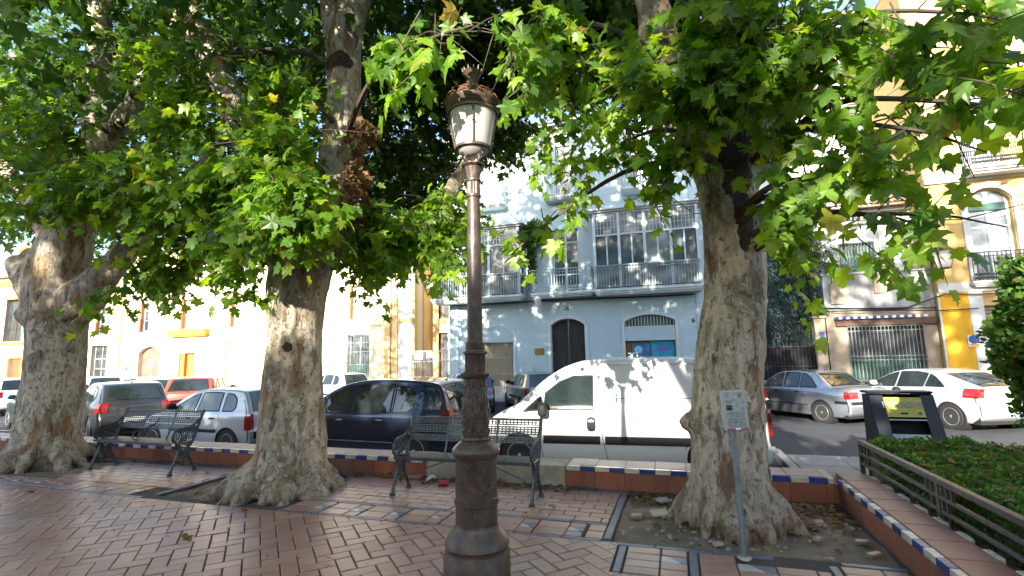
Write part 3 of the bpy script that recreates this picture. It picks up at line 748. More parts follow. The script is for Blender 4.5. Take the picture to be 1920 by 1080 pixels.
for s_ in (-1,1):
    xx = door[0] if s_ < 0 else door[2]; b.b2((xx+(-0.15 if s_<0 else 0.02),FY-0.05,ZP),(xx+(-0.02 if s_<0 else 0.15),FY-0.003,door[3]-0.25))
b.pieces('door_surround', M_BTRIM, blue, True)
arch_band(blue, fan[0]-0.02, fan[2]+0.02, fan[3]-0.25, 0.26, FY, 0.12, 0.05, M_BTRIM, 'window_surround_arch')
b = MB(); b.b2((fan[0]-0.13,FY-0.05,ZP+0.6),(fan[0]-0.02,FY-0.003,fan[3]-0.25)); b.b2((fan[2]+0.02,FY-0.05,ZP+0.6),(fan[2]+0.13,FY-0.003,fan[3]-0.25)); b.pieces('window_surround', M_BTRIM, blue, True)
# door leaves with raised panels
dr = None
for k in range(2):
    xa = door[0] + (door[2]-door[0])*k/2; xb = door[0]+(door[2]-door[0])*(k+1)/2
    b = MB(); b.b2((xa+0.004,FY+0.2,door[1]),(xb-0.004,FY+0.25,door[3])); d_ = b.build('door', M_DARKDOOR, blue, True)
    b = MB()
    for (za, zb) in ((0.15,0.9),(1.05,1.75),(1.9,2.5)): b.b2((xa+0.13,FY+0.18,door[1]+za),(xb-0.13,FY+0.198,door[1]+zb))
    b.build('door_panel', M_DARKDOOR, d_); b = MB(); b.b2((xa+(0.52 if k==0 else 0.05),FY+0.15,door[1]+1.0),(xa+(0.56 if k==0 else 0.09),FY+0.178,door[1]+1.35)); b.build('handle', M_GOLD, d_)
# beige gate
b = MB(); b.b2((gate[0],FY+0.24,gate[1]),(gate[2],FY+0.27,gate[3])); b.build('gate_back', M_TAN, blue, True)
bars(blue, gate[0]+0.03, gate[2]-0.03, gate[1], gate[3], FY+0.1, M_GRILLE, 0.105, 0.012, (0.02,0.42,0.72,0.99), 'gate_bars')
# fanlight and shop front
b = MB(); b.b2((fan[0],FY+0.2,fan[1]),(fan[2],FY+0.22,fan[3])); b.build('fanlight', M_PANE, blue, True)
bars(blue, fan[0]+0.05, fan[2]-0.05, fan[1], fan[3]-0.05, FY+0.05, M_RAILW, 0.13, 0.012, (0.03,), 'fanlight_bars')
b = MB(); b.b2((shop[0],FY+0.16,shop[1]),(shop[2],FY+0.18,shop[3])); sp_ = b.build('shop_window', M_WOOD, blue, True)
mid = (shop[0]+shop[2])/2
b = MB(); b.b2((shop[0]+0.28,FY+0.14,shop[1]),(mid-0.03,FY+0.158,shop[3]-0.10)); b.build('poster', M_POSTERB, sp_)
b = MB(); b.b2((mid+0.03,FY+0.14,shop[1]),(shop[2]-0.05,FY+0.158,shop[3]-0.03)); p_ = b.build('poster', simple('turquoise_poster', (0.02,0.25,0.40), 0.4, var=0.3, scale=2), sp_)
b = MB(); b.lathe([(0.001,0),(0.16,0),(0.16,-0.006),(0.001,-0.006)], (mid-0.48,FY+0.138,shop[3]-0.38), 16, axis='y'); b.build('poster_spot', simple('pale_blue_print', (0.35,0.55,0.7), 0.4), sp_)
b = MB(); b.prism([(-.3,0),(.3,0),(.3,.1),(-.05,.16),(-.3,.08)], (mid+0.52,FY+0.136,shop[3]-0.42), (1,0,0), (0,0,1), (0,0.003,0)); b.prism([(-.2,0),(.1,0),(.1,.12),(-.2,.12)], (mid+0.45,FY+0.136,shop[3]-0.75), (1,0,0), (0,0,1), (0,0.003,0))
b.build('poster_print', simple('purple_orange_print', (0.18,0.10,0.38), 0.4, var=0.4), sp_)
b = MB(); b.b2((shop[0],FY+0.10,shop[3]),(shop[2],FY+0.279,fan[1])); b.build('window_panel', M_BTRIM, blue, True)
# plaque, number, small box
b = MB(); r_ = rect(1003,653,1020,665,FY-0.03); b.b2((r_[0],FY-0.03,r_[1]),(r_[2],FY-0.003,r_[3])); b.build('brass_plaque', M_GOLD, blue, True)
b = MB(); r_ = rect(985,685,998,700,FY-0.06); b.b2((r_[0],FY-0.08,r_[1]-0.05),(r_[2],FY-0.003,r_[3])); b.build('meter_box', M_BTRIM, blue, True)
pnum = at(1062,579,FY-0.01); text('18', 0.24, M_INK, (pnum.x, FY-0.012, pnum.z), blue)
# cornice
b = MB()
for k, (dz, pr) in enumerate(((0.0,0.06),(0.10,0.16),(0.26,0.30),(0.36,0.42))):
    b.b2((BX0-pr*0.6,FY-pr,ZTOP-0.42+dz),(BX1+pr*0.6,FY-0.003,ZTOP-0.42+dz+(0.10 if k<3 else 0.07)-0.002))
b.b2((BX0,FY-0.05,ZTOP-1.0),(BX1,FY-0.003,ZTOP-0.95))
b.build('cornice', M_BTRIM, blue, True)
b = MB()
for k in range(48):
    xx = BX0+0.1+(BX1-BX0-0.2)*k/47; b.b2((xx-0.05,FY-0.26,ZTOP-0.32),(xx+0.05,FY-0.003,ZTOP-0.27))
b.build('dentils', M_BTRIM, blue, True, kind='stuff')
b = MB(); b.b2((BX0,FY-0.30,ZTOP+0.013),(BX1,FY+9,ZTOP+0.08)); b.build('roof', M_ROOF, blue, True)
# second floor windows and balconies
for w_ in (w2a, w2b, w2c):
    casement(blue, w_[0], w_[1], w_[2], w_[3], FY+0.16, M_FRAME, M_PANE_C, 2, (0.78,))
    b = MB(); b.b2((w_[0]-0.16,FY-0.04,w_[1]),(w_[0]-0.003,FY-0.003,w_[3]+0.15)); b.b2((w_[2]+0.003,FY-0.04,w_[1]),(w_[2]+0.16,FY-0.003,w_[3]+0.15)); b.b2((w_[0]-0.002,FY-0.04,w_[3]+0.003),(w_[2]+0.002,FY-0.003,w_[3]+0.15)); b.pieces('window_surround', M_BLUE_P, blue, True)
    cx = (w_[0]+w_[2])/2; hw = 0.78
    sl_ = slab_moulded(blue, cx-hw-0.06, cx+hw+0.06, FY-0.60, FY-0.003, F2+0.02, M_BTRIM, 0.17)
    rail_box(blue, cx-hw, cx+hw, F2+0.02, F2+1.02, FY-0.56, FY-0.01, M_RAILG, 0.12)
# first floor: middle balcony
casement(blue, w1b[0], w1b[1], w1b[2], w1b[3], FY+0.16, M_FRAME, M_PANE, 2, (0.3,0.8))
bx0, bx1 = X_(998,520,FY-0.6), X_(1108,520,FY-0.6)
slab_moulded(blue, bx0-0.08, bx1+0.08, FY-0.66, FY-0.003, F1+0.02, M_BTRIM, 0.22)
rail_box(blue, bx0, bx1, F1+0.02, F1+1.04, FY-0.61, FY-0.01, M_RAILG, 0.12, curl=True)
# ornate enclosed galleries left and right
def gallery(g, cols, lat, y0=-0.75, name='gallery'):
    x0, z0, x1, z1 = g; yf = FY+y0
    slab_moulded(blue, x0-0.12, x1+0.12, yf-0.07, FY-0.003, z0+0.01, M_BTRIM, 0.26)
    b = MB(); ps = []
    for k in range(cols+1):
        x = x0+(x1-x0)*k/cols; b.b2((x-0.055,yf-0.055,z0+0.01),(x+0.055,yf+0.055,z1)); ps.append(x)
    b.b2((x0-0.05,FY-0.09,z0+0.01),(x0+0.05,FY-0.003,z1)); b.b2((x1-0.05,FY-0.09,z0+0.01),(x1+0.05,FY-0.003,z1))
    for zz, h in ((z0+0.92,0.06),(z0+2.24,0.07),(z1-0.09,0.09)):
        b.b2((x0+0.055,yf-0.035,zz),(x1-0.055,yf+0.035,zz+h)); b.b2((x0-0.03,yf+0.057,zz),(x0+0.03,FY-0.092,zz+h)); b.b2((x1-0.03,yf+0.057,zz),(x1+0.03,FY-0.092,zz+h))
    fr = b.build('gallery_frame', M_FRAME, blue, True)
    # panes
    for k in range(cols):
        p = MB(); p.b2((ps[k]+0.05,yf+0.005,z0+0.96),(ps[k+1]-0.05,yf+0.015,z0+2.27)); p.build('pane', M_PANE if (k+lat) % 3 else M_PANE_C, fr)
        mm = MB(); xm = (ps[k]+ps[k+1])/2; mm.b2((xm-0.028,yf-0.02,z0+0.985),(xm+0.028,yf+0.03,z0+2.235)); mm.build('mullion', M_FRAME, fr)
        p = MB(); p.b2((ps[k]+0.05,yf+0.005,z0+0.08),(ps[k+1]-0.05,yf+0.015,z0+0.94)); p.build('lower_pane', M_PANE_C, fr)
    for xx in (x0, x1):
        p = MB(); p.b2((xx-0.005,yf+0.05,z0+0.08),(xx+0.005,FY-0.09,z1-0.1)); p.build('side_pane', M_PANE, fr)
    # small paned lattice band on top
    b = MB(); zt0, zt1 = z0+2.32, z1-0.09; n = int((x1-x0)/0.14)
    for k in range(n+1):
        x = x0+(x1-x0)*k/n; b.b2((x-0.009,yf-0.02,zt0),(x+0.009,yf+0.0,zt1))
    for t in (0.33,0.66): b.b2((x0,yf-0.018,zt0+(zt1-zt0)*t-0.008),(x1,yf-0.001,zt0+(zt1-zt0)*t+0.008))
    b.build('lattice', M_FRAME, fr)
    p = MB(); p.b2((x0+0.05,yf+0.006,zt0),(x1-0.05,yf+0.014,zt1)); p.build('lattice_pane', M_PANE_C, fr)
    rail_box(blue, x0+0.0, x1-0.0, z0+0.01, z0+0.98, yf-0.09, FY-0.1, M_RAILG, 0.115, 'gallery_railing')
    b = MB(); b.b2((x0-0.18,yf-0.16,z1),(x1+0.18,FY-0.003,z1+0.07)); b.b2((x0-0.28,yf-0.26,z1+0.071),(x1+0.28,FY-0.003,z1+0.14)); b.build('gallery_roof', M_BTRIM, blue, True)
gallery(gA, 3, 0); gallery(gC, 4, 1)
b = MB(); b.b2((gA[0]+0.5,FY+0.27,F1),(gA[2]-0.4,FY+0.3,F1+2.8)); b.b2((gC[0]+0.4,FY+0.27,F1),(gC[2]-0.5,FY+0.3,F1+2.85)); b.pieces('room_behind', M_ROOM_SHADE, blue, True)  # dark sheets standing in for the shaded rooms
b = MB(); b.tube([(gC[2]+0.35,FY-0.05,ZP),(gC[2]+0.35,FY-0.05,ZTOP-0.4)], 0.05, 8); b.tube([(gA[2]+0.25,FY-0.05,ZP+4.0),(gA[2]+0.25,FY-0.05,F1+0.3)],0.03,6); b.pieces('drain_pipe', M_BTRIM, blue, True)

# ------------------------------------------------------------------ wall lanterns
def wall_lantern(loc, label, s=1.0, m=None, glass=None):
    """four sided street lantern on a scrolled bracket, the wall is on its +Y side"""
    t = thing('wall_lantern', label, 'wall lantern', loc); m = m or M_IRONB
    b = MB(); b.tube([(0,0.62*s,0.10*s),(0,0.35*s,0.16*s),(0,0.10*s,0.02*s),(0,0,-0.10*s)], 0.018*s, 6); b.tube([(0,0.62*s,-0.25*s),(0,0.45*s,-0.1*s),(0,0.3*s,0.10*s)], 0.014*s, 6); b.b2((-0.03*s,0.60*s,-0.3*s),(0.03*s,0.64*s,0.18*s)); b.build('bracket', m, t)
    b = MB()
    for sx, sy in ((-1,-1),(1,-1),(1,1),(-1,1)): b.tube([(sx*0.10*s,sy*0.10*s,-0.10*s),(sx*0.17*s,sy*0.17*s,0.35*s)], 0.011*s, 5)
    for z, w in ((-0.10,0.10),(0.35,0.17)):
        for (xa,ya,xb,yb) in ((-w,-w,w,-w),(w,-w,w,w),(w,w,-w,w),(-w,w,-w,-w)): b.tube([(xa*s,ya*s,z*s),(xb*s,yb*s,z*s)], 0.012*s, 5)
    b.build('lantern_frame', m, t)
    b = MB(); b.lathe([(0.26*s,0.36*s),(0.16*s,0.44*s),(0.07*s,0.50*s),(0.07*s,0.56*s),(0.02*s,0.60*s),(0.001,0.64*s)], (0,0,0), 4); b.build('lantern_roof', m, t)
    b = MB(); b.lathe([(0.14*s,-0.09*s),(0.235*s,0.345*s)], (0,0,0), 4); b.build('glass', glass or M_LGLASS, t)
    return t
def m_lglass():
    n = N('milky_lantern_glass'); 
    b = n.n('ShaderNodeBsdfPrincipled', Roughness=0.25); b.inputs['Base Color'].default_value = (0.72,0.72,0.68,1)
    g = n.noise(n.coords(), 6, 4); c = n.ramp(g, [(0.35,(0.60,0.585,0.54)),(0.7,(0.74,0.735,0.70))]); n.link(c, b.inputs['Base Color'])
    tr = n.n('ShaderNodeBsdfTranslucent'); tr.inputs[0].default_value = (0.8,0.79,0.74,1)
    tp = n.n('ShaderNodeBsdfTransparent')
    m1 = n.n('ShaderNodeMixShader'); m1.inputs[0].default_value = 0.35; n.link(b.outputs[0], m1.inputs[1]); n.link(tr.outputs[0], m1.inputs[2])
    m2 = n.n('ShaderNodeMixShader'); m2.inputs[0].default_value = 0.22; n.link(m1.outputs[0], m2.inputs[1]); n.link(tp.outputs[0], m2.inputs[2])
    n.link(m2.outputs[0], n.out.inputs[0]); return n.m
M_LGLASS = m_lglass()
p = at(1008,572,FY-0.62); wall_lantern((p.x,FY-0.62,p.z), 'small pale lantern under the middle balcony of the blue building', 0.75, M_RAILW)
wall_lantern((at(806,540,25).x,24.9,at(806,540,25).z), 'black wall lantern beside the ochre corner above the grey gate', 0.9)

# ------------------------------------------------------------------ cream facade on the left with its side court
CY = 27.0
cream = thing('cream_building', 'sunlit cream building with ochre pilasters, grilled windows and wooden doors behind the parked cars', 'building', (-22,CY,ZP))
CX0, CX1 = X_(160,650,CY), X_(746,650,CY)
CZT = 9.5
doors_ = {'arch': list(rect(258,650,297,725,CY)), 'small': list(rect(334,662,363,725,CY))}
for d_ in doors_.values(): d_[1] = ZP+0.05
gf = [list(rect(418,640,450,711,CY)), list(rect(651,628,692,711,CY)), list(rect(170,648,199,714,CY))]
up = [list(rect(432,541,463,612,CY)), list(rect(655,531,692,598,CY)), list(rect(340,560,370,616,CY)), list(rect(180,562,206,628,CY)), list(rect(262,575,283,622,CY))]
for u_ in up: u_[3] = u_[1]+2.15
F1c = up[0][1]
holes = [doors_['arch'], doors_['small']]+gf+up
# upper storey windows (mostly behind leaves)
up2 = [[u_[0], u_[1]+3.5, u_[2], u_[3]+3.3] for u_ in up]
holes += up2
b = wall_with_holes(CX0, CX1, ZP, CZT, CY, 0.34, holes, arcs=[(0,0.45)]); b.build('wall', M_CREAM, cream, True)
d_ = doors_['arch']; b = MB(); b.b2((d_[0],CY+0.3,d_[1]),(d_[2],CY+0.335,d_[3])); dd = b.build('door', simple('sun_bleached_brown_door', (0.20,0.11,0.085), 0.5, var=0.25, scale=2), cream, True)
b = MB(); b.b2((d_[0]+0.75,CY+0.275,1.15),(d_[0]+1.08,CY+0.298,1.72)); sg = b.build('parking_sign', M_WHITE, dd)
b = MB(); b.lathe([(0.001,0),(0.12,0),(0.12,-0.008),(0.001,-0.008)], (d_[0]+0.915,CY+0.272,1.45), 16, axis='y'); b.build('parking_symbol', M_INKB, dd)
d_ = doors_['small']; b = MB(); b.b2((d_[0]+0.45,CY+0.3,d_[1]),(d_[2],CY+0.335,d_[3])); b.build('door', M_ORANGEW, cream, True)
b = MB(); b.b2((d_[0],CY+0.1,d_[1]),(d_[0]+0.42,CY+0.335,d_[3])); b.build('door_reveal', M_ORANGEW, cream, True)
for k, w_ in enumerate(gf):
    casement(cream, w_[0], w_[1], w_[2], w_[3], CY+0.26, M_FRAMEW if k else M_WHITEP, M_PANE if k else M_PANE_W, 2, (0.33,0.62), 0.07)
    bars(cream, w_[0]+0.02, w_[2]-0.02, w_[1], w_[3], CY-0.10, M_IRONB if k == 2 else M_RAILG, 0.125, 0.010, (0.0,0.33,0.82,1.0), 'window_grille')
    if k == 1:
        b = MB(); b.b2((w_[0]+0.08,CY+0.2,w_[1]+0.05),(w_[2]-0.08,CY+0.225,w_[1]+(w_[3]-w_[1])*0.36)); b.build('lower_shutter', M_GREENW, cream, True)
for k, w_ in enumerate(up+up2):
    casement(cream, w_[0]+0.12, w_[1], w_[2], w_[3], CY+0.26, M_FRAMEW, M_PANE_W if k < 3 else M_PANE, 2, (0.4,0.75), 0.07)
    b = MB(); b.b2((w_[0],CY+0.02,w_[1]),(w_[0]+0.11,CY+0.335,w_[3])); b.build('shutter_reveal', M_ORANGEW, cream, True)
    bars(cream, w_[0]-0.05, w_[2]+0.05, w_[1], w_[1]+0.95, CY-0.08, M_WOOD if k < 3 else M_IRONB, 0.13, 0.010, (0.02,0.99), 'window_rail')
r_ = rect(316,618,386,628,CY-0.3); b = MB(); b.b2((r_[0],CY-0.42,r_[1]),(r_[2],CY-0.003,r_[3]+0.02)); b.b2((r_[0]+0.1,CY-0.3,r_[1]-0.1),(r_[2]-0.1,CY-0.003,r_[1]-0.002)); b.build('balcony_slab', M_OCHRE2, cream, True)
def pil(pxa, pxb, y, m, dep=0.09, z1=CZT-0.3):
    b = MB(); xa, xb = X_(pxa,650,y), X_(pxb,650,y); b.b2((xa,y-dep,ZP),(xb,y-0.003,z1)); return b.build('pilaster', m, cream, True)
pil(206,226,CY,M_OCHRE); pil(722,733,CY,M_OCHRE); pil(735,746,CY,M_OCHRE)
b = MB(); xa, xb = X_(226,650,CY), X_(720,650,CY); b.b2((X_(600,600,CY),CY-0.05,F1c-0.35),(X_(720,600,CY),CY-0.003,F1c-0.13)); b.b2((CX0,CY-0.045,F1c-0.24),(X_(600,600,CY)-0.01,CY-0.003,F1c-0.13)); b.pieces('string_course', M_CREAM, cream, True)
b = MB(); b.tube([(X_(734,600,CY),CY-0.12,ZP),(X_(734,600,CY),CY-0.12,CZT)], 0.045, 8); b.pieces('drain_pipe', M_TAN, cream, True)
b = MB()
for k, (dz, pr) in enumerate(((0.0,0.08),(0.14,0.22),(0.28,0.4))): b.b2((CX0-pr*.5,CY-pr,CZT-0.3+dz),(CX1,CY-0.003,CZT-0.3+dz+0.13))
b.build('cornice', M_CREAM, cream, True)
# projecting corner block and recessed court behind the gate
CB = 26.0
c0, c1, c2 = X_(746,650,CB), X_(773,650,CB), X_(803,650,CB+2.2)
b = MB(); b.b2((c0,CB,ZP),(c1,CB+7,CZT)); b.build('corner_wall', M_WHITEP, cream, True)
b = MB(); b.b2((c1+0.001,CB+0.02,ZP),(c1+0.04,CB+2.2,CZT)); b.build('court_side_wall', M_CREAM, cream, True)
for ya, yb in ((0.05,0.45),(1.2,2.15)):
    b = MB(); b.b2((c1+0.041,CB+ya,ZP),(c1+0.10,CB+yb,CZT)); b.build('court_pilaster', M_OCHRE, cream, True)
CR = CB+2.2
cw1 = list(rect(816,540,842,598,CR)); cw2 = list(rect(813,624,840,712,CR)); cw2[1] = ZP+0.05
b = wall_with_holes(c1, X_(880,650,CR), ZP, CZT, CR, 0.3, [cw1, cw2]); b.build('court_wall', M_CREAM, cream, True)
for w_ in (cw1, cw2): casement(cream, w_[0], w_[1], w_[2], w_[3], CR+0.2, M_WOOD, M_PANE, 2, (0.5,), 0.07)
b = MB(); b.b2((c1+0.1,CR-0.07,ZP),(c1+0.62,CR-0.003,CZT)); b.build('court_pilaster', M_OCHRE, cream, True)
b = MB(); b.b2((c0-0.02,CB-0.06,F1c-0.3),(c1+0.05,CB-0.003,F1c-0.05)); b.b2((c1+0.63,CR-0.05,F1c-0.3),(X_(880,650,CR),CR-0.003,F1c-0.05)); b.pieces('court_string_course', M_OCHRE, cream, True)
# gate with notices
GY = 24.6
gx0, gx1 = X_(771,690,GY), X_(845,690,GY); gz = Z_(810,657,GY)
gt = thing('courtyard_gate', 'grey vertical bar gate with two notices closing the court beside the blue building', 'gate', ((gx0+gx1)/2,GY,ZP))
b = MB(); b.b2((gx0,GY-0.03,ZP),(gx0+0.07,GY+0.03,gz)); b.b2((gx1-0.07,GY-0.03,ZP),(gx1,GY+0.03,gz)); b.b2((gx0+0.07,GY-0.028,gz-0.06),(gx1-0.07,GY+0.028,gz)); b.b2((gx0+0.07,GY-0.025,gz-0.62),(gx1-0.07,GY+0.025,gz-0.56)); b.b2((gx0+0.07,GY-0.025,ZP+0.08),(gx1-0.07,GY+0.025,ZP+0.14)); b.build('gate_frame', M_GALV, gt, True)
b = MB(); n_ = 18
for k in range(1,n_):
    x = gx0+(gx1-gx0)*k/n_; b.b2((x-0.013,GY-0.013,ZP+0.14),(x+0.013,GY+0.013,gz-0.06))
b.build('gate_bars', M_GALV, gt, True)
for (pa, pb, py0, py1, m_) in ((778,793,662,674,M_WHITE),(800,813,660,671,M_PAPER)):
    r_ = rect(pa,py0,pb,py1,GY-0.05); b = MB(); b.b2((r_[0],GY-0.05,r_[1]),(r_[2],GY-0.031,r_[3])); nn = b.build('notice', m_, gt, True)
    b = MB()
    for q in range(4): b.b2((r_[0]+0.05,GY-0.053,r_[1]+0.06+q*0.055),(r_[2]-0.05-(q%2)*0.06,GY-0.0505,r_[1]+0.075+q*0.055))
    b.build('notice_lines', M_INKB, nn, kind='stuff')

# ------------------------------------------------------------------ white and ochre house, far left
L2 = thing('ochre_trimmed_house', 'white house with ochre bands, arched upper opening and black window grille at the far end', 'building', (-33,CY+0.6,ZP))
LY = CY+0.6
lx0, lx1 = X_(-260,650,LY), CX0-0.15
h1 = list(rect(9,562,43,640,LY)); h2 = list(rect(38,455,66,520,LY)); h2[3] = h2[1]+2.6; h3 = list(rect(14,672,38,730,LY)); h3[1] = ZP+0.05
h4 = list(rect(-70,562,-30,640,LY)); h5 = list(rect(70,562,100,640,LY))
b = wall_with_holes(lx0, lx1, ZP, 9.2, LY, 0.3, [h1,h2,h3,h4,h5], arcs=[(1,0.5)]); b.build('wall', M_WHITEP, L2, True)
for w_ in (h1,h4,h5,h2): 
    casement(L2, w_[0], w_[1], w_[2], w_[3], LY+0.22, M_WOOD, M_PANE, 2, (0.5,), 0.07); bars(L2, w_[0], w_[2], w_[1], w_[3], LY-0.12, M_IRONB, 0.13, 0.011, (0,0.3,0.65,1.0), 'window_grille')
b = MB(); b.b2((h3[0],LY+0.2,h3[1]),(h3[2],LY+0.24,h3[3])); b.build('door', M_WOOD, L2, True)
b = MB(); b.b2((lx0,LY-0.12,h1[1]-0.32),(lx1,LY-0.003,h1[1]-0.08)); b.b2((lx0,LY-0.14,h2[1]-0.7),(lx1,LY-0.003,h2[1]-0.1)); b.b2((h3[0]-0.25,LY-0.06,ZP),(h3[0]-0.01,LY-0.003,h3[3]+0.2)); b.b2((h3[2]+0.01,LY-0.06,ZP),(h3[2]+0.25,LY-0.003,h3[3]+0.2)); b.b2((h3[0]-0.009,LY-0.06,h3[3]+0.01),(h3[2]+0.009,LY-0.003,h3[3]+0.2)); b.b2((h1[0]-0.2,LY-0.15,h1[3]+0.02),(h1[2]+0.2,LY-0.003,h1[3]+0.22)); b.pieces('ochre_bands', M_OCHRE2, L2, True)
arch_band(L2, h2[0]-0.02, h2[2]+0.02, h2[3]-0.5, 0.5, LY, 0.3, 0.1, M_OCHRE2, 'arch_band')
b = MB(); b.b2((lx0,LY-0.4,9.2),(lx1,LY+8,9.35)); b.build('roof', M_ROOF, L2, True)
# disabled parking sign on the cream wall
r_ = rect(231,680,244,702,CY-0.02)
b = MB(); b.b2((r_[0],CY-0.05,r_[1]),(r_[2],CY-0.03,r_[3])); sg = b.build('wall_sign', M_WHITE); tag(sg, 'square white wall sign with blue disc beside the arched brown door', 'sign')
b = MB(); b.lathe([(0.001,0),(0.17,0),(0.17,-0.006),(0.001,-0.006)], ((r_[0]+r_[2])/2,CY-0.052,(r_[1]+r_[3])/2-0.02), 20, axis='y'); b.build('blue_disc', M_INKB, sg)
# ------------------------------------------------------------------ right hand buildings
# garden gap with its fence
TY = 21.7
GX0, GX1 = 1.45, X_(1531,640,TY)
gf_ = thing('garden_fence', 'dark iron garden fence between the blue building and the tan house', 'fence', ((GX0+GX1)/2,TY,ZP))
b = MB(); b.b2((GX0,TY,ZP),(GX1,TY+0.25,ZP+0.55)); b.build('fence_base', M_STONE, gf_, True)
b = MB(); n_ = int((GX1-GX0)/0.12)
for k in range(n_+1):
    x = GX0+(GX1-GX0)*k/n_; b.b2((x-0.01,TY+0.1,ZP+0.55),(x+0.01,TY+0.12,ZP+2.15+0.05*(k%2)))
for z in (0.75,1.25,2.0): b.b2((GX0,TY+0.085,ZP+z),(GX1,TY+0.135,ZP+z+0.035))
b.build('fence_bars', M_IRONB, gf_, True)
b = MB(); b.b2((GX0,TY+0.16,ZP+0.55),(GX1,TY+0.18,ZP+2.0)); b.build('fence_sheet', M_BLACK, gf_, True)
gp = list(rect(1530,597,1551,700,TY)); gpo = MB(); gpo.cbox(((gp[0]+gp[2])/2,TY+0.2,(ZP+gp[3])/2),(gp[2]-gp[0],0.5,gp[3]-ZP),0.02); gpo.cbox(((gp[0]+gp[2])/2,TY+0.2,gp[3]+0.05),(gp[2]-gp[0]+0.12,0.62,0.1),0.02)
o = gpo.build('gate_pillar', M_TAN); tag(o, 'tan plastered gate pillar with blue house number plate beside the dark garden', 'pillar')
b = MB(); r_ = rect(1537,622,1546,636,TY-0.06); b.b2((r_[0],TY-0.075,r_[1]),(r_[2],TY-0.052,r_[3])); b.build('number_plate', M_INKB, o)
# tan house
tan = thing('tan_house', 'weathered tan house with iron shop grille, striped awning rail, tiled eave and peeling parapet', 'house', (5.5,TY,ZP))
TX0, TX1 = X_(1553,640,TY), X_(1762,640,TY)
sh = list(rect(1592,611,1735,695,TY)); sh[1] = ZP+0.45
zpar0, zpar1 = Z_(1640,575,TY), Z_(1640,512,TY)
uw = list(rect(1574,456,1640,510,TY+1.0))
zeave = Z_(1600,392,TY+0.6)
b = wall_with_holes(TX0, TX1, ZP, zpar0, TY, 0.3, [sh]); b.build('ground_floor_wall', M_TAN, tan, True)
b = MB(); b.b2((TX0,TY-0.02,zpar0+0.001),(TX1,TY+0.25,zpar1)); b.b2((TX0-0.05,TY-0.08,zpar1+0.001),(TX1,TY+0.3,zpar1+0.07)); b.b2((TX0-0.03,TY-0.09,zpar0-0.10),(TX1,TY-0.023,zpar0-0.003)); b.pieces('parapet', M_GREYP, tan, True)
b = MB(); b.b2((TX0+0.2,TY-0.09,zpar0+0.15),(TX0+0.75,TY-0.021,zpar1-0.3)); b.b2((TX0+1.65,TY-0.08,zpar0+0.5),(TX0+2.0,TY-0.021,zpar1+0.35)); b.pieces('parapet_pier', M_TAN, tan, True)
# shop opening
b = MB(); b.b2((sh[0],TY+0.26,sh[1]),(sh[2],TY+0.29,sh[1]+(sh[3]-sh[1])*0.48)); b.build('green_shutter', M_GREENW, tan, True)
b = MB(); b.b2((sh[0],TY+0.26,sh[1]+(sh[3]-sh[1])*0.485),(sh[2],TY+0.29,sh[3])); b.build('shop_glass', m_glass_window('dusty_shop_glass', (0.05,0.045,0.05), 0.2, (0.12,0.11,0.11)), tan, True)
bars(tan, sh[0], sh[2], sh[1], sh[3], TY-0.05, simple('grey_green_grille', (0.16,0.19,0.18), 0.5, metal=0.2), 0.115, 0.012, (0.0,0.46,0.52,0.93,1.0), 'shop_grille', curl=True)
b = MB(); b.b2((sh[0]-0.35,TY-0.12,sh[3]+0.04),(sh[2]+0.45,TY-0.003,sh[3]+0.27)); b.build('lintel_beam', simple('brown_beam', (0.13,0.07,0.05), 0.7, var=0.3), tan, True)
b = MB(); b.b2((sh[0]-0.4,TY-0.25,sh[3]+0.30),(sh[2]-0.2,TY-0.13,sh[3]+0.38)); aw = b.build('awning_roll', M_INKB, tan, True)
for k in range(12):
    x = sh[0]-0.3+k*0.24; b = MB(); b.b2((x,TY-0.257,sh[3]+0.285),(x+0.12,TY-0.251,sh[3]+0.37)); b.build('awning_stripe', M_WHITE, aw)
# set back first floor
UY = TY+1.0
b = wall_with_holes(TX0-0.1, TX1, zpar0, zeave, UY, 0.25, [uw]); b.build('upper_wall', M_WHITEP, tan, True)
casement(tan, uw[0], uw[1], uw[2], uw[3], UY+0.15, M_GREENW, M_PANE, 2, (0.5,), 0.08)
bars(tan, uw[0], uw[2], uw[1], uw[3], UY-0.12, M_GREENW, 0.11, 0.012, (0,0.5,1.0), 'window_grille', curl=True)
b = MB()
for x in (TX0+0.05, uw[0]-0.45, uw[2]+0.18): b.b2((x,UY-0.08,zpar0),(x+0.22,UY-0.003,zeave-0.5))
b.pieces('upper_pilaster', M_WHITEP, tan, True)
b = MB(); b.b2((TX0-0.15,UY-0.12,zeave-0.55),(TX1,UY-0.003,zeave-0.48)); b.b2((TX0-0.2,UY-0.25,zeave-0.1),(TX1,UY-0.003,zeave)); b.pieces('upper_cornice', M_BTRIM, tan, True)
b = MB()
for k in range(30):
    x = TX0+0.1+k*0.2
    if x < TX1-0.15: b.b2((x,UY-0.09,zeave-0.35),(x+0.09,UY-0.003,zeave-0.25))
b.build('eave_dentils', M_INK, tan, True, kind='stuff')
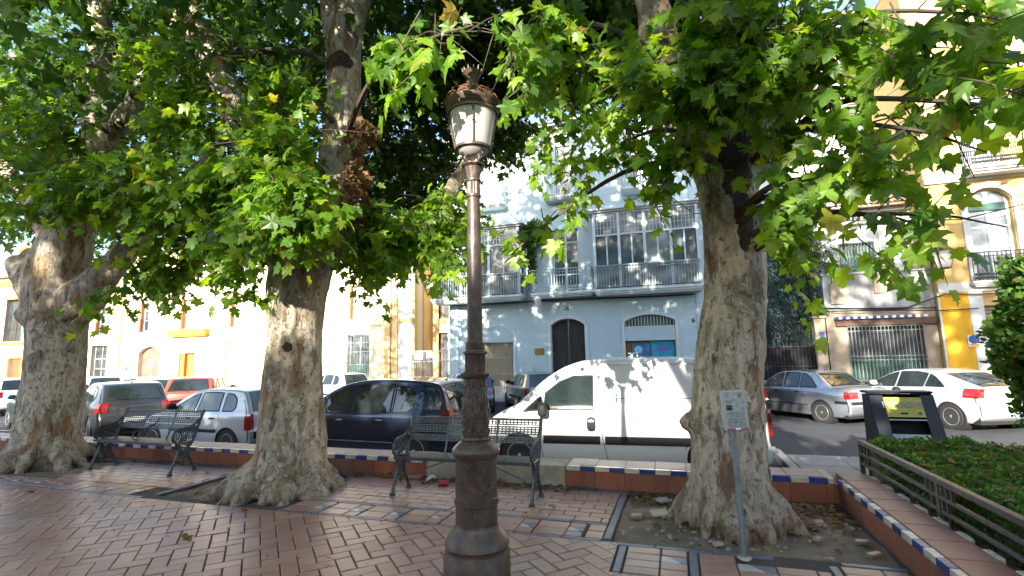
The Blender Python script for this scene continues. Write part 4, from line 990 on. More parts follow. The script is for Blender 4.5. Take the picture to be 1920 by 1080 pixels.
# tiled eave: rows of curved roof tiles
roof = MB(); roof.b2((TX0-0.3,UY-0.55,zeave+0.002),(TX1,UY+0.2,zeave+0.05)); rf = roof.build('tiled_eave', M_ROOF, tan, True)
tm = None
for k in range(int((TX1-TX0+0.3)/0.2)):
    x = TX0-0.2+k*0.2
    if tm is None:
        b = MB(); n = 6; V = []; F = []
        for j, (yy, zz, rr) in enumerate(((-0.62,0.03,0.085),(0.25,0.30,0.075))):
            for i in range(n+1):
                a = PI*i/n; V.append((rr*math.cos(a), yy, zz+rr*math.sin(a)))
        for i in range(n): F.append((i,i+1,n+2+i,n+1+i))
        me = bpy.data.meshes.new('roof_tile'); me.from_pydata(V, [], F); me.materials.append(M_ROOF); tm = me
    o = bpy.data.objects.new('roof_tile', tm); link(o, rf, False); o.location = (x, UY, zeave+0.03)
# back storeys: tall white block behind the tan house
bk = thing('white_block', 'tall sunlit white building rising behind the tan house', 'building', (6,TY+4,ZP))
KY = TY+4.0
kx0, kx1 = X_(1470,250,KY), X_(1716,250,KY); kz1 = 17.0
kw = [[kx0+0.8+1.9*i, z, kx0+1.7+1.9*i, z+1.6] for i in range(3) for z in (7.2,11.2)]
b = wall_with_holes(kx0, kx1, ZP, kz1, KY, 0.2, kw); b.build('wall', M_WHITEP, bk, True)
for w_ in kw: casement(bk, w_[0], w_[1], w_[2], w_[3], KY+0.15, M_FRAMEW, M_PANE, 2, (), 0.06)
b = MB(); b.b2((kx0-0.2,KY-0.3,kz1),(kx1+0.1,KY+8,kz1+0.12)); b.build('roof', M_ROOF, bk, True)
b = MB()
for z in (10.2,): b.b2((kx0,KY-0.25,z),(kx1,KY-0.003,z+0.14))
b.pieces('ledge', M_WHITEP, bk, True)
# oval coat of arms on a curved gable piece between the houses
p = at(1712,482,UY-0.1); ca = thing('carved_crest', 'oval carved stone crest on the white wall between tan and yellow houses', 'crest', (p.x,UY-0.1,p.z))
b = MB(); b.lathe([(0.001,-0.05),(0.26,-0.05),(0.34,0.0),(0.34,0.09)], (0,0,0), 24, axis='y', mod=lambda a,z: 1+0.25*abs(math.sin(a))+0.05*math.sin(8*a)); b.build('crest_rim', M_STONE, ca)
b = MB(); b.lathe([(0.001,-0.13),(0.12,-0.12),(0.22,-0.051)], (0,0,0), 16, axis='y', mod=lambda a,z: 1+0.3*abs(math.sin(a))+0.12*math.sin(5*a)); b.build('crest_shield', M_GREYP, ca)
# yellow building
YY = 21.4
yel = thing('yellow_building', 'yellow plastered building with arched window, iron balconies and a deep yellow ground floor', 'building', (11,YY,ZP))
yx0, yx1 = TX1+0.02, 25.0
zf1 = Z_(1870,540,YY); zband = Z_(1870,327,YY); zs2 = Z_(1870,306,YY-0.5)
aw_ = list(rect(1822,352,1906,540,YY)); aw_[1] = zf1
w3 = [aw_[0], zs2+0.02, aw_[2], zs2+3.0]
panel_top = Z_(1800,548,YY)
sd = list(rect(1852,560,1925,700,YY)); sd[1] = ZP+0.03; sd[3] = panel_top-0.5
more = [[v+3.4 if i % 2 == 0 else v for i, v in enumerate(q)] for q in (aw_, w3)]
b = wall_with_holes(yx0, yx1, ZP, 15.8, YY, 0.3, [aw_, w3, sd]+more, arcs=[(0,0.42),(3,0.42)]); b.build('wall', M_YELLOW, yel, True)
pa, pb_ = X_(1768,640,YY), X_(1826,640,YY)
b = MB(); b.b2((pa,YY-0.03,ZP),(pb_,YY-0.003,panel_top)); b.build('yellow_panel', M_DEEPY, yel, True)
b = MB(); b.b2((pb_+0.003,YY-0.05,ZP),(sd[0]-0.003,YY-0.004,panel_top)); b.b2((yx0,YY-0.04,ZP),(pa-0.003,YY-0.004,panel_top)); b.b2((yx0,YY-0.06,panel_top+0.003),(yx1,YY-0.004,zf1+0.25)); b.b2((yx0,YY-0.10,zband-0.13),(yx1,YY-0.004,zband+0.10)); b.pieces('white_bands', M_WHITEP, yel, True)
# window surround
arch_band(yel, aw_[0]-0.02, aw_[2]+0.02, aw_[3]-0.4, 0.42, YY, 0.2, 0.08, M_WHITEP, 'window_surround_arch')
b = MB(); b.b2((aw_[0]-0.22,YY-0.08,zf1+0.26),(aw_[0]-0.02,YY-0.004,aw_[3]-0.4)); b.b2((aw_[2]+0.02,YY-0.08,zf1+0.26),(aw_[2]+0.22,YY-0.004,aw_[3]-0.4)); b.pieces('window_surround', M_WHITEP, yel, True)
for q in (aw_, w3, *more):
    casement(yel, q[0], q[1], q[2], q[3], YY+0.18, M_FRAMEW, m_glass_window('window_pane_pale', (0.10,0.12,0.14), 0.08, (0.42,0.45,0.48)), 2, (0.42,0.62), 0.09)
b = MB(); b.b2((aw_[0]+0.1,YY+0.12,aw_[3]-0.75),(aw_[2]-0.1,YY+0.175,aw_[3]-0.5)); b.build('rolled_blind', M_GREENW, yel, True)
slab_moulded(yel, aw_[0]-0.3, aw_[2]+0.3, YY-0.35, YY-0.062, zf1+0.25, M_WHITEP, 0.2); rail_box(yel, aw_[0]-0.22, aw_[2]+0.22, zf1+0.25, zf1+1.25, YY-0.3, YY-0.07, M_IRONB, 0.12, 'balcony_railing', curl=True)
cx0, cx1 = X_(1816,300,YY-0.6), X_(1816,300,YY-0.6)+4.5
slab_moulded(yel, cx0, cx1, YY-0.65, YY-0.003, zs2, M_WHITEP, 0.3); rail_box(yel, cx0+0.08, cx1-0.08, zs2, zs2+1.05, YY-0.6, YY-0.01, M_IRONB, 0.115, 'balcony_railing', curl=True)
b = MB(); n_ = 30
for k in range(n_): b.b2((sd[0],YY+0.1,sd[1]+(sd[3]-sd[1])*k/n_),(sd[2],YY+0.15+0.02*(k%2),sd[1]+(sd[3]-sd[1])*(k+1)/n_-0.006))
b.build('roller_shutter', M_MAROON, yel, True)
r_ = rect(1815,628,1838,650,YY-0.07); b = MB(); b.b2((r_[0],YY-0.075,r_[1]),(r_[2],YY-0.055,r_[3])); s_ = b.build('no_parking_sign', M_WHITE); tag(s_, 'white plate with blue disc on the white pilaster of the yellow building', 'sign')
b = MB(); b.lathe([(0.001,0),(0.15,0),(0.15,-0.006),(0.001,-0.006)], ((r_[0]+r_[2])/2,YY-0.078,(r_[1]+r_[3])/2+0.05), 20, axis='y'); b.build('blue_disc', M_INKB, s_)
b = MB(); b.b2((r_[0]+0.04,YY-0.079,r_[1]+0.03),(r_[2]-0.04,YY-0.0765,r_[1]+0.10)); b.build('yellow_strip', M_DEEPY, s_)
pn = at(1880,346,YY); text('26', 0.2, M_INK, (pn.x, YY-0.115, pn.z+0.05), yel)
p = at(1772,492,YY-0.75); wall_lantern((p.x,YY-0.68,p.z-0.05), 'large four sided lantern on a bracket over the yellow ground floor', 1.35, simple('rusty_iron', (0.16,0.09,0.05), 0.6, metal=0.3))
b = MB(); b.b2((yx0,YY-0.4,15.8),(yx1,YY+9,15.95)); b.build('roof', M_ROOF, yel, True)

# cables strung along and between the facades
def cable(pts, r, label):
    P = []
    for i in range(len(pts)-1):
        a, c = Vector(pts[i]), Vector(pts[i+1]); L = (c-a).length; sag = 0.012*L*L*0.12
        for k in range(12):
            t = k/12; q = a.lerp(c, t); q.z -= sag*4*t*(1-t); P.append(q)
    P.append(Vector(pts[-1])); b = MB(); b.tube(P, r, 5); o = b.build('cable', M_WIRE); tag(o, label, 'cable'); return o
zc = Z_(1000,566,FY-0.08)
cable([(BX0-1.6,FY+4.3,zc+0.25),(BX0,FY-0.1,Z_(850,573,FY)),(at(1000,565,FY).x,FY-0.1,Z_(1000,565,FY)),(at(1110,560,FY).x,FY-0.1,Z_(1110,560,FY)),(at(1300,552,FY).x,FY-0.1,Z_(1300,552,FY))], 0.03, 'black cable running under the balconies of the blue building')
cable([at(1440,575,FY), at(1560,578,TY-0.15), at(1700,577,TY-0.15), at(1770,552,YY-0.15), at(1900,550,YY-0.15)], 0.022, 'cable running above the shop grille to the yellow panel')
cable([at(1560,583,TY-0.2), at(1690,582,TY-0.2), at(1765,582,YY-0.15), at(1835,578,YY-0.15)], 0.018, 'lower cable looping over the tan house front')
cable([at(1716,412,YY-0.3), at(1800,412,YY-0.3), at(1930,380,YY-0.3)], 0.022, 'cable crossing the arched window of the yellow building')
cable([at(1130,270,FY-3), at(1300,400,FY-3), at(1716,414,YY-0.3)], 0.018, 'thin cable strung from the blue building to the yellow building')
# buildings on the other side of the square, behind the viewer
op = thing('opposite_houses', 'row of plain white houses closing the square behind the viewer', 'building', (-5,-31,0))
b = MB(); b.b2((-60,-42,-0.3),(14,-31,14.2)); b.b2((14.01,-42,-0.3),(60,-31.4,12.4)); b.build('wall', M_WHITEP, op, True)
b = MB()
for i in range(30):
    for z in (1.2,4.6,8.0,11.2): b.b2((-58+i*3.2,-30.98,z),(-56.8+i*3.2,-30.9,z+1.9))
b.build('windows', M_PANE, op, True, kind='stuff')
# ------------------------------------------------------------------ trees
def half(pts): return [(x,y) for x,y in pts]+[(-x,y) for x,y in reversed(pts[1:-1])]
HI = half([(0,0),(0.12,-0.09),(0.28,-0.06),(0.47,0.03),(0.39,0.13),(0.31,0.25),(0.43,0.33),(0.47,0.46),(0.57,0.60),(0.40,0.58),(0.23,0.57),(0.22,0.72),(0.12,0.84),(0,1.03)])
LO = half([(0,-0.02),(0.45,0.02),(0.30,0.26),(0.54,0.57),(0.22,0.58),(0,1.02)])
def leaf_template(outline, seed=0):
    """lobed leaf with its own skew, curl and folded halves"""
    r = random.Random(seed*7+1); P = [(0,0.36)]+outline; V = []
    curl, fold, tw, sk = r.uniform(0.15,0.75), r.uniform(-0.15,0.45), r.uniform(-0.35,0.35), r.uniform(-0.12,0.12)
    sx, sl = r.uniform(0.85,1.15), r.uniform(0.85,1.1)
    for i, (x, y) in enumerate(P):
        jx, jy = (r.uniform(-0.05,0.05), r.uniform(-0.05,0.05)) if i else (0,0)
        x, y = x*sx*(sl if x < 0 else 1)+sk*y+jx, y+jy
        z = 0.08 - curl*(max(0,y-0.25))**2*0.9 - 0.25*x*x*(1+curl) + fold*abs(x)*0.6 + tw*x*y
        if i: z += r.uniform(-0.045,0.045)
        V.append((x, y, z))
    n = len(outline); F = [(0, 1+i, 1+(i+1) % n) for i in range(n)]
    return np.array(V), np.array(F)
T_HI = [leaf_template(HI, s) for s in range(8)]; T_LO = [leaf_template(LO, s) for s in range(5)]
def unit(a): return a/np.maximum(np.linalg.norm(a, axis=-1, keepdims=True), 1e-9)
def spray_leaves(org, dirs, length, per, size, droop=0.55, flat=0.5):
    """leaf frames along twigs: positions, tip vectors, normals, sizes"""
    n = len(org); t = (np.arange(per)+0.6)/per
    t = np.clip(t[None,:] + RNG.normal(0,0.05,(n,per)), 0.08, 1.05)
    L = length*(0.7+0.6*RNG.random((n,1)))
    curve = np.zeros((n,per,3)); curve[:,:,2] = -0.35*(t*L)**2
    pos = org[:,None,:] + dirs[:,None,:]*(t*L)[:,:,None] + curve
    side = unit(np.cross(dirs, np.array([0,0,1.0]))+1e-4)
    sgn = np.where((np.arange(per)[None,:] % 2) == 0, 1.0, -1.0)*np.ones((n,1))
    tip = side[:,None,:]*sgn[:,:,None]*0.8 + dirs[:,None,:]*0.6 + RNG.normal(0,0.35,(n,per,3))
    tip[:,:,2] -= droop*(0.4+1.2*RNG.random((n,per)))
    tip = unit(tip)
    nor = RNG.normal(0,0.45,(n,per,3)); nor[:,:,2] += 0.9*flat+0.15; nor[:,:,1] -= 0.55*(1-flat); nor = nor - tip*np.sum(nor*tip,-1,keepdims=True); nor = unit(nor)
    pos = pos + tip*(0.035+0.04*RNG.random((n,per,1)))
    sz = size*(0.55+0.75*RNG.random((n,per)))
    return pos.reshape(-1,3), tip.reshape(-1,3), nor.reshape(-1,3), sz.reshape(-1), L[:,0]
def leaves_mesh(name, pos, tip, nor, sz, templates, mat, parent, world=True):
    side = np.cross(tip, nor); Vs = []; Fs = []; off = 0; k = len(templates)
    for ti in range(k):
        idx = np.arange(ti, len(pos), k)
        if not len(idx): continue
        TV, TF = templates[ti]
        V = pos[idx][:,None,:] + sz[idx][:,None,None]*(TV[None,:,0:1]*side[idx][:,None,:] + TV[None,:,1:2]*tip[idx][:,None,:] + TV[None,:,2:3]*nor[idx][:,None,:])
        F = TF[None,:,:] + (np.arange(len(idx))*len(TV))[:,None,None] + off
        Vs.append(V.reshape(-1,3)); Fs.append(F.reshape(-1,3)); off += len(idx)*len(TV)
    return npmesh(name, np.concatenate(Vs), np.concatenate(Fs), mat, parent, world, kind='stuff')
def twigs_mesh(name, org, dirs, L, parent, r0=0.006):
    n = len(org); ts = np.array([0,0.5,1.0]); c = np.zeros((n,3,3)); tt = ts[None,:]*L[:,None]; c[:,:,2] = -0.35*tt**2
    P = org[:,None,:]+dirs[:,None,:]*tt[:,:,None]+c
    s = unit(np.cross(dirs, np.array([0,0,1.0]))+1e-4); u = unit(np.cross(s, dirs)); rr = r0*np.array([1,0.75,0.35])
    V = []
    for k in range(3):
        a = 2*PI*k/3; V.append(P + (s*math.cos(a)+u*math.sin(a))[:,None,:]*rr[None,:,None])
    V = np.stack(V, axis=2).reshape(-1,3)   # n,3(ring),3(k)
    F = []
    for i in range(2):
        for k in range(3): j = (k+1) % 3; F.append((i*3+k, i*3+j, (i+1)*3+j, (i+1)*3+k))
    F = np.array(F)[None,:,:] + (np.arange(n)*9)[:,None,None]
    return npmesh(name, V, F.reshape(-1,4), M_TWIG, parent, True, kind='stuff')

def remesh(b, voxel, passes=2):
    me = bpy.data.meshes.new('tmp'); me.from_pydata(b.v, [], b.f); me.update()
    o = bpy.data.objects.new('tmp', me); COL.objects.link(o)
    m = o.modifiers.new('r', 'REMESH'); m.mode = 'VOXEL'; m.voxel_size = voxel; m.use_smooth_shade = True
    s = o.modifiers.new('s', 'SMOOTH'); s.factor = 0.6; s.iterations = passes*5
    dg = bpy.context.evaluated_depsgraph_get(); dg.update()
    out = bpy.data.meshes.new_from_object(o.evaluated_get(dg)); bpy.data.objects.remove(o); bpy.data.meshes.remove(me)
    return out
def smooth_path(pts, n=6):
    """Catmull-Rom through (x,y,z,r)"""
    P = [np.array(p, float) for p in pts]; P = [2*P[0]-P[1]]+P+[2*P[-1]-P[-2]]; out = []
    for i in range(1, len(P)-2):
        for k in range(n):
            t = k/n; a,b_,c,d = P[i-1],P[i],P[i+1],P[i+2]
            out.append(0.5*((2*b_)+(-a+c)*t+(2*a-5*b_+4*c-d)*t*t+(-a+3*b_-3*c+d)*t**3))
    out.append(P[-2]); return out
def trunk_mesh(limbs, voxel, seed, roots, bumps=(), hollow=None):
    b = MB()
    for lb in limbs:
        sp = smooth_path(lb, 6); b.tube([p[:3] for p in sp], [max(0.012, p[3]) for p in sp], 14)
    base = limbs[0][0]
    roots = [(a,l,r*0.78) for a,l,r in roots] + [(a+0.38,l*0.75,r*0.6) for a,l,r in roots]
    for (ang, length, r) in roots:
        dx, dy = math.cos(ang), math.sin(ang)
        pts = [(base[0]+dx*base[3]*0.35, base[1]+dy*base[3]*0.35, 0.60, r*0.62), (base[0]+dx*base[3]*0.75, base[1]+dy*base[3]*0.70, 0.27, r*0.9), (base[0]+dx*(base[3]+length*0.35), base[1]+dy*(base[3]+length*0.30), 0.07, r*0.8), (base[0]+dx*(base[3]+length), base[1]+dy*(base[3]+length), -0.09, r*0.45)]
        sp = smooth_path(pts, 5); b.tube([p[:3] for p in sp], [p[3] for p in sp], 10)
    for (x,y,z,r) in bumps: b.lathe([(r*math.sin(PI*i/6)+0.001, r*-math.cos(PI*i/6)) for i in range(7)], (x,y,z), 10)
    me = remesh(b, voxel, 3)
    nv = len(me.vertices); co = np.empty(nv*3, np.float32); me.vertices.foreach_get('co', co); co = co.reshape(-1,3)
    no = np.empty(nv*3, np.float32); me.vertices.foreach_get('normal', no); no = no.reshape(-1,3)
    d = np.empty(nv)
    for i in range(nv):
        x, y, z = co[i]
        p1 = Vector((x*2.2+seed, y*2.2, z*0.9)); p2 = Vector((x*7, y*7+seed, z*1.6)); p3 = Vector((x*19, y*19, z*6+seed))
        fl = noise.noise(p3); 
        d[i] = 0.045*noise.noise(p1) + 0.022*noise.noise(p2) + 0.010*fl + (0.016*noise.noise(Vector((x*15,y*15,z*1.3)))*max(0,1-z/1.1)) + (0.008 if noise.noise(Vector((x*9+seed,y*9,z*3.5))) > 0.12 else 0.0)
    co += no*d[:,None].astype(np.float32)
    me.vertices.foreach_set('co', co.ravel()); me.update()
    return me
def P4(px, py, Y, r): p = at(px, py, Y); return (p.x, p.y, p.z, r)

CLEAR = [(1372,330,62,100,0.2),(1380,480,66,90,0.05),(1700,200,70,50,0.3),(1600,420,90,60,0.4),(1240,80,45,50,0.4),(1870,330,60,60,0.3),(880,155,60,46,0.05),
  (640,240,56,150,0.1),(655,60,62,80,0.12),(430,190,44,110,0.2),(370,50,40,60,0.25),(560,520,80,40,0.3),(720,340,40,40,0.3),(190,60,40,90,0.05),(195,230,56,66,0.15),(262,170,36,46,0.2),(100,500,60,60,0.2),(30,340,50,50,0.3)]
def make_tree(name, label, base, limbs, roots, blobs, high, seed, voxel=0.035, bumps=(), nleaf=260, dens=0.85, lift=45, clear=(), dead=None, hollow=None, group=None):
    clear = CLEAR; t = thing(name, label, 'tree', base, group=group)
    me = trunk_mesh(limbs, voxel, seed, roots, bumps)
    me.materials.clear(); me.materials.append(M_BARK)
    nv = len(me.vertices); co = np.empty(nv*3, np.float32); me.vertices.foreach_get('co', co); co = co.reshape(-1,3); rot = np.zeros(nv, np.float32)
    for (hx,hy,hz,rx,ry,rz) in (hollow or []):
        q = ((co[:,0]-hx)/rx)**2+((co[:,1]-hy)/ry)**2+((co[:,2]-hz)/rz)**2
        for i in np.nonzero(q < 2.2)[0]:
            v = Vector(co[i]); qq = q[i]+0.55*noise.noise(v*7)+0.35*noise.noise(v*19); rot[i] = max(rot[i], min(1.0, max(0.0, (1.15-qq)*2.2)))
    at_ = me.attributes.new('rotten_wood', 'FLOAT', 'POINT'); at_.data.foreach_set('value', rot)
    me.polygons.foreach_set('use_smooth', [True]*len(me.polygons))
    o = bpy.data.objects.new('trunk', me); link(o, t, True)
    # nodes on the limbs to which branches attach
    nodes = []
    for lb in limbs:
        for p in smooth_path(lb, 3):
            if p[2] > 1.9: nodes.append(p)
    nodes = np.array(nodes)
    near, far = [], []; orgs = []; dd = []; LL = []
    def do(center, rad, n, per, size, droop, flat, length, dirbias, store):
        u = RNG.normal(0,1,(n,3)); u = unit(u)*(RNG.random((n,1))**(1/2.4)); org = center+u*rad
        d = unit(unit(org-center)*0.7 + dirbias + RNG.normal(0,0.45,(n,3)))
        org = org - d*length*0.4
        ps, tp, nr, sz, L = spray_leaves(org, d, length, per, size, droop, flat)
        store.append((ps,tp,nr,sz)); orgs.append(org); dd.append(d); LL.append(L)
    for bl in blobs:
        px, py, rx, ry, Y, dep, n, kind = bl
        if kind in 'nh' and py > 0: py -= lift if py > 150 else lift*0.4; ry *= 0.85
        c = np.array(at(px,py,Y)); w = pix(c)[2]; sc = w/FPX
        rad = np.array([rx*sc, dep, ry*sc])
        if kind == 'n': do(c, rad, int(n*dens*1.35), 9, 0.120, 0.55, 0.55, 0.50, np.array([0,-0.15,-0.25]), near)
        elif kind in 'hg': do(c, rad, int(max(1,n*dens*1.2)), 7, 0.135, 1.1, 0.25, 0.45, np.array([0.1,-0.1,-0.5]), near)
        elif kind == 'f': do(c, rad, int(n*1.2), 11, 0.138, 0.6, 0.45, 0.55, np.array([0,0,-0.1]), far)
        if (kind == 'n' and n >= 10) or (kind == 'h' and n >= 5) or (kind == 'f' and n > 60):
            # a branch that carries the blob
            k = np.argmin(np.linalg.norm(nodes[:,:3]-c,axis=1) + np.maximum(0, nodes[:,2]-c[2]-0.8)*0.6)
            a = nodes[k]; mid_ = (a[:3]+c)/2+np.array([0,0,0.22*np.linalg.norm(c-a[:3])*0.5])
            r0 = min(a[3]*0.5, 0.04)
            pts = smooth_path([(*a[:3], r0), (*mid_, r0*0.62), (*(c), r0*0.3), (*(c+(c-mid_)*0.5+np.array([0,0,-0.1])), r0*0.1)], 5)
            b = MB(); b.smooth = True; b.tube([p[:3] for p in pts], [max(p[3],0.003) for p in pts], 6)
            for q in range(1 if kind == 'h' else 5):
                s_ = pts[len(pts)//2 + q % (len(pts)//2-1)]; e = c+RNG.normal(0,0.6,3)*rad
                m2 = (s_[:3]+e)/2+np.array([0,0,0.1]); pp = smooth_path([(*s_[:3],0.0065),(*m2,0.0045),(*e,0.002)],5); b.tube([p[:3] for p in pp],[p[3] for p in pp],4)
            b.build('branch', M_TWIG, t, True)
    for (c, rad, n, *sz_) in high: do(np.array(c,float), np.array(rad,float), n, 9, sz_[0] if sz_ else 0.19, 0.5, 0.5, 0.6, np.array([0,0,0.0]), far)
    O_, D_, L_ = np.concatenate(orgs), np.concatenate(dd), np.concatenate(LL)
    rel = O_+D_*L_[:,None]*0.5-np.array(EYE); w = rel@np.array(_F); sx = 960+FPX*(rel@np.array(_R))/w; sy = 540-FPX*(rel@np.array(_U))/w; ok = np.ones(len(O_), bool)
    for (qx,qy,rx_,ry_,kp) in clear: ok &= ~((w > 0)&(w < 6.3)&(((sx-qx)/(rx_+30))**2+((sy-qy)/(ry_+30))**2 < 1)&(RNG.random(len(sx)) > kp))
    tw = twigs_mesh('twigs', O_[ok], D_[ok], L_[ok], t)
    if near:
        A = [np.concatenate([s[i] for s in near]) for i in range(4)]
        # keep foliage out of the lamp and the lens
        keep = np.linalg.norm((A[0]-np.array(EYE)), axis=1) > 1.6
        keep &= ~((np.hypot(A[0][:,0]+1.33, A[0][:,1]-3.2) < 0.36) & (A[0][:,2] < 3.95))
        rel = A[0]-np.array(EYE); w = rel@np.array(_F); sx = 960+FPX*(rel@np.array(_R))/w; sy = 540-FPX*(rel@np.array(_U))/w
        for (qx,qy,rx_,ry_,kp) in clear: keep &= ~((((sx-qx)/rx_)**2+((sy-qy)/ry_)**2 < 1)&(RNG.random(len(sx)) > kp))
        A = [a[keep] for a in A]
        rel = A[0]-np.array(EYE); w = rel@np.array(_F); sx = 960+FPX*(rel@np.array(_R))/w; sy = 540-FPX*(rel@np.array(_U))/w
        vis = (w > 0.3)&(sx > -20)&(sx < 1940)&(sy > -20)&(sy < 1080)
        score = np.where(vis, A[3]/np.maximum(w,0.3), 0); order = np.argsort(-score)[:nleaf]
        sel = np.zeros(len(score), bool); sel[order] = True; sel &= score > 0
        base_inv = MATS[t.name].inverted()
        leafm = []
        for TV, TF in T_HI:
            m_ = bpy.data.meshes.new('leaf'); m_.from_pydata([tuple(v) for v in TV], [], [tuple(int(i) for i in f) for f in TF]); m_.materials.append(M_LEAF); m_.update(); leafm.append(m_)
        for q, i in enumerate(np.nonzero(sel)[0]):
            tip, nor, s_ = A[1][i], A[2][i], A[3][i]; sd_ = np.cross(tip, nor)
            Mx = Matrix(((sd_[0]*s_,tip[0]*s_,nor[0]*s_,A[0][i][0]),(sd_[1]*s_,tip[1]*s_,nor[1]*s_,A[0][i][1]),(sd_[2]*s_,tip[2]*s_,nor[2]*s_,A[0][i][2]),(0,0,0,1)))
            lo = bpy.data.objects.new('leaf', leafm[q % len(leafm)]); COL.objects.link(lo); lo.parent = t; lo.matrix_basis = base_inv @ Mx
        rest = [a[~sel] for a in A]
        leaves_mesh('near_foliage', *rest, T_HI, M_LEAF, t)
    if far:
        A = [np.concatenate([s[i] for s in far]) for i in range(4)]
        keep = np.linalg.norm((A[0]-np.array(EYE)), axis=1) > 3.4
        rel = A[0]-np.array(EYE); w = rel@np.array(_F); sx = 960+FPX*(rel@np.array(_R))/w; sy = 540-FPX*(rel@np.array(_U))/w
        for (qx,qy,rx_,ry_,kp) in clear: keep &= ~((w > 0)&(w < 6.3)&(((sx-qx)/rx_)**2+((sy-qy)/ry_)**2 < 1)&(RNG.random(len(sx)) > kp))
        A = [a[keep] for a in A]
        leaves_mesh('foliage', *A, T_LO, M_LEAFSHADE, t)
        print(name, 'far leaves', len(A[0]))
    if dead:
        orgs_ = []
        for (px,py,rx,ry,Y,n) in dead:
            c = np.array(at(px,py,Y)); sc = pix(c)[2]/FPX; u = RNG.normal(0,0.5,(n,3)); org = c+u*np.array([rx*sc,0.12,ry*sc]); orgs_.append(org)
        org = np.concatenate(orgs_); d = unit(RNG.normal(0,0.5,org.shape)+np.array([0.2,-0.1,-1.0]))
        ps, tp, nr, sz, L = spray_leaves(org, d, 0.16, 3, 0.085, 1.4, 0.2)
        leaves_mesh('withered_leaves', ps, tp, nr, sz, T_LO, M_DEADL, t)
    return t
FOL = 1.0
def B(px,py,rx,ry,Y,dep,n,k): return (px,py,rx,ry,Y,dep,int(n*FOL),k)
# ---- tree at the far left, forking low with a cut stump
t1 = at(85,880,5.35); T1Y = 5.35
limbs1 = [
 [(t1.x,T1Y,-0.15,0.50), P4(92,800,T1Y,0.42), P4(102,700,T1Y,0.385), P4(108,620,T1Y,0.385), P4(104,560,T1Y,0.42), P4(110,500,T1Y,0.42), P4(135,430,T1Y,0.33), P4(160,350,T1Y,0.27), P4(182,280,T1Y,0.23), P4(178,180,T1Y,0.20), P4(186,80,T1Y,0.185), P4(192,-40,T1Y,0.17), P4(205,-260,T1Y,0.12)],
 [P4(90,560,T1Y,0.3), P4(52,515,T1Y-0.05,0.24), P4(28,490,T1Y-0.1,0.18)],
 [P4(130,580,T1Y,0.33), P4(178,535,T1Y,0.26), P4(226,480,T1Y+0.1,0.19), P4(275,420,T1Y+0.3,0.155), P4(350,340,T1Y+0.8,0.13), P4(430,250,T1Y+1.6,0.10)],
 [P4(175,300,T1Y,0.2), P4(225,230,T1Y,0.16), P4(262,165,T1Y+0.1,0.14), P4(320,80,T1Y+0.3,0.11), P4(360,-40,T1Y+0.5,0.09)],
 [P4(110,450,T1Y,0.25), P4(55,375,T1Y+0.2,0.15), P4(0,300,T1Y+0.4,0.13), P4(-90,200,T1Y+0.6,0.10)],
]
blobs1 = [
 B(120,290,150,60,4.3,0.5,46,'n'), B(70,380,130,50,4.2,0.4,40,'n'), B(210,375,140,60,4.1,0.5,60,'n'), B(90,430,110,26,4.2,0.35,22,'n'), B(230,170,70,45,4.3,0.4,24,'n'), B(205,100,50,30,4.4,0.3,8,'n'),
 B(330,260,110,55,4.3,0.4,42,'n'), B(300,560,75,45,5.0,0.35,34,'n'), B(370,500,90,50,5.0,0.4,40,'n'), B(190,600,40,14,4.8,0.2,5,'n'),
 B(240,440,90,40,4.8,0.4,22,'n'), B(60,240,120,60,5.6,0.6,30,'n'),
 B(60,120,160,110,8.5,1.6,230,'f'), B(60,300,140,110,9.0,1.5,180,'f'), B(290,110,170,120,8.5,1.6,260,'f'), B(300,300,170,120,8.8,1.6,260,'f'), B(170,420,190,50,9.5,1.0,110,'f'), B(-150,250,120,200,7.5,1.6,180,'f'), B(-20,410,70,40,8,1.0,40,'f'),
]
high1 = [((-9.0,5.5,7.2),(2.8,3.0,1.9),360), ((-12.0,6,5.2),(1.4,3,1.6),110), ((-8.6,1.8,5.6),(1.6,1.6,1.0),60)]
make_tree('plane_tree', 'thick plane tree at the far end of the walk, with cut stump and low fork', (t1.x,T1Y,0), limbs1,
  [(-0.3,0.55,0.17),(0.9,0.3,0.14),(-1.3,0.35,0.18),(-2.2,0.45,0.16),(3.0,0.5,0.18),(2.0,0.3,0.15)], blobs1, high1, 3.1, clear=[(190,60,40,90,0.05),(200,230,60,70,0.2),(270,150,40,60,0.3),(100,500,60,60,0.2),(30,340,50,50,0.3)],
  bumps=[(t1.x-0.3,T1Y-0.3,2.3,0.16)], hollow=[(*P4(170,400,T1Y-0.2,0)[:3],0.22,0.3,0.45),(*P4(215,250,T1Y-0.15,0)[:3],0.12,0.2,0.3),(*P4(120,470,T1Y-0.35,0)[:3],0.2,0.2,0.3)], group='plane trees on the plaza')
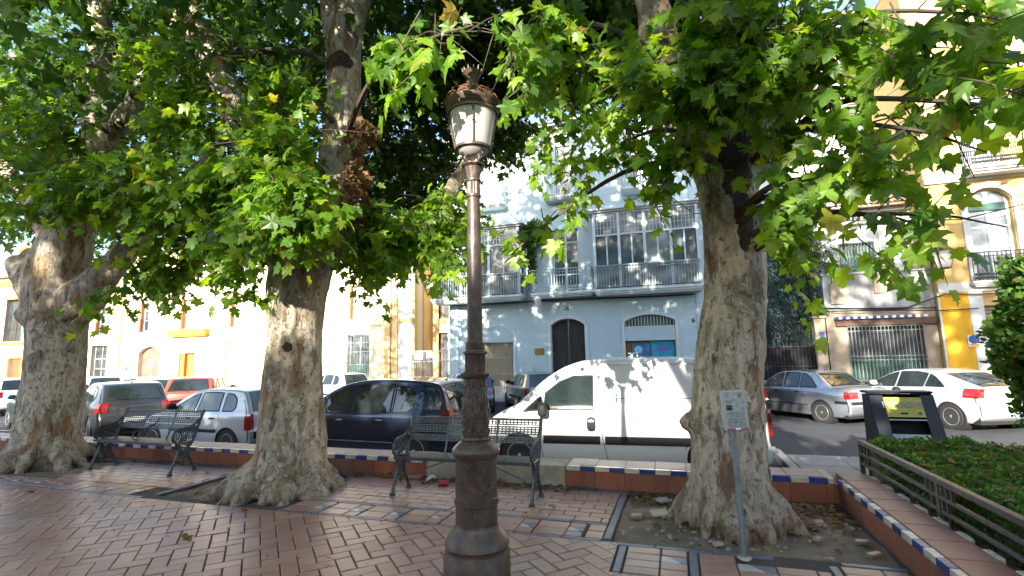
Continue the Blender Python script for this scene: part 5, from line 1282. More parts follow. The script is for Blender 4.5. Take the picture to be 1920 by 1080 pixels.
# ---- middle tree beside the lamp
T2Y = 5.05; t2 = at(537,905,T2Y)
limbs2 = [
 [(t2.x,T2Y,-0.15,0.46), P4(545,840,T2Y,0.42), P4(548,763,T2Y,0.37), P4(552,680,T2Y,0.335), P4(555,600,T2Y,0.325), P4(562,520,T2Y,0.36), P4(585,450,T2Y,0.33), P4(618,380,T2Y,0.27), P4(638,280,T2Y,0.24), P4(645,180,T2Y,0.215), P4(648,100,T2Y,0.22), P4(660,20,T2Y,0.21), P4(690,-70,T2Y,0.16), P4(730,-260,T2Y,0.13), (-4.6,T2Y+0.3,9.0,0.10), (-4.9,T2Y+0.4,13.5,0.05)],
 [P4(648,110,T2Y,0.19), P4(622,30,T2Y+0.1,0.13), P4(605,-70,T2Y+0.2,0.11), P4(580,-260,T2Y+0.3,0.08)],
 [P4(560,500,T2Y,0.30), P4(520,400,T2Y+0.1,0.24), P4(465,270,T2Y+0.2,0.21), P4(415,150,T2Y+0.3,0.19), P4(370,50,T2Y+0.4,0.17), P4(340,-60,T2Y+0.5,0.14), P4(300,-240,T2Y+0.6,0.1)],
 [P4(600,460,T2Y,0.26), P4(660,440,T2Y+0.2,0.17), P4(740,445,T2Y+0.7,0.14), P4(830,380,T2Y+1.6,0.12), P4(900,260,T2Y+2.4,0.09)],
]
blobs2 = [
 B(430,260,120,60,4.3,0.5,52,'n'), B(540,230,90,45,4.0,0.4,30,'n'), B(520,320,120,50,3.9,0.4,52,'n'), B(440,390,110,60,4.0,0.4,60,'n'), B(560,410,85,55,3.7,0.4,54,'n'), B(470,480,100,45,4.1,0.4,40,'n'), B(560,470,70,32,3.8,0.3,22,'n'), B(440,560,34,36,4.6,0.25,9,'n'), B(480,600,28,14,4.7,0.15,4,'n'), B(350,420,90,50,4.3,0.4,34,'n'),
 B(420,120,120,50,4.2,0.4,22,'n'), B(330,180,90,50,4.2,0.4,18,'n'),
 B(700,480,60,40,5.2,0.4,34,'n'), B(770,500,80,50,5.6,0.5,44,'n'), B(830,450,60,60,5.8,0.5,36,'n'), B(700,540,40,22,5.0,0.25,8,'n'), B(840,530,36,22,5.6,0.25,8,'n'),
 B(800,95,110,30,3.0,0.2,16,'h'), B(900,110,60,26,3.1,0.2,9,'g'), B(740,90,50,22,3.1,0.15,7,'g'), B(850,62,80,26,2.95,0.2,10,'g'), B(960,90,60,36,3.2,0.2,10,'g'), B(800,118,36,22,2.9,0.15,6,'g'),
 B(520,90,130,110,8.0,1.5,200,'f'), B(780,110,150,130,8.3,1.6,330,'f'), B(760,280,130,110,8.6,1.5,280,'f'), B(770,410,120,70,8.8,1.2,190,'f'), B(540,270,130,110,8.6,1.4,180,'f'), B(640,400,90,70,8.8,1.0,100,'f'), B(930,100,100,110,8.3,1.4,210,'f'), B(940,240,50,60,8.6,0.9,50,'f'), B(700,480,80,30,8.8,0.8,40,'f'),
 B(430,420,110,50,9.0,1.0,80,'f'),
]
high2 = [((-4.6,5.6,7.4),(3.2,3.0,1.9),480), ((-5.6,5.5,11.8),(4.8,3.4,3.6),900,0.25), ((-4.5,5.5,15.6),(3.6,2.4,2.2),300,0.25), ((-4.8,2.2,6.3),(2.2,1.6,1.2),110), ((-2.5,8.5,7.5),(2.5,2,1.6),200)]
make_tree('plane_tree', 'middle plane tree with spreading root flare, two stems and withered brown leaves', (t2.x,T2Y,0), limbs2,
  [(-0.25,0.35,0.16),(-0.9,0.35,0.19),(-1.6,0.30,0.17),(-2.3,0.45,0.19),(-2.9,0.62,0.17),(2.9,0.35,0.15),(1.2,0.3,0.15),(0.4,0.3,0.14)], blobs2, high2, 8.4, clear=[(640,240,56,150,0.1),(650,60,66,80,0.15),(430,190,46,110,0.25),(380,60,40,60,0.3),(560,520,80,40,0.3),(882,150,58,46,0.05),(720,340,40,40,0.3)],
  bumps=[P4(638,130,T2Y-0.1,0.19),P4(537,650,T2Y-0.28,0.09),P4(560,690,T2Y-0.3,0.05)], dead=[(678,230,8,50,T2Y-0.2,30),(670,320,12,55,T2Y-0.2,55),(672,400,10,26,T2Y-0.1,18)],
  hollow=[(*P4(635,115,T2Y-0.2,0)[:3],0.17,0.16,0.15),(*P4(672,330,T2Y-0.1,0)[:3],0.10,0.2,0.5),(*P4(537,650,T2Y-0.35,0)[:3],0.07,0.1,0.09),(*P4(600,420,T2Y-0.25,0)[:3],0.1,0.2,0.4)], group='plane trees on the plaza')
# ---- right hand tree
T3Y = 5.05; t3 = at(1366,930,T3Y)
limbs3 = [
 [(t3.x,T3Y,-0.15,0.38), P4(1364,880,T3Y,0.335), P4(1364,800,T3Y,0.315), P4(1368,700,T3Y,0.30), P4(1376,600,T3Y,0.29), P4(1377,520,T3Y,0.285), P4(1371,440,T3Y,0.265), P4(1365,380,T3Y,0.255), P4(1362,320,T3Y,0.28), P4(1372,250,T3Y,0.26), P4(1392,190,T3Y,0.20), P4(1400,60,T3Y,0.16), P4(1400,-150,T3Y,0.13), (0.5,T3Y+0.2,8.5,0.10), (0.7,T3Y+0.3,13.0,0.05)],
 [P4(1345,320,T3Y,0.22), P4(1290,230,T3Y,0.20), P4(1245,110,T3Y,0.19), P4(1225,20,T3Y,0.17), P4(1190,-90,T3Y,0.14), P4(1150,-260,T3Y,0.1)],
 [P4(1390,330,T3Y,0.18), P4(1440,290,T3Y,0.11), P4(1475,170,T3Y-0.1,0.075), P4(1535,85,T3Y-0.2,0.06), P4(1620,-30,T3Y-0.3,0.045)],
]
blobs3 = [
 B(1330,90,130,90,4.0,0.5,70,'n'), B(1230,200,110,50,4.0,0.5,34,'n'), B(1320,205,100,36,3.9,0.4,36,'n'), B(1450,140,110,70,3.8,0.4,40,'n'), B(1475,290,60,50,4.0,0.35,10,'n'), B(1290,330,50,36,4.2,0.3,12,'n'), B(1180,300,60,45,4.4,0.4,12,'n'), B(1205,400,44,24,4.6,0.3,5,'n'),
 B(1100,280,45,55,4.6,0.4,9,'n'), B(1080,420,36,24,4.6,0.3,3,'n'), B(1010,470,36,30,4.6,0.2,5,'h'), B(1060,350,30,30,4.7,0.2,4,'n'), B(960,500,20,12,4.6,0.1,1,'h'),
 B(1490,420,50,44,4.1,0.3,11,'n'), B(1450,490,36,30,4.2,0.3,5,'n'), B(1500,400,60,50,4.3,0.4,14,'n'), B(1500,510,40,26,4.4,0.25,6,'n'),
 B(1560,180,110,80,3.7,0.4,14,'h'), B(1600,290,110,60,3.6,0.35,9,'h'), B(1560,370,90,50,3.8,0.35,9,'h'), B(1640,440,90,26,3.9,0.3,7,'h'), B(1730,440,80,22,3.8,0.25,5,'h'), B(1700,280,80,60,3.3,0.3,6,'h'), B(1650,510,26,20,4.0,0.15,3,'h'),
 B(1740,130,120,70,3.3,0.3,6,'h'), B(1850,90,90,60,3.0,0.25,4,'h'), B(1880,210,60,40,2.6,0.2,3,'h'), B(1790,230,60,40,3.0,0.2,5,'h'), B(1620,60,120,60,3.6,0.3,9,'h'), B(1500,60,90,60,3.9,0.4,26,'n'), B(1800,40,120,40,3.2,0.25,12,'h'), B(1890,150,60,50,2.9,0.2,6,'g'), B(1760,170,80,40,3.3,0.25,7,'g'), B(1700,90,80,40,3.4,0.3,6,'g'), B(1650,250,60,40,3.7,0.3,6,'g'),
 B(1080,90,120,90,7.8,1.4,200,'f'), B(1060,130,90,45,7.8,1.0,40,'f'), B(1200,60,120,90,7.5,1.3,140,'f'), B(1330,110,110,80,7.8,1.3,90,'f'), B(1230,190,80,36,7.2,0.9,20,'f'), B(980,200,40,36,7.5,0.7,10,'f'), B(1440,250,50,60,6.5,0.8,14,'f'),
 B(1110,130,70,55,4.4,0.4,17,'n'), B(1020,60,80,50,4.0,0.4,20,'n'), B(1000,190,50,60,4.8,0.4,16,'n'), B(1010,290,50,20,4.8,0.3,5,'n'),
]
high3 = [((0.0,5.4,7.3),(3.0,2.8,1.8),380), ((0.8,5.5,11.4),(4.6,3.0,3.6),850,0.25), ((0.5,5.5,15.2),(3.4,2.4,2.0),260,0.25), ((1.6,3.0,6.0),(2.0,1.6,1.2),80), ((0.5,1.0,6.2),(2.4,1.6,1.0),90)]
make_tree('plane_tree', 'plane tree in the square earth pit at the right, with dark hollow and flaking bark', (t3.x,T3Y,0), limbs3,
  [(-0.25,0.26,0.13),(-0.95,0.12,0.11),(-1.45,0.18,0.11),(-2.1,0.12,0.11),(3.05,0.16,0.12),(1.2,0.25,0.12)], blobs3, high3, 5.7, voxel=0.028, dens=0.62, lift=38, clear=[(1372,330,62,100,0.2),(1380,480,66,90,0.05),(1700,200,70,50,0.3),(1600,420,90,60,0.4),(1240,80,45,50,0.4),(1870,330,60,60,0.3),(880,150,60,46,0.1)],
  bumps=[P4(1295,790,T3Y-0.05,0.11),P4(1420,400,T3Y-0.1,0.1),P4(1300,600,T3Y-0.1,0.04)],
  hollow=[(*P4(1372,260,T3Y-0.25,0)[:3],0.17,0.3,0.28),(*P4(1395,400,T3Y-0.3,0)[:3],0.09,0.15,0.36),(*P4(1385,330,T3Y-0.3,0)[:3],0.14,0.2,0.2),(*P4(1235,90,T3Y-0.2,0)[:3],0.1,0.1,0.12)], group='plane trees on the plaza')
# ---- trees further back on the square, behind the viewer; they throw the dappled shade
for (x, y, s, cz, rx, rz, n, lab) in ((-10.5,-9.0,1.0,7.2,3.7,2.9,520,'plane tree on the square well behind the left bench'), (-1.0,-13.0,2.0,13.2,5.2,2.4,520,'tall plane tree on the square well behind the lamp'), (7.2,-10.0,3.0,14.4,5.6,3.9,980,'tall plane tree on the square behind the planted bed'), (-8.5,-17,4.0,11.5,4.5,2.6,420,'plane tree farthest back on the square'), (0.9,-7.5,5.0,5.6,2.2,1.3,62,'small plane tree on the square behind the viewer')):
    t = thing('plane_tree', lab, 'tree', (x,y,0), group='plane trees on the plaza')
    b = MB(); b.smooth = True; sp = smooth_path([(x,y,-0.1,0.5),(x,y,0.5,0.36),(x+.1,y,cz*0.4,0.32),(x+.2,y,cz*0.7,0.26),(x-.2,y,cz+1.5,0.12)],5); b.tube([p[:3] for p in sp],[p[3] for p in sp],14)
    for k in range(5):
        a = k*1.3+s; sp = smooth_path([(x,y,cz*0.55+0.3*k,0.18),(x+rx*.3*math.cos(a),y+rx*.3*math.sin(a),cz*0.8,0.12),(x+rx*.7*math.cos(a),y+rx*.7*math.sin(a),cz+0.2*k,0.06)],5); b.tube([p[:3] for p in sp],[p[3] for p in sp],9)
    b.build('trunk', M_BARK, t, True)
    u = unit(RNG.normal(0,1,(n,3)))*(RNG.random((n,1))**(1/2.2)); org = np.array([x,y,cz])+u*np.array([rx,rx*0.9,rz]); d = unit(u+RNG.normal(0,0.4,(n,3)))
    ps,tp,nr,sz,L = spray_leaves(org,d,0.6,9,0.22,0.5,0.4); leaves_mesh('foliage', ps,tp,nr,sz,T_LO,M_LEAFSHADE,t)
# ------------------------------------------------------------------ cast iron lamp
LY = 3.2; lx = at(893,900,LY).x
def lz(py, px=890): return Z_(px,py,LY)
lamp = thing('street_lamp', 'tall brown cast iron lamp post with milky crowned lantern, in front of the bench', 'street lamp', (lx,LY,0))
def LM(prof, name, n=40, mod=None, parent=None, mat=None, sharp=40):
    b = MB(); b.smooth = True; b.lathe(prof, (lx,LY,0), n, mod); return b.build(name, mat or M_LAMP, parent or lamp, True, sharp=sharp)
z1 = lz(1030,897)
LM([(0.218,0.0),(0.218,z1-0.02),(0.205,z1),(0.205,z1+0.03),(0.212,z1+0.04),(0.205,z1+0.065),(0.19,z1+0.09),(0.155,z1+0.13),(0.142,z1+0.15),(0.140,z1+0.17)], 'base', 48)
zd0 = z1+0.165; zd1 = lz(848,893)
drum = LM([(0.138,zd0),(0.138,zd0+0.12),(0.146,zd0+0.125),(0.146,zd0+0.165),(0.139,zd0+0.17),(0.136,zd1-0.05),(0.140,zd1-0.035),(0.150,zd1-0.02),(0.158,zd1),(0.160,zd1+0.02),(0.150,zd1+0.035),(0.130,zd1+0.055),(0.105,zd1+0.075),(0.098,zd1+0.08)], 'drum', 48)
# service door with relief on the right of the drum
b = MB()
for k in range(9):
    a0 = math.radians(-62+6*k); a1 = math.radians(-62+6*(k+1))
    for (za,zb,r0) in ((zd0+0.02,zd0+0.11,0.143),(zd0+0.20,zd0+0.46,0.1415)):
        P = [Vector((lx+r0*math.cos(a),LY+r0*math.sin(a),z)) for a,z in ((a0,za),(a1,za),(a1,zb),(a0,zb))]; b.add(P, [(0,1,2,3)])
b.build('service_door', M_LAMP, lamp, True)
b = MB(); b.smooth = True
for k in range(7):
    a = math.radians(-38+7*math.sin(k*2.1)); z = zd0+0.22+0.036*k; b.lathe([(0.002,-0.014),(0.016,-0.006),(0.016,0.006),(0.002,0.014)], (lx+0.142*math.cos(a),LY+0.142*math.sin(a),z), 8)
b.build('coat_of_arms', M_LAMP, lamp, True)
zb0 = zd1+0.08; zb1 = lz(704,891)
def leafmod(an, z):
    row = (z-zb0)/(zb1-zb0)*6.0; ph = math.pi if int(row) % 2 else 0
    u = (an*9/ (2*PI) + (0.5 if ph else 0)) % 1.0; fr = row-int(row)
    vein = abs(u-0.5)*2
    lf = max(0.0, 1-vein-0.35*fr)   # pointed overlapping leaves
    return 0.96 + 0.20*(lf**0.7)*(0.2+0.95*fr) - 0.05*(1 if vein > 0.8 else 0)
prof = [(0.097,zb0-0.001),(0.102,zb0+0.012),(0.094,zb0+0.024)]
for i in range(61):
    t = i/60; r = 0.083+0.011*math.sin(PI*min(1,t*1.25))-0.008*t; prof.append((r, zb0+0.025+(zb1-zb0-0.035)*t))
b = MB(); b.smooth = True; b.lathe(prof, (lx,LY,0), 108, leafmod); b.build('leaf_relief', M_LAMP, lamp, True, sharp=50)
zc_ = lz(664,890)
LM([(0.080,zb1-0.02),(0.090,zb1-0.012),(0.100,zb1+0.004),(0.100,zb1+0.014),(0.082,zb1+0.02),(0.070,zb1+0.03)], 'lower_collar', 48, lambda a,z: 1+0.035*math.cos(12*a))
LM([(0.067,zb1+0.025),(0.066,zc_-0.01),(0.072,zc_)], 'fluted_neck', 80, lambda a,z: 1+0.045*math.cos(20*a))
LM([(0.070,zc_-0.004),(0.082,zc_+0.004),(0.082,zc_+0.016),(0.066,zc_+0.022),(0.064,zc_+0.030),(0.066,zc_+0.034),(0.066,zc_+0.075),(0.056,zc_+0.085)], 'upper_collar', 48, lambda a,z: 1+(0.03*math.cos(14*a) if z < zc_+0.02 else 0))
zs0 = zc_+0.08; zs1 = lz(372,885)
LM([(0.0535,zs0),(0.051,(zs0+zs1)/2),(0.0465,zs1)], 'shaft', 40)
zk = lz(340,884); zl = lz(311,883)
LM([(0.047,zs1-0.002),(0.055,zs1+0.004),(0.055,zs1+0.02),(0.047,zs1+0.026),(0.047,zk-0.012)], 'capital_neck', 60, lambda a,z: 1+(0.05*math.cos(18*a) if z > zs1+0.024 else 0))
LM([(0.047,zk-0.014),(0.055,zk-0.006),(0.055,zk+0.008),(0.047,zk+0.014),(0.050,zk+0.04),(0.060,zl-0.02),(0.080,zl-0.006),(0.078,zl+0.004),(0.045,zl+0.006)], 'capital', 72, lambda a,z: 1+(0.10*abs(math.cos(4*a))*max(0,(z-zk)/(zl-zk)) if z > zk+0.016 else 0))
# lantern
zg0 = Z_(883,268,LY-0.11); zg1 = Z_(881,190,LY-0.16)-0.01; rg0, rg1 = 0.124, 0.176
b = MB(); b.smooth = True
for k in range(4):
    a = PI/4+k*PI/2+0.25; c, s = math.cos(a), math.sin(a)
    pts = smooth_path([(lx+0.03*c,LY+0.03*s,zl,0.012),(lx+0.075*c,LY+0.075*s,zl+0.035,0.009),(lx+0.055*c,LY+0.055*s,zl+0.075,0.008),(lx+0.09*c,LY+0.09*s,zg0-0.02,0.008),(lx+rg0*c,LY+rg0*s,zg0,0.009)],5)
    b.tube([p[:3] for p in pts],[p[3] for p in pts],7)
    cx_, cy_ = lx+0.095*c, LY+0.095*s
    ring = [(cx_+0.022*math.cos(t)*c, cy_+0.022*math.cos(t)*s, zl+0.05+0.022*math.sin(t)) for t in [i*PI/5 for i in range(10)]]; b.tube(ring, 0.006, 5)
b.build('scroll_bracket', M_LAMP, lamp, True)
b = MB(); b.smooth = True
for (r,z,w) in ((rg0,zg0,0.009),(rg1,zg1,0.011)): b.lathe([(r-0.006,z-w),(r+0.008,z-w),(r+0.010,z),(r+0.008,z+w),(r-0.006,z+w)], (lx,LY,0), 40)
for k in range(4):
    a = -1.15+k*PI/2; c, s = math.cos(a), math.sin(a); b.tube([(lx+(rg0+0.004)*c,LY+(rg0+0.004)*s,zg0),(lx+(rg1+0.004)*c,LY+(rg1+0.004)*s,zg1)], 0.0065, 6)
    m = 0.55; rr = rg0+(rg1-rg0)*m+0.010; b.lathe([(0.001,-0.011),(0.011,0),(0.001,0.011)], (lx+rr*c,LY+rr*s,zg0+(zg1-zg0)*m), 8)
b.build('lantern_frame', M_LAMP, lamp, True)
LM([(rg0-0.006,zg0+0.0005),(rg1-0.006,zg1)], 'glass', 40, mat=M_LGLASS); LM([(0.035,zg0-0.065),(0.07,zg0-0.05),(0.105,zg0-0.022),(rg0-0.006,zg0-0.001)], 'lower_glass', 40, mat=M_LGLASS)
LM([(0.02,zg1+0.006),(rg1-0.03,zg1+0.008),(rg1+0.012,zg1+0.010),(rg1+0.022,zg1+0.026),(rg1+0.014,zg1+0.036),(rg1+0.024,zg1+0.05),(rg1+0.03,zg1+0.075),(rg1+0.018,zg1+0.082),(0.13,zg1+0.11),(0.09,zg1+0.16),(0.055,zg1+0.20),(0.042,zg1+0.225),(0.044,zg1+0.24)], 'lantern_roof', 48, lambda a,z: 1+(0.012*math.cos(36*a) if z < zg1+0.09 else 0))
b = MB(); b.smooth = True; zt = zg1+0.25
b.lathe([(0.044,zt-0.03),(0.042,zt+0.01),(0.054,zt+0.04),(0.072,zt+0.075),(0.068,zt+0.076),(0.044,zt+0.04)], (lx,LY,0), 32)
for k in range(12):
    a = 2*PI*k/12; c, s = math.cos(a), math.sin(a); h = 0.026 if k % 2 else 0.014
    b.tube([(lx+0.069*c,LY+0.069*s,zt+0.07),(lx+0.076*c,LY+0.076*s,zt+0.078+h)], [0.008,0.003], 5)
b.build('crown_finial', M_LAMP, lamp, True)
# twigs of an old nest lying on the lantern roof
b = MB(); rn = random.Random(5)
for k in range(230):
    a = rn.uniform(0,2*PI); r = rn.uniform(0.08,0.20); z = zg1+0.07+0.08*(1-(r-0.08)/0.12)+rn.uniform(0,0.03)
    a2 = a+rn.uniform(-0.7,0.7); r2 = min(0.215,max(0.06,r+rn.uniform(-0.05,0.05))); z2 = z+rn.uniform(-0.03,0.03)
    p0 = Vector((lx+r*math.cos(a),LY+r*math.sin(a),z)); p1 = Vector((lx+r2*math.cos(a2),LY+r2*math.sin(a2),z2)); b.tube([p0,(p0+p1)/2+Vector((rn.uniform(-.01,.01),rn.uniform(-.01,.01),0.012)),p1],0.0022,3)
o = b.build('nest', simple('nest_twigs', (0.17,0.085,0.05), 0.9, var=0.5, scale=15), None, kind=None); tag(o, 'ragged old twig nest around the roof of the lamp lantern', 'nest')

# ------------------------------------------------------------------ benches
def perforated(b, x0, x1, p0, p1, rows, step, th=0.006, bw=0.0125):
    """lattice band spanned between (y,z) points p0 and p1"""
    d = Vector((0,p1[0]-p0[0],p1[1]-p0[1])); L = d.length; d.normalize(); nrm = Vector((1,0,0)).cross(d)
    R3 = Matrix((Vector((1,0,0)),d,nrm)).transposed()
    for k in range(rows+1):
        c = Vector(((x0+x1)/2,p0[0],p0[1]))+d*(bw/2+(L-bw)*k/rows); b.box(c, (x1-x0,bw,th), R3)
    n = int((x1-x0)/step)
    for k in range(n+1):
        x = x0+(x1-x0)*k/n; b.box(Vector((x,(p0[0]+p1[0])/2,(p0[1]+p1[1])/2)), (bw*1.05,L,th*0.8), R3)
def ring(b, c, r, t, n=14, ax=(0,1,2)):
    P = [(c[0],c[1]+r*math.cos(2*PI*i/n),c[2]+r*math.sin(2*PI*i/n)) for i in range(n+1)]; b.tube(P, t, 6, cap=False)
def make_bench(label, loc, rot):
    t = thing('park_bench', label, 'bench', loc, rot, 'cast iron park benches')
    Wd = 1.60
    def path(b, pts, rs, x, n=6):
        sp = smooth_path([(x,*p,r) for p, r in zip(pts, rs)], n); b.tube([p[:3] for p in sp], [p[3] for p in sp], 7)
    for s in (-1,1):
        x = s*Wd/2
        b = MB(); b.smooth = True
        path(b, [(-0.29,0.0),(-0.285,0.05),(-0.25,0.14),(-0.205,0.24),(-0.19,0.33),(-0.235,0.40)], [0.032,0.020,0.017,0.020,0.022,0.018], x)
        b.lathe([(0.001,0),(0.03,0.001),(0.034,0.02),(0.02,0.04)], (x,-0.295,0), 10)
        b.build('leg', M_IRON, t)
        b = MB(); b.smooth = True
        path(b, [(0.055,0.0),(0.05,0.04),(0.01,0.12),(-0.05,0.22),(-0.06,0.31),(-0.02,0.40)], [0.032,0.020,0.017,0.020,0.022,0.018], x)
        b.lathe([(0.001,0),(0.03,0.001),(0.034,0.02),(0.02,0.04)], (x,0.06,0), 10); b.build('leg', M_IRON, t)
        b = MB(); b.smooth = True
        path(b, [(-0.03,0.36),(0.02,0.44),(0.06,0.55),(0.105,0.68),(0.15,0.80),(0.155,0.825)], [0.022,0.020,0.018,0.018,0.020,0.008], x); b.build('back_upright', M_IRON, t)
        b = MB(); b.smooth = True
        path(b, [(-0.22,0.405),(-0.285,0.46),(-0.27,0.55),(-0.19,0.59),(-0.08,0.60),(0.02,0.635),(0.085,0.70)], [0.014,0.015,0.016,0.017,0.016,0.015,0.013], x); b.build('armrest', M_IRON, t)
        b = MB(); b.smooth = True
        rr = random.Random(11)
        for (y,z,r) in ((-0.215,0.49,0.055),(-0.12,0.53,0.045),(-0.12,0.455,0.035),(-0.03,0.50,0.05),(-0.05,0.575,0.025),(-0.19,0.56,0.022),(0.02,0.575,0.03),(-0.17,0.42,0.02)):
            ring(b, (x,y,z), r, 0.0075); ring(b, (x,y,z), r*0.5, 0.006, 10)
            for k in range(5):
                a = k*1.257+y*20; b.tube([(x,y+r*0.3*math.cos(a),z+r*0.3*math.sin(a)),(x,y+r*1.15*math.cos(a),z+r*1.15*math.sin(a))],[0.008,0.004],4)
        b.build('arm_scrollwork', M_IRON, t)
        b = MB(); b.smooth = True
        for (y,z,r) in ((-0.12,0.34,0.045),(-0.165,0.28,0.028),(-0.085,0.27,0.03),(-0.125,0.21,0.032),(-0.125,0.145,0.02),(-0.20,0.37,0.025),(-0.05,0.36,0.026)):
            ring(b, (x,y,z), r, 0.008); b.tube([(x,y-r,z),(x,y+r,z)],0.006,4)
            for k in range(4):
                a = k*1.57+0.7; b.tube([(x,y,z),(x,y+r*1.1*math.cos(a),z+r*1.1*math.sin(a))],[0.007,0.004],4)
        b.tube([(x,-0.24,0.40),(x,-0.02,0.40)],0.014,6); b.tube([(x,-0.125,0.13),(x,-0.125,0.09)],[0.012,0.002],5); b.build('leg_scrollwork', M_IRON, t)
    xa, xb = -Wd/2+0.01, Wd/2-0.01
    for (p0,p1) in (((0.088,0.635),(0.115,0.72)),((0.055,0.545),(0.078,0.615))):
        b = MB(); perforated(b, xa, xb, (p0[0]-0.02,p0[1]), (p1[0]-0.02,p1[1]), 3, 0.042); b.build('back_slat', M_IRON, t)
    b = MB(); perforated(b, xa, xb, (0.128-0.02,0.73), (0.140-0.02,0.79), 2, 0.042); b.box((0,0.125,0.797),(xb-xa,0.02,0.012)); b.build('back_slat', M_IRON, t)
    b = MB(); n = 52
    for k in range(n):
        x = xa+0.02+(xb-xa-0.04)*k/(n-1); b.box((x,-0.13,0.413+0.0),(0.014,0.30,0.007))
    for y in (-0.285,-0.18,-0.08,0.015): b.box((0,y,0.413),(xb-xa,0.016,0.009))
    b.box((0,-0.292,0.400),(xb-xa,0.010,0.034)); b.build('seat', M_IRON, t)
    b = MB(); b.smooth = True
    for s in (-1,1):
        b.tube([(s*Wd/2,-0.12,0.16),(s*0.15,-0.12,0.385)],0.007,6)
        path(b, [(-0.02,0.40),(0.03,0.5),(0.075,0.62),(0.13,0.79)], [0.011]*4, s*0.30)
    b.build('brace', M_IRON, t)
    b = MB(); b.smooth = True; path(b, [(-0.21,0.42),(-0.275,0.46),(-0.25,0.54),(-0.18,0.555),(-0.17,0.48),(-0.22,0.47)], [0.009]*6, 0.0); path(b, [(-0.22,0.55),(-0.1,0.57),(0.02,0.61),(0.09,0.70)], [0.009]*4, 0.0); b.build('middle_arm', M_IRON, t)
    return t
make_bench('dark cast iron bench behind the lamp post, lace work arms and perforated back', (-2.28,5.34,0), 0.0)
make_bench('dark cast iron bench between the two left trees, sunlight on its seat', (-7.33,5.46,0), math.radians(-1.5))

# ------------------------------------------------------------------ small panel on a pole
sp = thing('sign_post', 'thin grey pole with a small pale notice panel in front of the right tree', 'sign post', (0.375,4.20,0))
b = MB(); b.smooth = True; b.tube([(0,0,-0.02),(-0.005,0,0.5),(-0.012,0,0.93)],0.0215,14); b.build('pole', M_GALV, sp)
b = MB(); b.smooth=True; b.lathe([(0.05,0),(0.04,0.012),(0.024,0.016)], (0,0,0), 12, lambda a,z: 1+0.15*math.sin(3*a)); b.build('cement_foot', M_MORTAR, sp)
pz0, pz1, pw = Z_(1380,806,4.2), Z_(1378,731,4.2), 0.086
Rp = Matrix.Rotation(math.radians(4),3,'Z') @ Matrix.Rotation(math.radians(-3),3,'Y')
pc = Vector((0.005,-0.035,(pz0+pz1)/2))
b = MB(); b.cbox(pc, (pw*2,0.03,pz1-pz0), 0.004, rot=Rp); pan = b.build('notice_panel', simple('weathered_panel', (0.36,0.40,0.40), 0.45, var=0.15, scale=9), sp)
def on(u, v, w, h, m, nm, d=0.0165):
    b = MB(); c = pc + Rp @ Vector((u*pw, -d, v*(pz1-pz0)/2)); b.box(c, (w*pw*2,0.0015,h*(pz1-pz0)), Rp); return b.build(nm, m, pan)
on(0.03,0.03,0.80,0.88,simple('faded_print', (0.30,0.33,0.33), 0.5, var=0.45, scale=30),'notice_sheet')
on(0.05,-0.92,0.84,0.06,simple('magenta_print', (0.25,0.05,0.12), 0.5),'notice_footer',0.0185)
on(0.1,-0.9,0.22,0.05,M_WHITE,'footer_block',0.020)
for k,(u,v,w,h) in enumerate(((-0.42,0.22,0.24,0.05),(-0.42,0.13,0.22,0.03),(-0.42,0.06,0.24,0.045),(-0.48,0.50,0.14,0.018),(-0.42,0.42,0.26,0.018),(-0.46,0.34,0.18,0.018),(0.5,0.72,0.12,0.1),(-0.5,-0.12,0.07,0.03))): on(u,v,w,h,M_INK if k<3 else simple('grey_print',(0.14,0.16,0.17),0.6),'print_block',0.0185)
on(0.06,-0.48,0.72,0.42,simple('city_plan_print', (0.24,0.27,0.27), 0.5, var=0.5, scale=60),'notice_map',0.0185)

# ------------------------------------------------------------------ recycling container with yellow label
cy0, cy1 = 7.55, 8.15
cxl, cxr = X_(1627,740,cy1), X_(1746,738,cy1); ct = Z_(1690,738,cy1)
rc = thing('recycling_container', 'black wedge shaped recycling container with yellow label beside the parked silver car', 'container', ((cxl+cxr)/2,8.0,ZP))
b = MB(); M_CONT = simple('black_container', (0.006,0.009,0.016), 0.38, var=0.3, scale=3, spec=0.35)
wd = 0.15
def side(x0, x1):
    b = MB(); P = [(cy1+0.25,ZP+0.02),(cy1+0.25,ct-0.02),(cy1+0.02,ct),(cy1-0.05,ct-0.02),(cy0,ZP+0.02)]
    b.prism([(p[0],p[1]) for p in P], (x0,0,0), (0,1,0), (0,0,1), (x1-x0,0,0)); return b.build('side_panel', M_CONT, rc, True)
side(cxl, cxl+wd); side(cxr-wd, cxr)
def fy(z, off=0.0): # slanted front
    t = (ct-0.02-z)/(ct-0.02-(ZP+0.02)); return cy1-0.05+(cy0-cy1+0.05)*t+off
def slant(za, zb, off, th, m, nm, xa=cxl+wd+0.002, xb=cxr-wd-0.002, par=None):
    b = MB(); b.add([(xa,fy(za,off),za),(xb,fy(za,off),za),(xb,fy(zb,off),zb),(xa,fy(zb,off),zb),(xa,fy(za,off)+th,za),(xb,fy(za,off)+th,za),(xb,fy(zb,off)+th,zb),(xa,fy(zb,off)+th,zb)], [(0,1,2,3),(7,6,5,4),(0,4,5,1),(1,5,6,2),(2,6,7,3),(3,7,4,0)])
    return b.build(nm, m, par or rc, True) if par is None else b.build(nm, m, par)
H = ct-ZP
lab = slant(ct-0.29, ct-0.045, -0.008, 0.03, simple('yellow_label', (0.42,0.36,0.04), 0.45, var=0.15), 'label_plate')
ang = math.atan2((fy(ct-0.29)-fy(ct-0.045))*-1, 0.245)
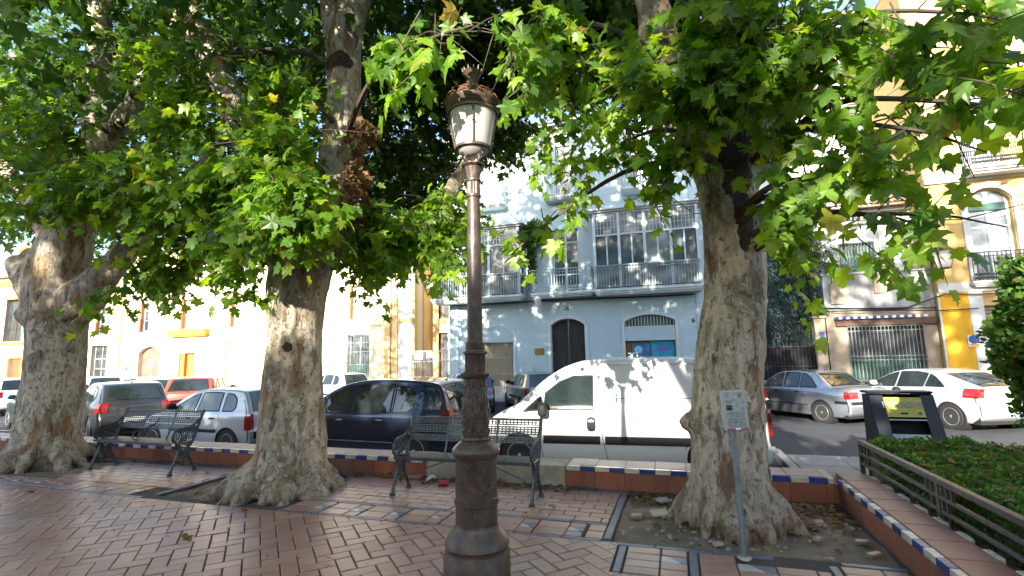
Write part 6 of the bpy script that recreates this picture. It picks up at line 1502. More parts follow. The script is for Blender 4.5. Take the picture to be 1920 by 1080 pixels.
tz = ct-0.14; tl_ = text('ENVASES', 0.115, simple('label_grey', (0.30,0.31,0.33), 0.5), ((cxl+cxr)/2-0.02, fy(tz,-0.014), tz), lab, rot=(PI/2-ang,0,0), sx=1.0)
tz = ct-0.245; b = MB(); b.box(((cxl+cxr)/2-0.02, fy(tz,-0.011), tz),(0.08,0.004,0.025)); b.build('label_mark', M_INK, lab)
b = MB(); b.lathe([(0.001,0),(0.022,0),(0.022,-0.004),(0.001,-0.004)], (cxr-wd-0.06, fy(tz,-0.012), tz), 14, axis='y'); b.build('round_logo', M_GALV, lab)
slant(ct-0.33, ct-0.315, -0.012, 0.03, M_GALV, 'metal_lip'); slant(ct-0.55, ct-0.335, 0.12, 0.03, M_BLACK, 'opening')
slant(ct-0.60, ct-0.50, 0.02, 0.02, M_GALV, 'flap'); slant(ZP+0.05, ct-0.605, -0.004, 0.03, simple('grey_green_front', (0.16,0.19,0.17), 0.4, var=0.15), 'front_panel')
b = MB(); b.b2((cxl-0.01,cy1-0.02,ct+0.001),(cxr+0.01,cy1+0.27,ct+0.03)); b.build('top_edge', M_CONT, rc, True)
b = MB(); b.b2((cxl+wd,cy1+0.2,ZP+0.02),(cxr-wd,cy1+0.24,ct-0.02)); b.build('rear_panel', M_CONT, rc, True)
b = MB(); b.b2((cxl+0.001,cy1-0.046,ct-0.20),(cxl+wd,cy1-0.04,ct-0.06)); b.build('blue_sticker', simple('faded_blue', (0.05,0.20,0.42), 0.5), rc, True)
# dark bollard behind
p = at(1680,725,10.2); b = MB(); b.smooth = True; b.lathe([(0.07,ZP),(0.06,ZP+0.05),(0.045,ZP+0.1),(0.045,p.z-0.1),(0.06,p.z-0.07),(0.06,p.z-0.03),(0.03,p.z)], (p.x,10.2,0), 16); o = b.build('bollard', M_IRONB); tag(o, 'dark iron bollard standing behind the recycling container', 'bollard')

# ------------------------------------------------------------------ railing of the planted bed
RX = 1.86
rl = thing('bed_railing', 'low grey brown metal railing with square lattice ornaments along the planted bed', 'railing', (RX,4,0))
zt_ = 0.50
def bar_(ya, yb, z, w, h, nm): b = MB(); b.cbox((RX,(ya+yb)/2,z),(w,abs(ya-yb),h),0.004); b.build(nm, M_RAIL, rl, True)
bar_(6.62,-1.0,zt_-0.02,0.055,0.045,'top_rail'); bar_(6.60,-1.0,zt_-0.145,0.030,0.028,'middle_rail'); bar_(6.60,-1.0,zt_-0.25,0.030,0.028,'lower_rail')
for y in (6.62,4.86,2.9,1.0): b = MB(); b.b2((RX-0.02,y-0.02,-0.05),(RX+0.02,y+0.02,zt_-0.045)); b.build('post', M_RAIL, rl, True)
for y in (6.47,4.86,2.9,1.0):
    b = MB()
    for k in range(6 if y < 6 else 3):
        yy = y+0.2-k*0.08 if y < 6 else y+0.1-k*0.09
        b.b2((RX-0.012,yy-0.009,zt_-0.15-0.10*(1 if 0<k<5 else 0)-0.11*(1 if 1<k<4 else 0)),(RX+0.012,yy+0.009,zt_-0.045))
    if y < 6:
        b.b2((RX-0.011,y-0.05,zt_-0.36),(RX+0.011,y+0.06,zt_-0.345))
    b.build('lattice_ornament', M_RAIL, rl, True)
hz = [(RX-0.02,3.55+0.22*math.cos(t),0.25+0.22*math.sin(t)) for t in [0.4+i*0.25 for i in range(18)]]
b = MB(); b.smooth = True; b.tube(hz,0.009,6); o = b.build('irrigation_hose', M_WIRE); tag(o, 'black irrigation hose looped over the planted bed railing', 'hose')

# ------------------------------------------------------------------ hedges and shrub
def leaf_volume(name, pos, size, mat, parent, flat=0.3, drop=0.0):
    n = len(pos); tip = unit(RNG.normal(0,1,(n,3))+np.array([0,-0.2,0.5-drop])); nor = RNG.normal(0,0.7,(n,3))+np.array([0,-0.3,0.7]); nor = unit(nor-tip*np.sum(nor*tip,-1,keepdims=True)); sz = size*(0.6+0.8*RNG.random(n))
    TV = np.array([(0,0,0),(0.30,0.35,0.03),(0.22,0.75,0.0),(0,1,-0.05),(-0.22,0.75,0),(-0.30,0.35,0.03)]); TF = np.array([(0,1,2),(0,2,3),(0,3,4),(0,4,5)])
    return leaves_mesh(name, pos, tip, nor, sz, [(TV,TF)], mat, parent)
def hedge(label, x0, x1, y0, y1, z0, z1, n, seed, stems=True):
    t = thing('hedge', label, 'hedge', ((x0+x1)/2,(y0+y1)/2,0))
    # shell-weighted fill with a bumpy top
    u = RNG.random((n,3)); u[:,2] = np.where(RNG.random(n) < 0.6, 1-0.22*RNG.random(n)**1.5, u[:,2])
    P = np.array([x0,y0,z0])+u*np.array([x1-x0,y1-y0,z1-z0])
    bumpz = np.array([0.07*noise.noise(Vector((p[0]*2.2,p[1]*2.2,seed)))+0.04*noise.noise(Vector((p[0]*7,p[1]*7,seed))) for p in P]); P[:,2] += bumpz*u[:,2]*1.4
    leaf_volume('foliage', P, 0.031, M_HEDGE, t)
    b = MB(); rr = random.Random(seed)
    for k in range(60):
        x, y = rr.uniform(x0,x1), rr.uniform(y0,y1); b.tube([(x,y,-0.05),(x+rr.uniform(-.05,.05),y+rr.uniform(-.05,.05),z1-0.08)],[0.006,0.003],3)
    b.build('stems', M_TWIG, t, True, kind='stuff')
    return t
hedge('clipped low hedge with fallen leaves on top right behind the metal railing', 1.95, 3.0, 1.2, 6.75, 0.05, 0.47, 78000, 1)
hedge('low hedge row running off to the side past the recycling container', 3.02, 6.2, 6.15, 6.75, 0.0, 0.46, 26000, 2)
sh_ = thing('shrub', 'dense dark green shrub rising above the hedge at the edge of the bed', 'shrub', (3.05,4.9,0))
n = 30000; u = unit(RNG.normal(0,1,(n,3))); rad = RNG.random((n,1))**(1/5.0); P = np.array([3.12,4.95,1.57])+u*rad*np.array([0.66,0.75,0.93])
disp = np.array([0.16*noise.noise(Vector(p*2.4))+0.09*noise.noise(Vector(p*6)) for p in P]); P += u*disp[:,None]
leaf_volume('foliage', P, 0.056, M_HEDGE, sh_)
b = MB(); b.smooth=True
for k in range(6): a = k*1.05; b.tube([(3.05+0.03*math.cos(a),4.9+0.03*math.sin(a),-0.05),(3.05+0.12*math.cos(a),4.9+0.12*math.sin(a),0.7),(3.0+0.4*math.cos(a),4.95+0.4*math.sin(a),1.6)],[0.025,0.018,0.006],6)
b.build('stem', M_TWIG, sh_, True)
# dark evergreen in the garden gap
cp = thing('cedar_tree', 'blue green drooping evergreen tree in the dark garden between the houses', 'tree', (3.6,23.3,ZP))
n = 3200; cx = RNG.normal(0,1,(n,3)); u = unit(cx); rad = RNG.random((n,1))**(1/2.5); P = np.array([3.7,23.1,5.0])+u*rad*np.array([2.4,1.1,3.5]); P[:,2] = np.maximum(P[:,2], 1.9)
d = unit(u*np.array([1,1,0.1])+RNG.normal(0,0.3,(n,3))+np.array([0,-0.2,-0.7]))
ps,tp,nr,sz,L = spray_leaves(P,d,0.5,16,0.13,0.9,0.3)
NT = [(np.array([(0,0,0),(0.12,0.3,0),(0.1,0.7,0),(0,1,0),(-0.1,0.7,0),(-0.12,0.3,0)]), np.array([(0,1,2),(0,2,3),(0,3,4),(0,4,5)]))]
leaves_mesh('foliage', ps, tp, nr, sz, NT, M_CYP, cp)
b = MB(); b.smooth=True; b.tube([(3.7,23.4,ZP),(3.6,23.3,2.5),(3.7,23.2,5),(3.7,23.2,8.2)],[0.2,0.16,0.1,0.03],10); b.build('trunk', M_TWIG, cp, True)
cl = thing('climbing_plant', 'leafy climbing plant hanging between the left gallery and middle balcony', 'plant', (at(1003,440,FY-0.5).x,FY-0.4,F1))
n = 2200; c = np.array(at(1002,438,FY-0.45)); u = unit(RNG.normal(0,1,(n,3))); P = c+u*(RNG.random((n,1))**(1/2.5))*np.array([0.55,0.3,0.62]); P2 = c+np.array([-0.2,0.1,-1.0])+RNG.normal(0,1,(700,3))*np.array([0.10,0.08,0.5])
leaf_volume('foliage', np.concatenate([P,P2]), 0.13, M_LEAFSHADE, cl, drop=0.8)

# ------------------------------------------------------------------ litter on the ground
rl_ = random.Random(21)
def ground_leaves(label, zones, sizes=(0.04,0.09), name='leaf_litter'):
    P=[];T=[];Nn=[];Z=[]
    for (x0,y0,x1,y1,n,z) in zones:
        for k in range(n):
            x, y = rl_.uniform(x0,x1), rl_.uniform(y0,y1); a = rl_.uniform(0,6.28); P.append((x,y,z+rl_.uniform(0.006,0.03))); t = Vector((math.cos(a),math.sin(a),rl_.uniform(-0.25,0.35))).normalized(); nn = Vector((rl_.gauss(0,0.35),rl_.gauss(0,0.35),1)); nn = (nn-t*nn.dot(t)).normalized(); T.append(tuple(t)); Nn.append(tuple(nn)); Z.append(rl_.uniform(*sizes))
    o = leaves_mesh(name, np.array(P), np.array(T), np.array(Nn), np.array(Z), T_LO, M_LITTER, None, False); return o
o = ground_leaves('', [(-0.58,5.45,1.38,5.86,420,-0.03),(0.75,5.0,1.38,5.6,130,-0.03),(-0.5,4.4,1.3,5.2,60,-0.03),(-5.7,4.5,-4.2,5.8,80,-0.03),(-9,5.7,-1,5.86,170,0.0),(-3.3,5.6,-1.2,5.85,130,0.0)], (0.03,0.075))
ground_leaves('', [(-9.5,2.0,1.3,5.7,150,0.0),(-4.5,2.2,-2.0,4.2,30,0.0)], (0.012,0.04), 'scattered_leaf_bits')
ground_leaves('', [(1.95,1.4,3.0,6.7,300,0.50),(3.0,6.2,5.5,6.7,40,0.48)], (0.03,0.075), 'hedge_leaf_litter')
# single fallen leaves on the pavers
lm = bpy.data.meshes.new('fallen_leaf'); lm.from_pydata([tuple(v) for v in T_HI[1][0]], [], [tuple(int(i) for i in f) for f in T_HI[1][1]]); lm.materials.append(M_LITTER)
for (px,py,s,lab) in ((463,957,0.10,'curled fallen leaf lying on the pavers just in front of the middle tree pit'),(342,1010,0.12,'yellow green fallen leaf alone on the herringbone pavers at the left'),(510,947,0.09,'fallen leaf at the front corner of the middle tree pit'),(1032,951,0.10,'fallen leaf beside the right front foot of the lamp bench'),(390,889,0.06,'small fallen leaf near the foot of the far bench'),(53,925,0.07,'fallen leaf on the pavers near the far left tree'),(240,881,0.05,'small dark fallen leaf under the far bench'),(1225,955,0.08,'fallen leaf on the earth near the broken paver pieces')):
    g = onz(px,py,0.006); o = bpy.data.objects.new('fallen_leaf', lm); link(o); o.location = (g.x,g.y,0.02); o.scale = (s,s,s*1.2); o.rotation_euler = (rl_.uniform(-0.4,0.4),rl_.uniform(-0.4,0.4),rl_.uniform(0,6)); tag(o, lab, 'leaf', 'single fallen leaves')
def stone(loc, size, label, m=M_RUBBLE, rz=0.0, cat='stone', name='broken_paver', tilt=0.05):
    b = MB(); b.cbox((0,0,0), size, min(size)*0.18)
    b.v = [tuple(Vector(v)+Vector((noise.noise(Vector(v)*30)*0.006,noise.noise(Vector(v)*31+Vector((3,0,0)))*0.006,0))) for v in b.v]
    o = b.build(name, m); o.location = loc; o.rotation_euler = (tilt,-tilt,rz); tag(o, label, cat); return o
def gp(px,py,z=0.0): g = onz(px,py,z); return g
g = gp(1237,966,-0.02); stone((g.x,g.y,0.0),(0.16,0.13,0.028),'pale square paver fragment at the left foot of the right tree', simple('pale_fragment',(0.36,0.34,0.29),0.8,var=0.2),0.3)
g = gp(1194,971,-0.02); stone((g.x,g.y,-0.005),(0.10,0.08,0.035),'reddish brick fragment on the earth near the pit border', M_BRICK,0.2)
g = gp(1243,941,-0.02); stone((g.x,g.y,-0.005),(0.13,0.12,0.024),'grey flat paver fragment behind the pale one', M_CONC,0.5)
g = gp(1535,984,-0.02); stone((g.x,g.y,-0.005),(0.09,0.06,0.045),'rounded grey stone right of the tree roots', M_RUBBLE,0.5)
g = gp(1617,1020,-0.02); stone((g.x,g.y,-0.005),(0.10,0.05,0.03),'broken brick piece near the planter wall', M_BRICK,0.1)
g = gp(1640,1044,-0.02); stone((g.x,g.y,-0.005),(0.11,0.045,0.03),'dark splinter of brick at the pit front', M_BRICK,0.6)
g = gp(1533,1014,-0.02); stone((g.x,g.y,-0.005),(0.07,0.05,0.03),'small pale pebble right of the sign pole', M_RUBBLE,0.9)
g = gp(1347,1024,-0.02); stone((g.x,g.y,-0.005),(0.08,0.05,0.025),'small flat shard near the sign pole foot', M_RUBBLE,0.4)
b = MB()
for k in range(150):
    x, y = rl_.uniform(-0.55,1.36), rl_.uniform(4.38,5.8); s = rl_.uniform(0.006,0.022); b.box((x,y,-0.025+0.03*noise.noise(Vector((x*3,y*3,1)))+s*0.4),(s*1.6,s,s*0.8),rz=rl_.uniform(0,3))
b.build('pebbles', M_RUBBLE, kind='stuff')
g = gp(785,893); stone((g.x,5.78,0.022),(0.24,0.11,0.035),'loose red paver lying by the bare wall under the bench', M_BRICK,0.1)
g = gp(818,897); b = MB(); b.add([(0,0,0),(0.10,0.02,0.05),(0.13,0.07,0.02),(0.07,0.12,0.06),(-0.03,0.10,0.01),(0.04,0.06,0.07)],[(0,1,5),(1,2,5),(2,3,5),(3,4,5),(4,0,5)]); o = b.build('paper_scrap', M_PAPER); o.location = (g.x-0.05,5.66,0.005); tag(o,'crumpled white paper scrap under the bench behind the lamp','paper')
def can(loc, rz, label, name='drink_can'):
    b = MB(); b.smooth = True; b.tube([(-0.055,0,0.032),(-0.05,0,0.032),(0.05,0,0.032),(0.055,0,0.032)],[0.026,0.032,0.032,0.026],16); o = b.build(name, M_RED); o.location = loc; o.rotation_euler = (0,0,rz); tag(o,label,'can')
    e = MB(); e.smooth=True; e.tube([(0.054,0,0.032),(0.058,0,0.032)],[0.025,0.024],16); e.build('can_rim', M_GALV, o); return o
g = gp(842,905); can((g.x,5.55,0.0),0.4,'red drink can lying beside the paper scrap under the bench')
g = gp(934,914); can((g.x,5.40,0.0),1.2,'second red can lying just right of the lamp post under the bench')
rb = MB(); rb.smooth = True
for (a0,r_) in ((0.2,0.03),(-0.2,0.022),(0.6,0.018)):
    sp_ = smooth_path([(t2.x+0.55,T2Y+0.15,0.02,r_),(t2.x+0.85,T2Y+0.3+a0*0.3,0.05,r_),(t2.x+1.05,T2Y+0.45+a0*0.5,0.02,r_*0.6),(t2.x+1.2,T2Y+0.3+a0*0.6,-0.02,r_*0.3)],5); rb.tube([p[:3] for p in sp_],[p[3] for p in sp_],7)
# ------------------------------------------------------------------ cars
def paint(name, col, metal=0.5, rough=0.32):
    n = N(name); v = n.coords(); f = n.noise(v, 3, 5, 0.6); g = n.noise(v, 90, 3)
    c = n.mix(n.ramp(f, [(0.45,0.0),(0.8,0.22)]), col, [x*0.6+0.10 for x in col])
    sp = n.n('ShaderNodeSeparateXYZ'); n.link(v, sp.inputs[0])
    low = n.ramp(n.math('ADD', sp.outputs[2], n.math('MULTIPLY', f, 0.25)), [(0.28,0.5),(0.62,0.0)]); c = n.mix(low, c, (0.16,0.145,0.125))
    r = n.math('ADD', n.math('MULTIPLY', f, 0.12), rough-0.05)
    return n.pbr(c, r, metal, n.bump(g, 0.02, 0.002), coat=0.8, Coat_Roughness=0.06)
M_CGLASS = m_glass_window('car_glass', (0.012,0.018,0.018), 0.03, (0.03,0.04,0.04))
M_CGLASSL = m_glass_window('car_glass_light', (0.05,0.065,0.06), 0.05, (0.16,0.18,0.17))
M_RUBBER = simple('tyre_rubber', (0.022,0.022,0.022), 0.85, var=0.2, bump=0.3)
M_TRIMB = simple('black_trim', (0.014,0.015,0.017), 0.62, var=0.2, spec=0.25)
M_HUB = simple('wheel_silver', (0.42,0.43,0.45), 0.35, metal=0.6, var=0.15, dirt=(0.18,0.16,0.14))
def m_lamp_red():
    n = N('tail_lamp_red'); f = n.noise(n.coords(), 40, 2); return n.pbr(n.ramp(f, [(0.4,(0.16,0.004,0.005)),(0.7,(0.34,0.012,0.012))]), 0.15, 0, spec=0.8, coat=0.6)
M_TAIL = m_lamp_red()
M_AMBER = simple('amber_lens', (0.55,0.16,0.02), 0.2, var=0.1); M_CLEAR = simple('clear_lens', (0.55,0.57,0.6), 0.12, var=0.15, scale=30)
M_UNDER = simple('underbody', (0.012,0.012,0.012), 0.9, var=0.1)
def interp(tab, x):
    if x <= tab[0][0]: return tab[0][1]
    for (a,b_),(c,d) in zip(tab, tab[1:]):
        if x <= c: return b_+(d-b_)*(x-a)/(c-a) if c > a else d
    return tab[-1][1]
class Car:
    """body skinned over a side silhouette: x runs from the rear (0) to the front (L), z up"""
    def __init__(s, sil, L, Wd, belt, wheels, wr=0.31, tumble=0.34, nose=0.16, tail=0.10, sill=0.20, rnd=0.05, bow=0.10):
        s.L, s.W, s.belt, s.wheels, s.wr, s.tumble, s.nose, s.tail, s.sill, s.rnd, s.bow = L, Wd/2, belt, wheels, wr, tumble, nose, tail, sill, rnd, bow
        pts = [(x,z,0,0) for x,z in sil]; s.sil = [(p[0],p[1]) for p in smooth_path(pts, 5)]
    def hw(s, x, z):
        w = s.W
        t = max(0, min(1, (s.L*0.24-(s.L-x))/(s.L*0.24))); w -= s.nose*t*t*1.1
        t = max(0, min(1, (s.L*0.18-x)/(s.L*0.18))); w -= s.tail*t*t*1.1
        bl = s.belt(x) if callable(s.belt) else s.belt
        if z < 0.45: w -= 0.10*((0.45-z)/0.30)**2*0.5
        if z > bl-0.10:
            d = z-(bl-0.10); w -= s.tumble*max(0, d-0.05) + 0.028*min(1, d/0.12)
        return max(w, 0.2)
    def shell(s):
        n = len(s.sil); V = []; F = []; rows = []
        nx = []
        for i in range(n):
            a = s.sil[max(0,i-1)]; b_ = s.sil[min(n-1,i+1)]; d = (b_[0]-a[0], b_[1]-a[1]); l = math.hypot(*d) or 1; nx.append((-d[1]/l, d[0]/l))
        # silhouette listed rear-bottom -> roof -> front-bottom, outward normal is (-dz, dx)
        r = s.rnd; K = 6; A = 5; edge = []
        for i in range(n):
            x, z = s.sil[i]; ox, oz = nx[i]
            xin, zin = x-ox*r, z-oz*r; We = s.hw(xin, zin); row = []
            for k in range(K):
                y = (We-r)*k/(K-1); q = (y/s.W)**2; cx = -ox*abs(ox)*s.bow*q; cz = -0.035*q*max(0, oz)
                row.append((x+cx, y, z+cz))
            for k in range(1, A+1):
                th = PI/2*k/A; y = We-r+r*math.sin(th); q = (y/s.W)**2; ins = r*(1-math.cos(th)); cx = -ox*abs(ox)*s.bow*q; cz = -0.035*q*max(0, oz)
                row.append((x-ox*ins+cx, y, z-oz*ins+cz))
            rows.append(row)
        m = K+A
        for sg in (1,-1):
            base = len(V); V += [(x, sg*y, z) for row in rows for (x,y,z) in row]
            for i in range(n-1):
                for k in range(m-1):
                    q = (base+i*m+k, base+i*m+k+1, base+(i+1)*m+k+1, base+(i+1)*m+k); F.append(q if sg < 0 else q[::-1])
        s.rows = rows
        outline = [(row[-1][0], row[-1][2]) for row in rows]; outline_y = [row[-1][1] for row in rows]
        # bottom line with wheel arches, from front back to rear
        bot = []; x1 = outline[-1][0]; x0 = outline[0][0]
        xs = x1-0.04
        ra = s.wr+0.055
        ws = sorted(s.wheels, reverse=True)
        cur = x1-0.05; cuts = []
        for wx in ws:
            dx = math.sqrt(max(0.01, ra*ra-(s.wr-s.sill)**2)); cuts.append((wx+dx, wx-dx, wx))
        zb = s.sill
        for (xa, xb, wx) in cuts:
            while cur > xa+0.05: bot.append((cur, zb)); cur -= 0.12
            a0 = math.atan2(zb-s.wr, xa-wx); a1 = PI-a0
            for k in range(13):
                a = a0+(a1-a0)*k/12; bot.append((wx+ra*math.cos(a), s.wr+ra*math.sin(a)))
            cur = xb-0.10
        while cur > x0+0.05: bot.append((cur, zb)); cur -= 0.12
        poly = outline+bot; s.poly = poly
        inner = []
        gx = 0.07
        for i in range(int(s.L/gx)+1):
            for j in range(int(2.0/gx)):
                p = (i*gx+0.013, j*gx+0.11)
                if s.inside(p, poly, 0.03): inner.append(p)
        vin = [Vector(p) for p in poly+inner]; ed = [(i,(i+1) % len(poly)) for i in range(len(poly))]
        vo, _, fo, *_r = delaunay_2d_cdt(vin, ed, [list(range(len(poly)))], 1, 1e-4)
        ymap = {i: y for i, y in enumerate(outline_y)}
        for sg in (1,-1):
            base = len(V)
            for i, p in enumerate(vo):
                y = s.hw(p.x, p.y)
                V.append((p.x, sg*y, p.y))
            for f in fo: F.append(tuple(base+i for i in (f if sg < 0 else f[::-1])))
        # snap side rim onto the strip rim
        s.vo = vo
        bm = bmesh.new(); vs = [bm.verts.new(v) for v in V]
        for f in F:
            try: bm.faces.new([vs[i] for i in f])
            except ValueError: pass
        bmesh.ops.remove_doubles(bm, verts=bm.verts, dist=0.012); bmesh.ops.recalc_face_normals(bm, faces=bm.faces)
        for f in bm.faces: f.smooth = True
        me = bpy.data.meshes.new('body'); bm.to_mesh(me); bm.free(); me.set_sharp_from_angle(angle=math.radians(48)); return me
    def inside(s, p, poly, m=0.0):
        x, y = p; c = False; n = len(poly); dmin = 9
        for i in range(n):
            (x0,y0),(x1,y1) = poly[i], poly[(i+1) % n]
            if (y0 > y) != (y1 > y) and x < (x1-x0)*(y-y0)/(y1-y0)+x0: c = not c
            dx, dy = x1-x0, y1-y0; l2 = dx*dx+dy*dy
            t = max(0, min(1, ((x-x0)*dx+(y-y0)*dy)/l2)) if l2 else 0; dmin = min(dmin, math.hypot(x-x0-t*dx, y-y0-t*dy))
        return c and dmin > m
    def side_patch(s, b, poly, off, sides=(1,-1), grid=0.08):
        """flat polygon (x,z) laid on the body side, pushed out by off"""
        P = [Vector(p) for p in poly]; dens = []
        for i in range(len(P)):
            a, c = P[i], P[(i+1) % len(P)]; k = max(1, int((c-a).length/grid)); dens += [a.lerp(c, q/k) for q in range(k)]
        x0 = min(p.x for p in P); x1 = max(p.x for p in P); z0 = min(p.y for p in P); z1 = max(p.y for p in P)
        pin = [(p.x,p.y) for p in dens]; inn = []
        gx = grid
        for i in range(int((x1-x0)/gx)+1):
            for j in range(int((z1-z0)/gx)+1):
                q = (x0+i*gx+0.01, z0+j*gx+0.01)
                if s.inside(q, pin, 0.015): inn.append(q)
        vo, _, fo, *_r = delaunay_2d_cdt([Vector(p) for p in pin+inn], [(i,(i+1) % len(pin)) for i in range(len(pin))], [list(range(len(pin)))], 1, 1e-5)
        for sg in sides:
            b.add([(p.x, sg*(s.hw(p.x,p.y)+off), p.y) for p in vo], [tuple(f) if sg < 0 else tuple(f)[::-1] for f in fo])
    def side_line(s, b, pts, w, off, sides=(1,-1)):
        pts = [Vector(p) for p in pts]; D = []
        for i in range(len(pts)-1):
            k = max(1, int((pts[i+1]-pts[i]).length/0.06)); D += [pts[i].lerp(pts[i+1], q/k) for q in range(k)]
        D.append(pts[-1])
        for sg in sides:
            vs = []; fs = []
            for i, p in enumerate(D):
                t = (D[min(i+1,len(D)-1)]-D[max(i-1,0)]).normalized(); nn = Vector((-t.y, t.x))*w/2
                for q, o_ in ((p+nn,0.0),(p+nn,off),(p-nn,off),(p-nn,0.0)): vs.append((q.x, sg*(s.hw(q.x,q.y)+o_), q.y))
            for i in range(len(D)-1):
                for k in range(3):
                    f = (i*4+k, i*4+k+1, (i+1)*4+k+1, (i+1)*4+k); fs.append(f if sg > 0 else f[::-1])
            b.add(vs, fs)
    def surf_strip(s, b, i0, i1, y0f, y1f, off, n=10):
        """patch on the wrap-over surface between silhouette parameters (0..1) and lateral fractions"""
        rows = s.rows; m = len(rows)-1; A = []
        K = 14
        for i in range(K+1):
            t = (i0+(i1-i0)*i/K)*m; a = int(min(m-1, t)); f = t-a; row = []
            for k in range(n+1):
                yf = (y0f(i/K) if callable(y0f) else y0f); ye = (y1f(i/K) if callable(y1f) else y1f); u = yf+(ye-yf)*k/n; sg = 1 if u >= 0 else -1
                def ev(r):
                    w = r[5][1]; yy = abs(u)*r[-1][1]
                    for q in range(len(r)-1):
                        if r[q][1] <= yy <= r[q+1][1]+1e-9:
                            g = (yy-r[q][1])/max(1e-6, r[q+1][1]-r[q][1]); return Vector((r[q][0]+(r[q+1][0]-r[q][0])*g, yy, r[q][2]+(r[q+1][2]-r[q][2])*g))
                    return Vector(r[-1])
                p = ev(rows[a]).lerp(ev(rows[a+1]), f); p.y *= sg; row.append(p)
            A.append(row)
        nrm = []
        for i in range(K+1):
            for k in range(n+1):
                d1 = A[min(K,i+1)][k]-A[max(0,i-1)][k]; d2 = A[i][min(n,k+1)]-A[i][max(0,k-1)]; nn = d1.cross(d2); nn = nn.normalized() if nn.length > 1e-9 else Vector((0,0,1))
                c = Vector((s.L/2, 0, 0.6))
                if nn.dot(A[i][k]-c) < 0: nn = -nn
                nrm.append(A[i][k]+nn*off)
        b.add(nrm, [((i)*(n+1)+k, i*(n+1)+k+1, (i+1)*(n+1)+k+1, (i+1)*(n+1)+k) for i in range(K) for k in range(n)])
    def param_at(s, x, z):
        best = min(range(len(s.sil)), key=lambda i: (s.sil[i][0]-x)**2+(s.sil[i][1]-z)**2); return best/(len(s.sil)-1)
wheel_cache = {}
def wheel_parts(r, style):
    key = (round(r,3), style)
    if key in wheel_cache: return wheel_cache[key]
    b = MB(); b.smooth = True; w = 0.095
    b.lathe([(r*0.66,-w),(r*0.93,-w*1.02),(r*0.985,-w*0.8),(r,-w*0.5),(r,w*0.5),(r*0.985,w*0.8),(r*0.93,w*1.02),(r*0.66,w)], (0,0,0), 36, axis='y')
    t = b.build('tyre', M_RUBBER); b = MB(); b.smooth = True
    R = r*0.68
    b.lathe([(R,-w*0.99),(R*0.97,-w*1.04),(R*0.88,-w*0.95),(R*0.86,-w*0.55)], (0,0,0), 36, axis='y'); b.f.pop(); b.f.pop(); b.mi = b.mi[:-2]; b.sm = b.sm[:-2]
    b.lathe([(R*0.26,-w*0.6),(R*0.26,-w*0.95),(0.001,-w*1.05)], (0,0,0), 20, axis='y')
    if style == 'alloy': n = 7; wd = 0.20
    elif style == 'steel': n = 14; wd = 0.10
    else: n = 6; wd = 0.42
    for k in range(n):
        a = 2*PI*k/n; c, s_ = math.cos(a), math.sin(a); u = Vector((c,0,s_)); v = Vector((-s_,0,c)); o = Vector((0,-w*0.98,0))
        P = [(R*0.2,-R*wd*0.3),(R*0.92,-R*wd*0.5),(R*0.92,R*wd*0.5),(R*0.2,R*wd*0.3)]; b.prism(P, o+Vector((0,0.0,0)), u, v, (0,w*0.25,0))
    rim = b.build('rim', M_HUB); b = MB()
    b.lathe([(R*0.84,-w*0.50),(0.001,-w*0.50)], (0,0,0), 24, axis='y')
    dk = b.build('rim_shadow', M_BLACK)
    for o in (t, rim, dk): COL.objects.unlink(o)
    wheel_cache[key] = (t.data, rim.data, dk.data); return wheel_cache[key]
def rbox(b, c, size, n=4, rot=None, p=3.2):
    """rounded block (superellipsoid)"""
    V = []; F = []; N1, N2 = 10, 16
    def sp(v, e): return math.copysign(abs(v)**e, v)
    e = 2/p
    for i in range(N1+1):
        a = -PI/2+PI*i/N1
        for j in range(N2):
            t = 2*PI*j/N2; v = Vector((size[0]/2*sp(math.cos(a),e)*sp(math.cos(t),e), size[1]/2*sp(math.cos(a),e)*sp(math.sin(t),e), size[2]/2*sp(math.sin(a),e)))
            if rot is not None: v = rot @ v
            V.append(v+Vector(c))
    for i in range(N1):
        for j in range(N2): k = (j+1) % N2; F.append((i*N2+j, i*N2+k, (i+1)*N2+k, (i+1)*N2+j))
    b.add(V, F)
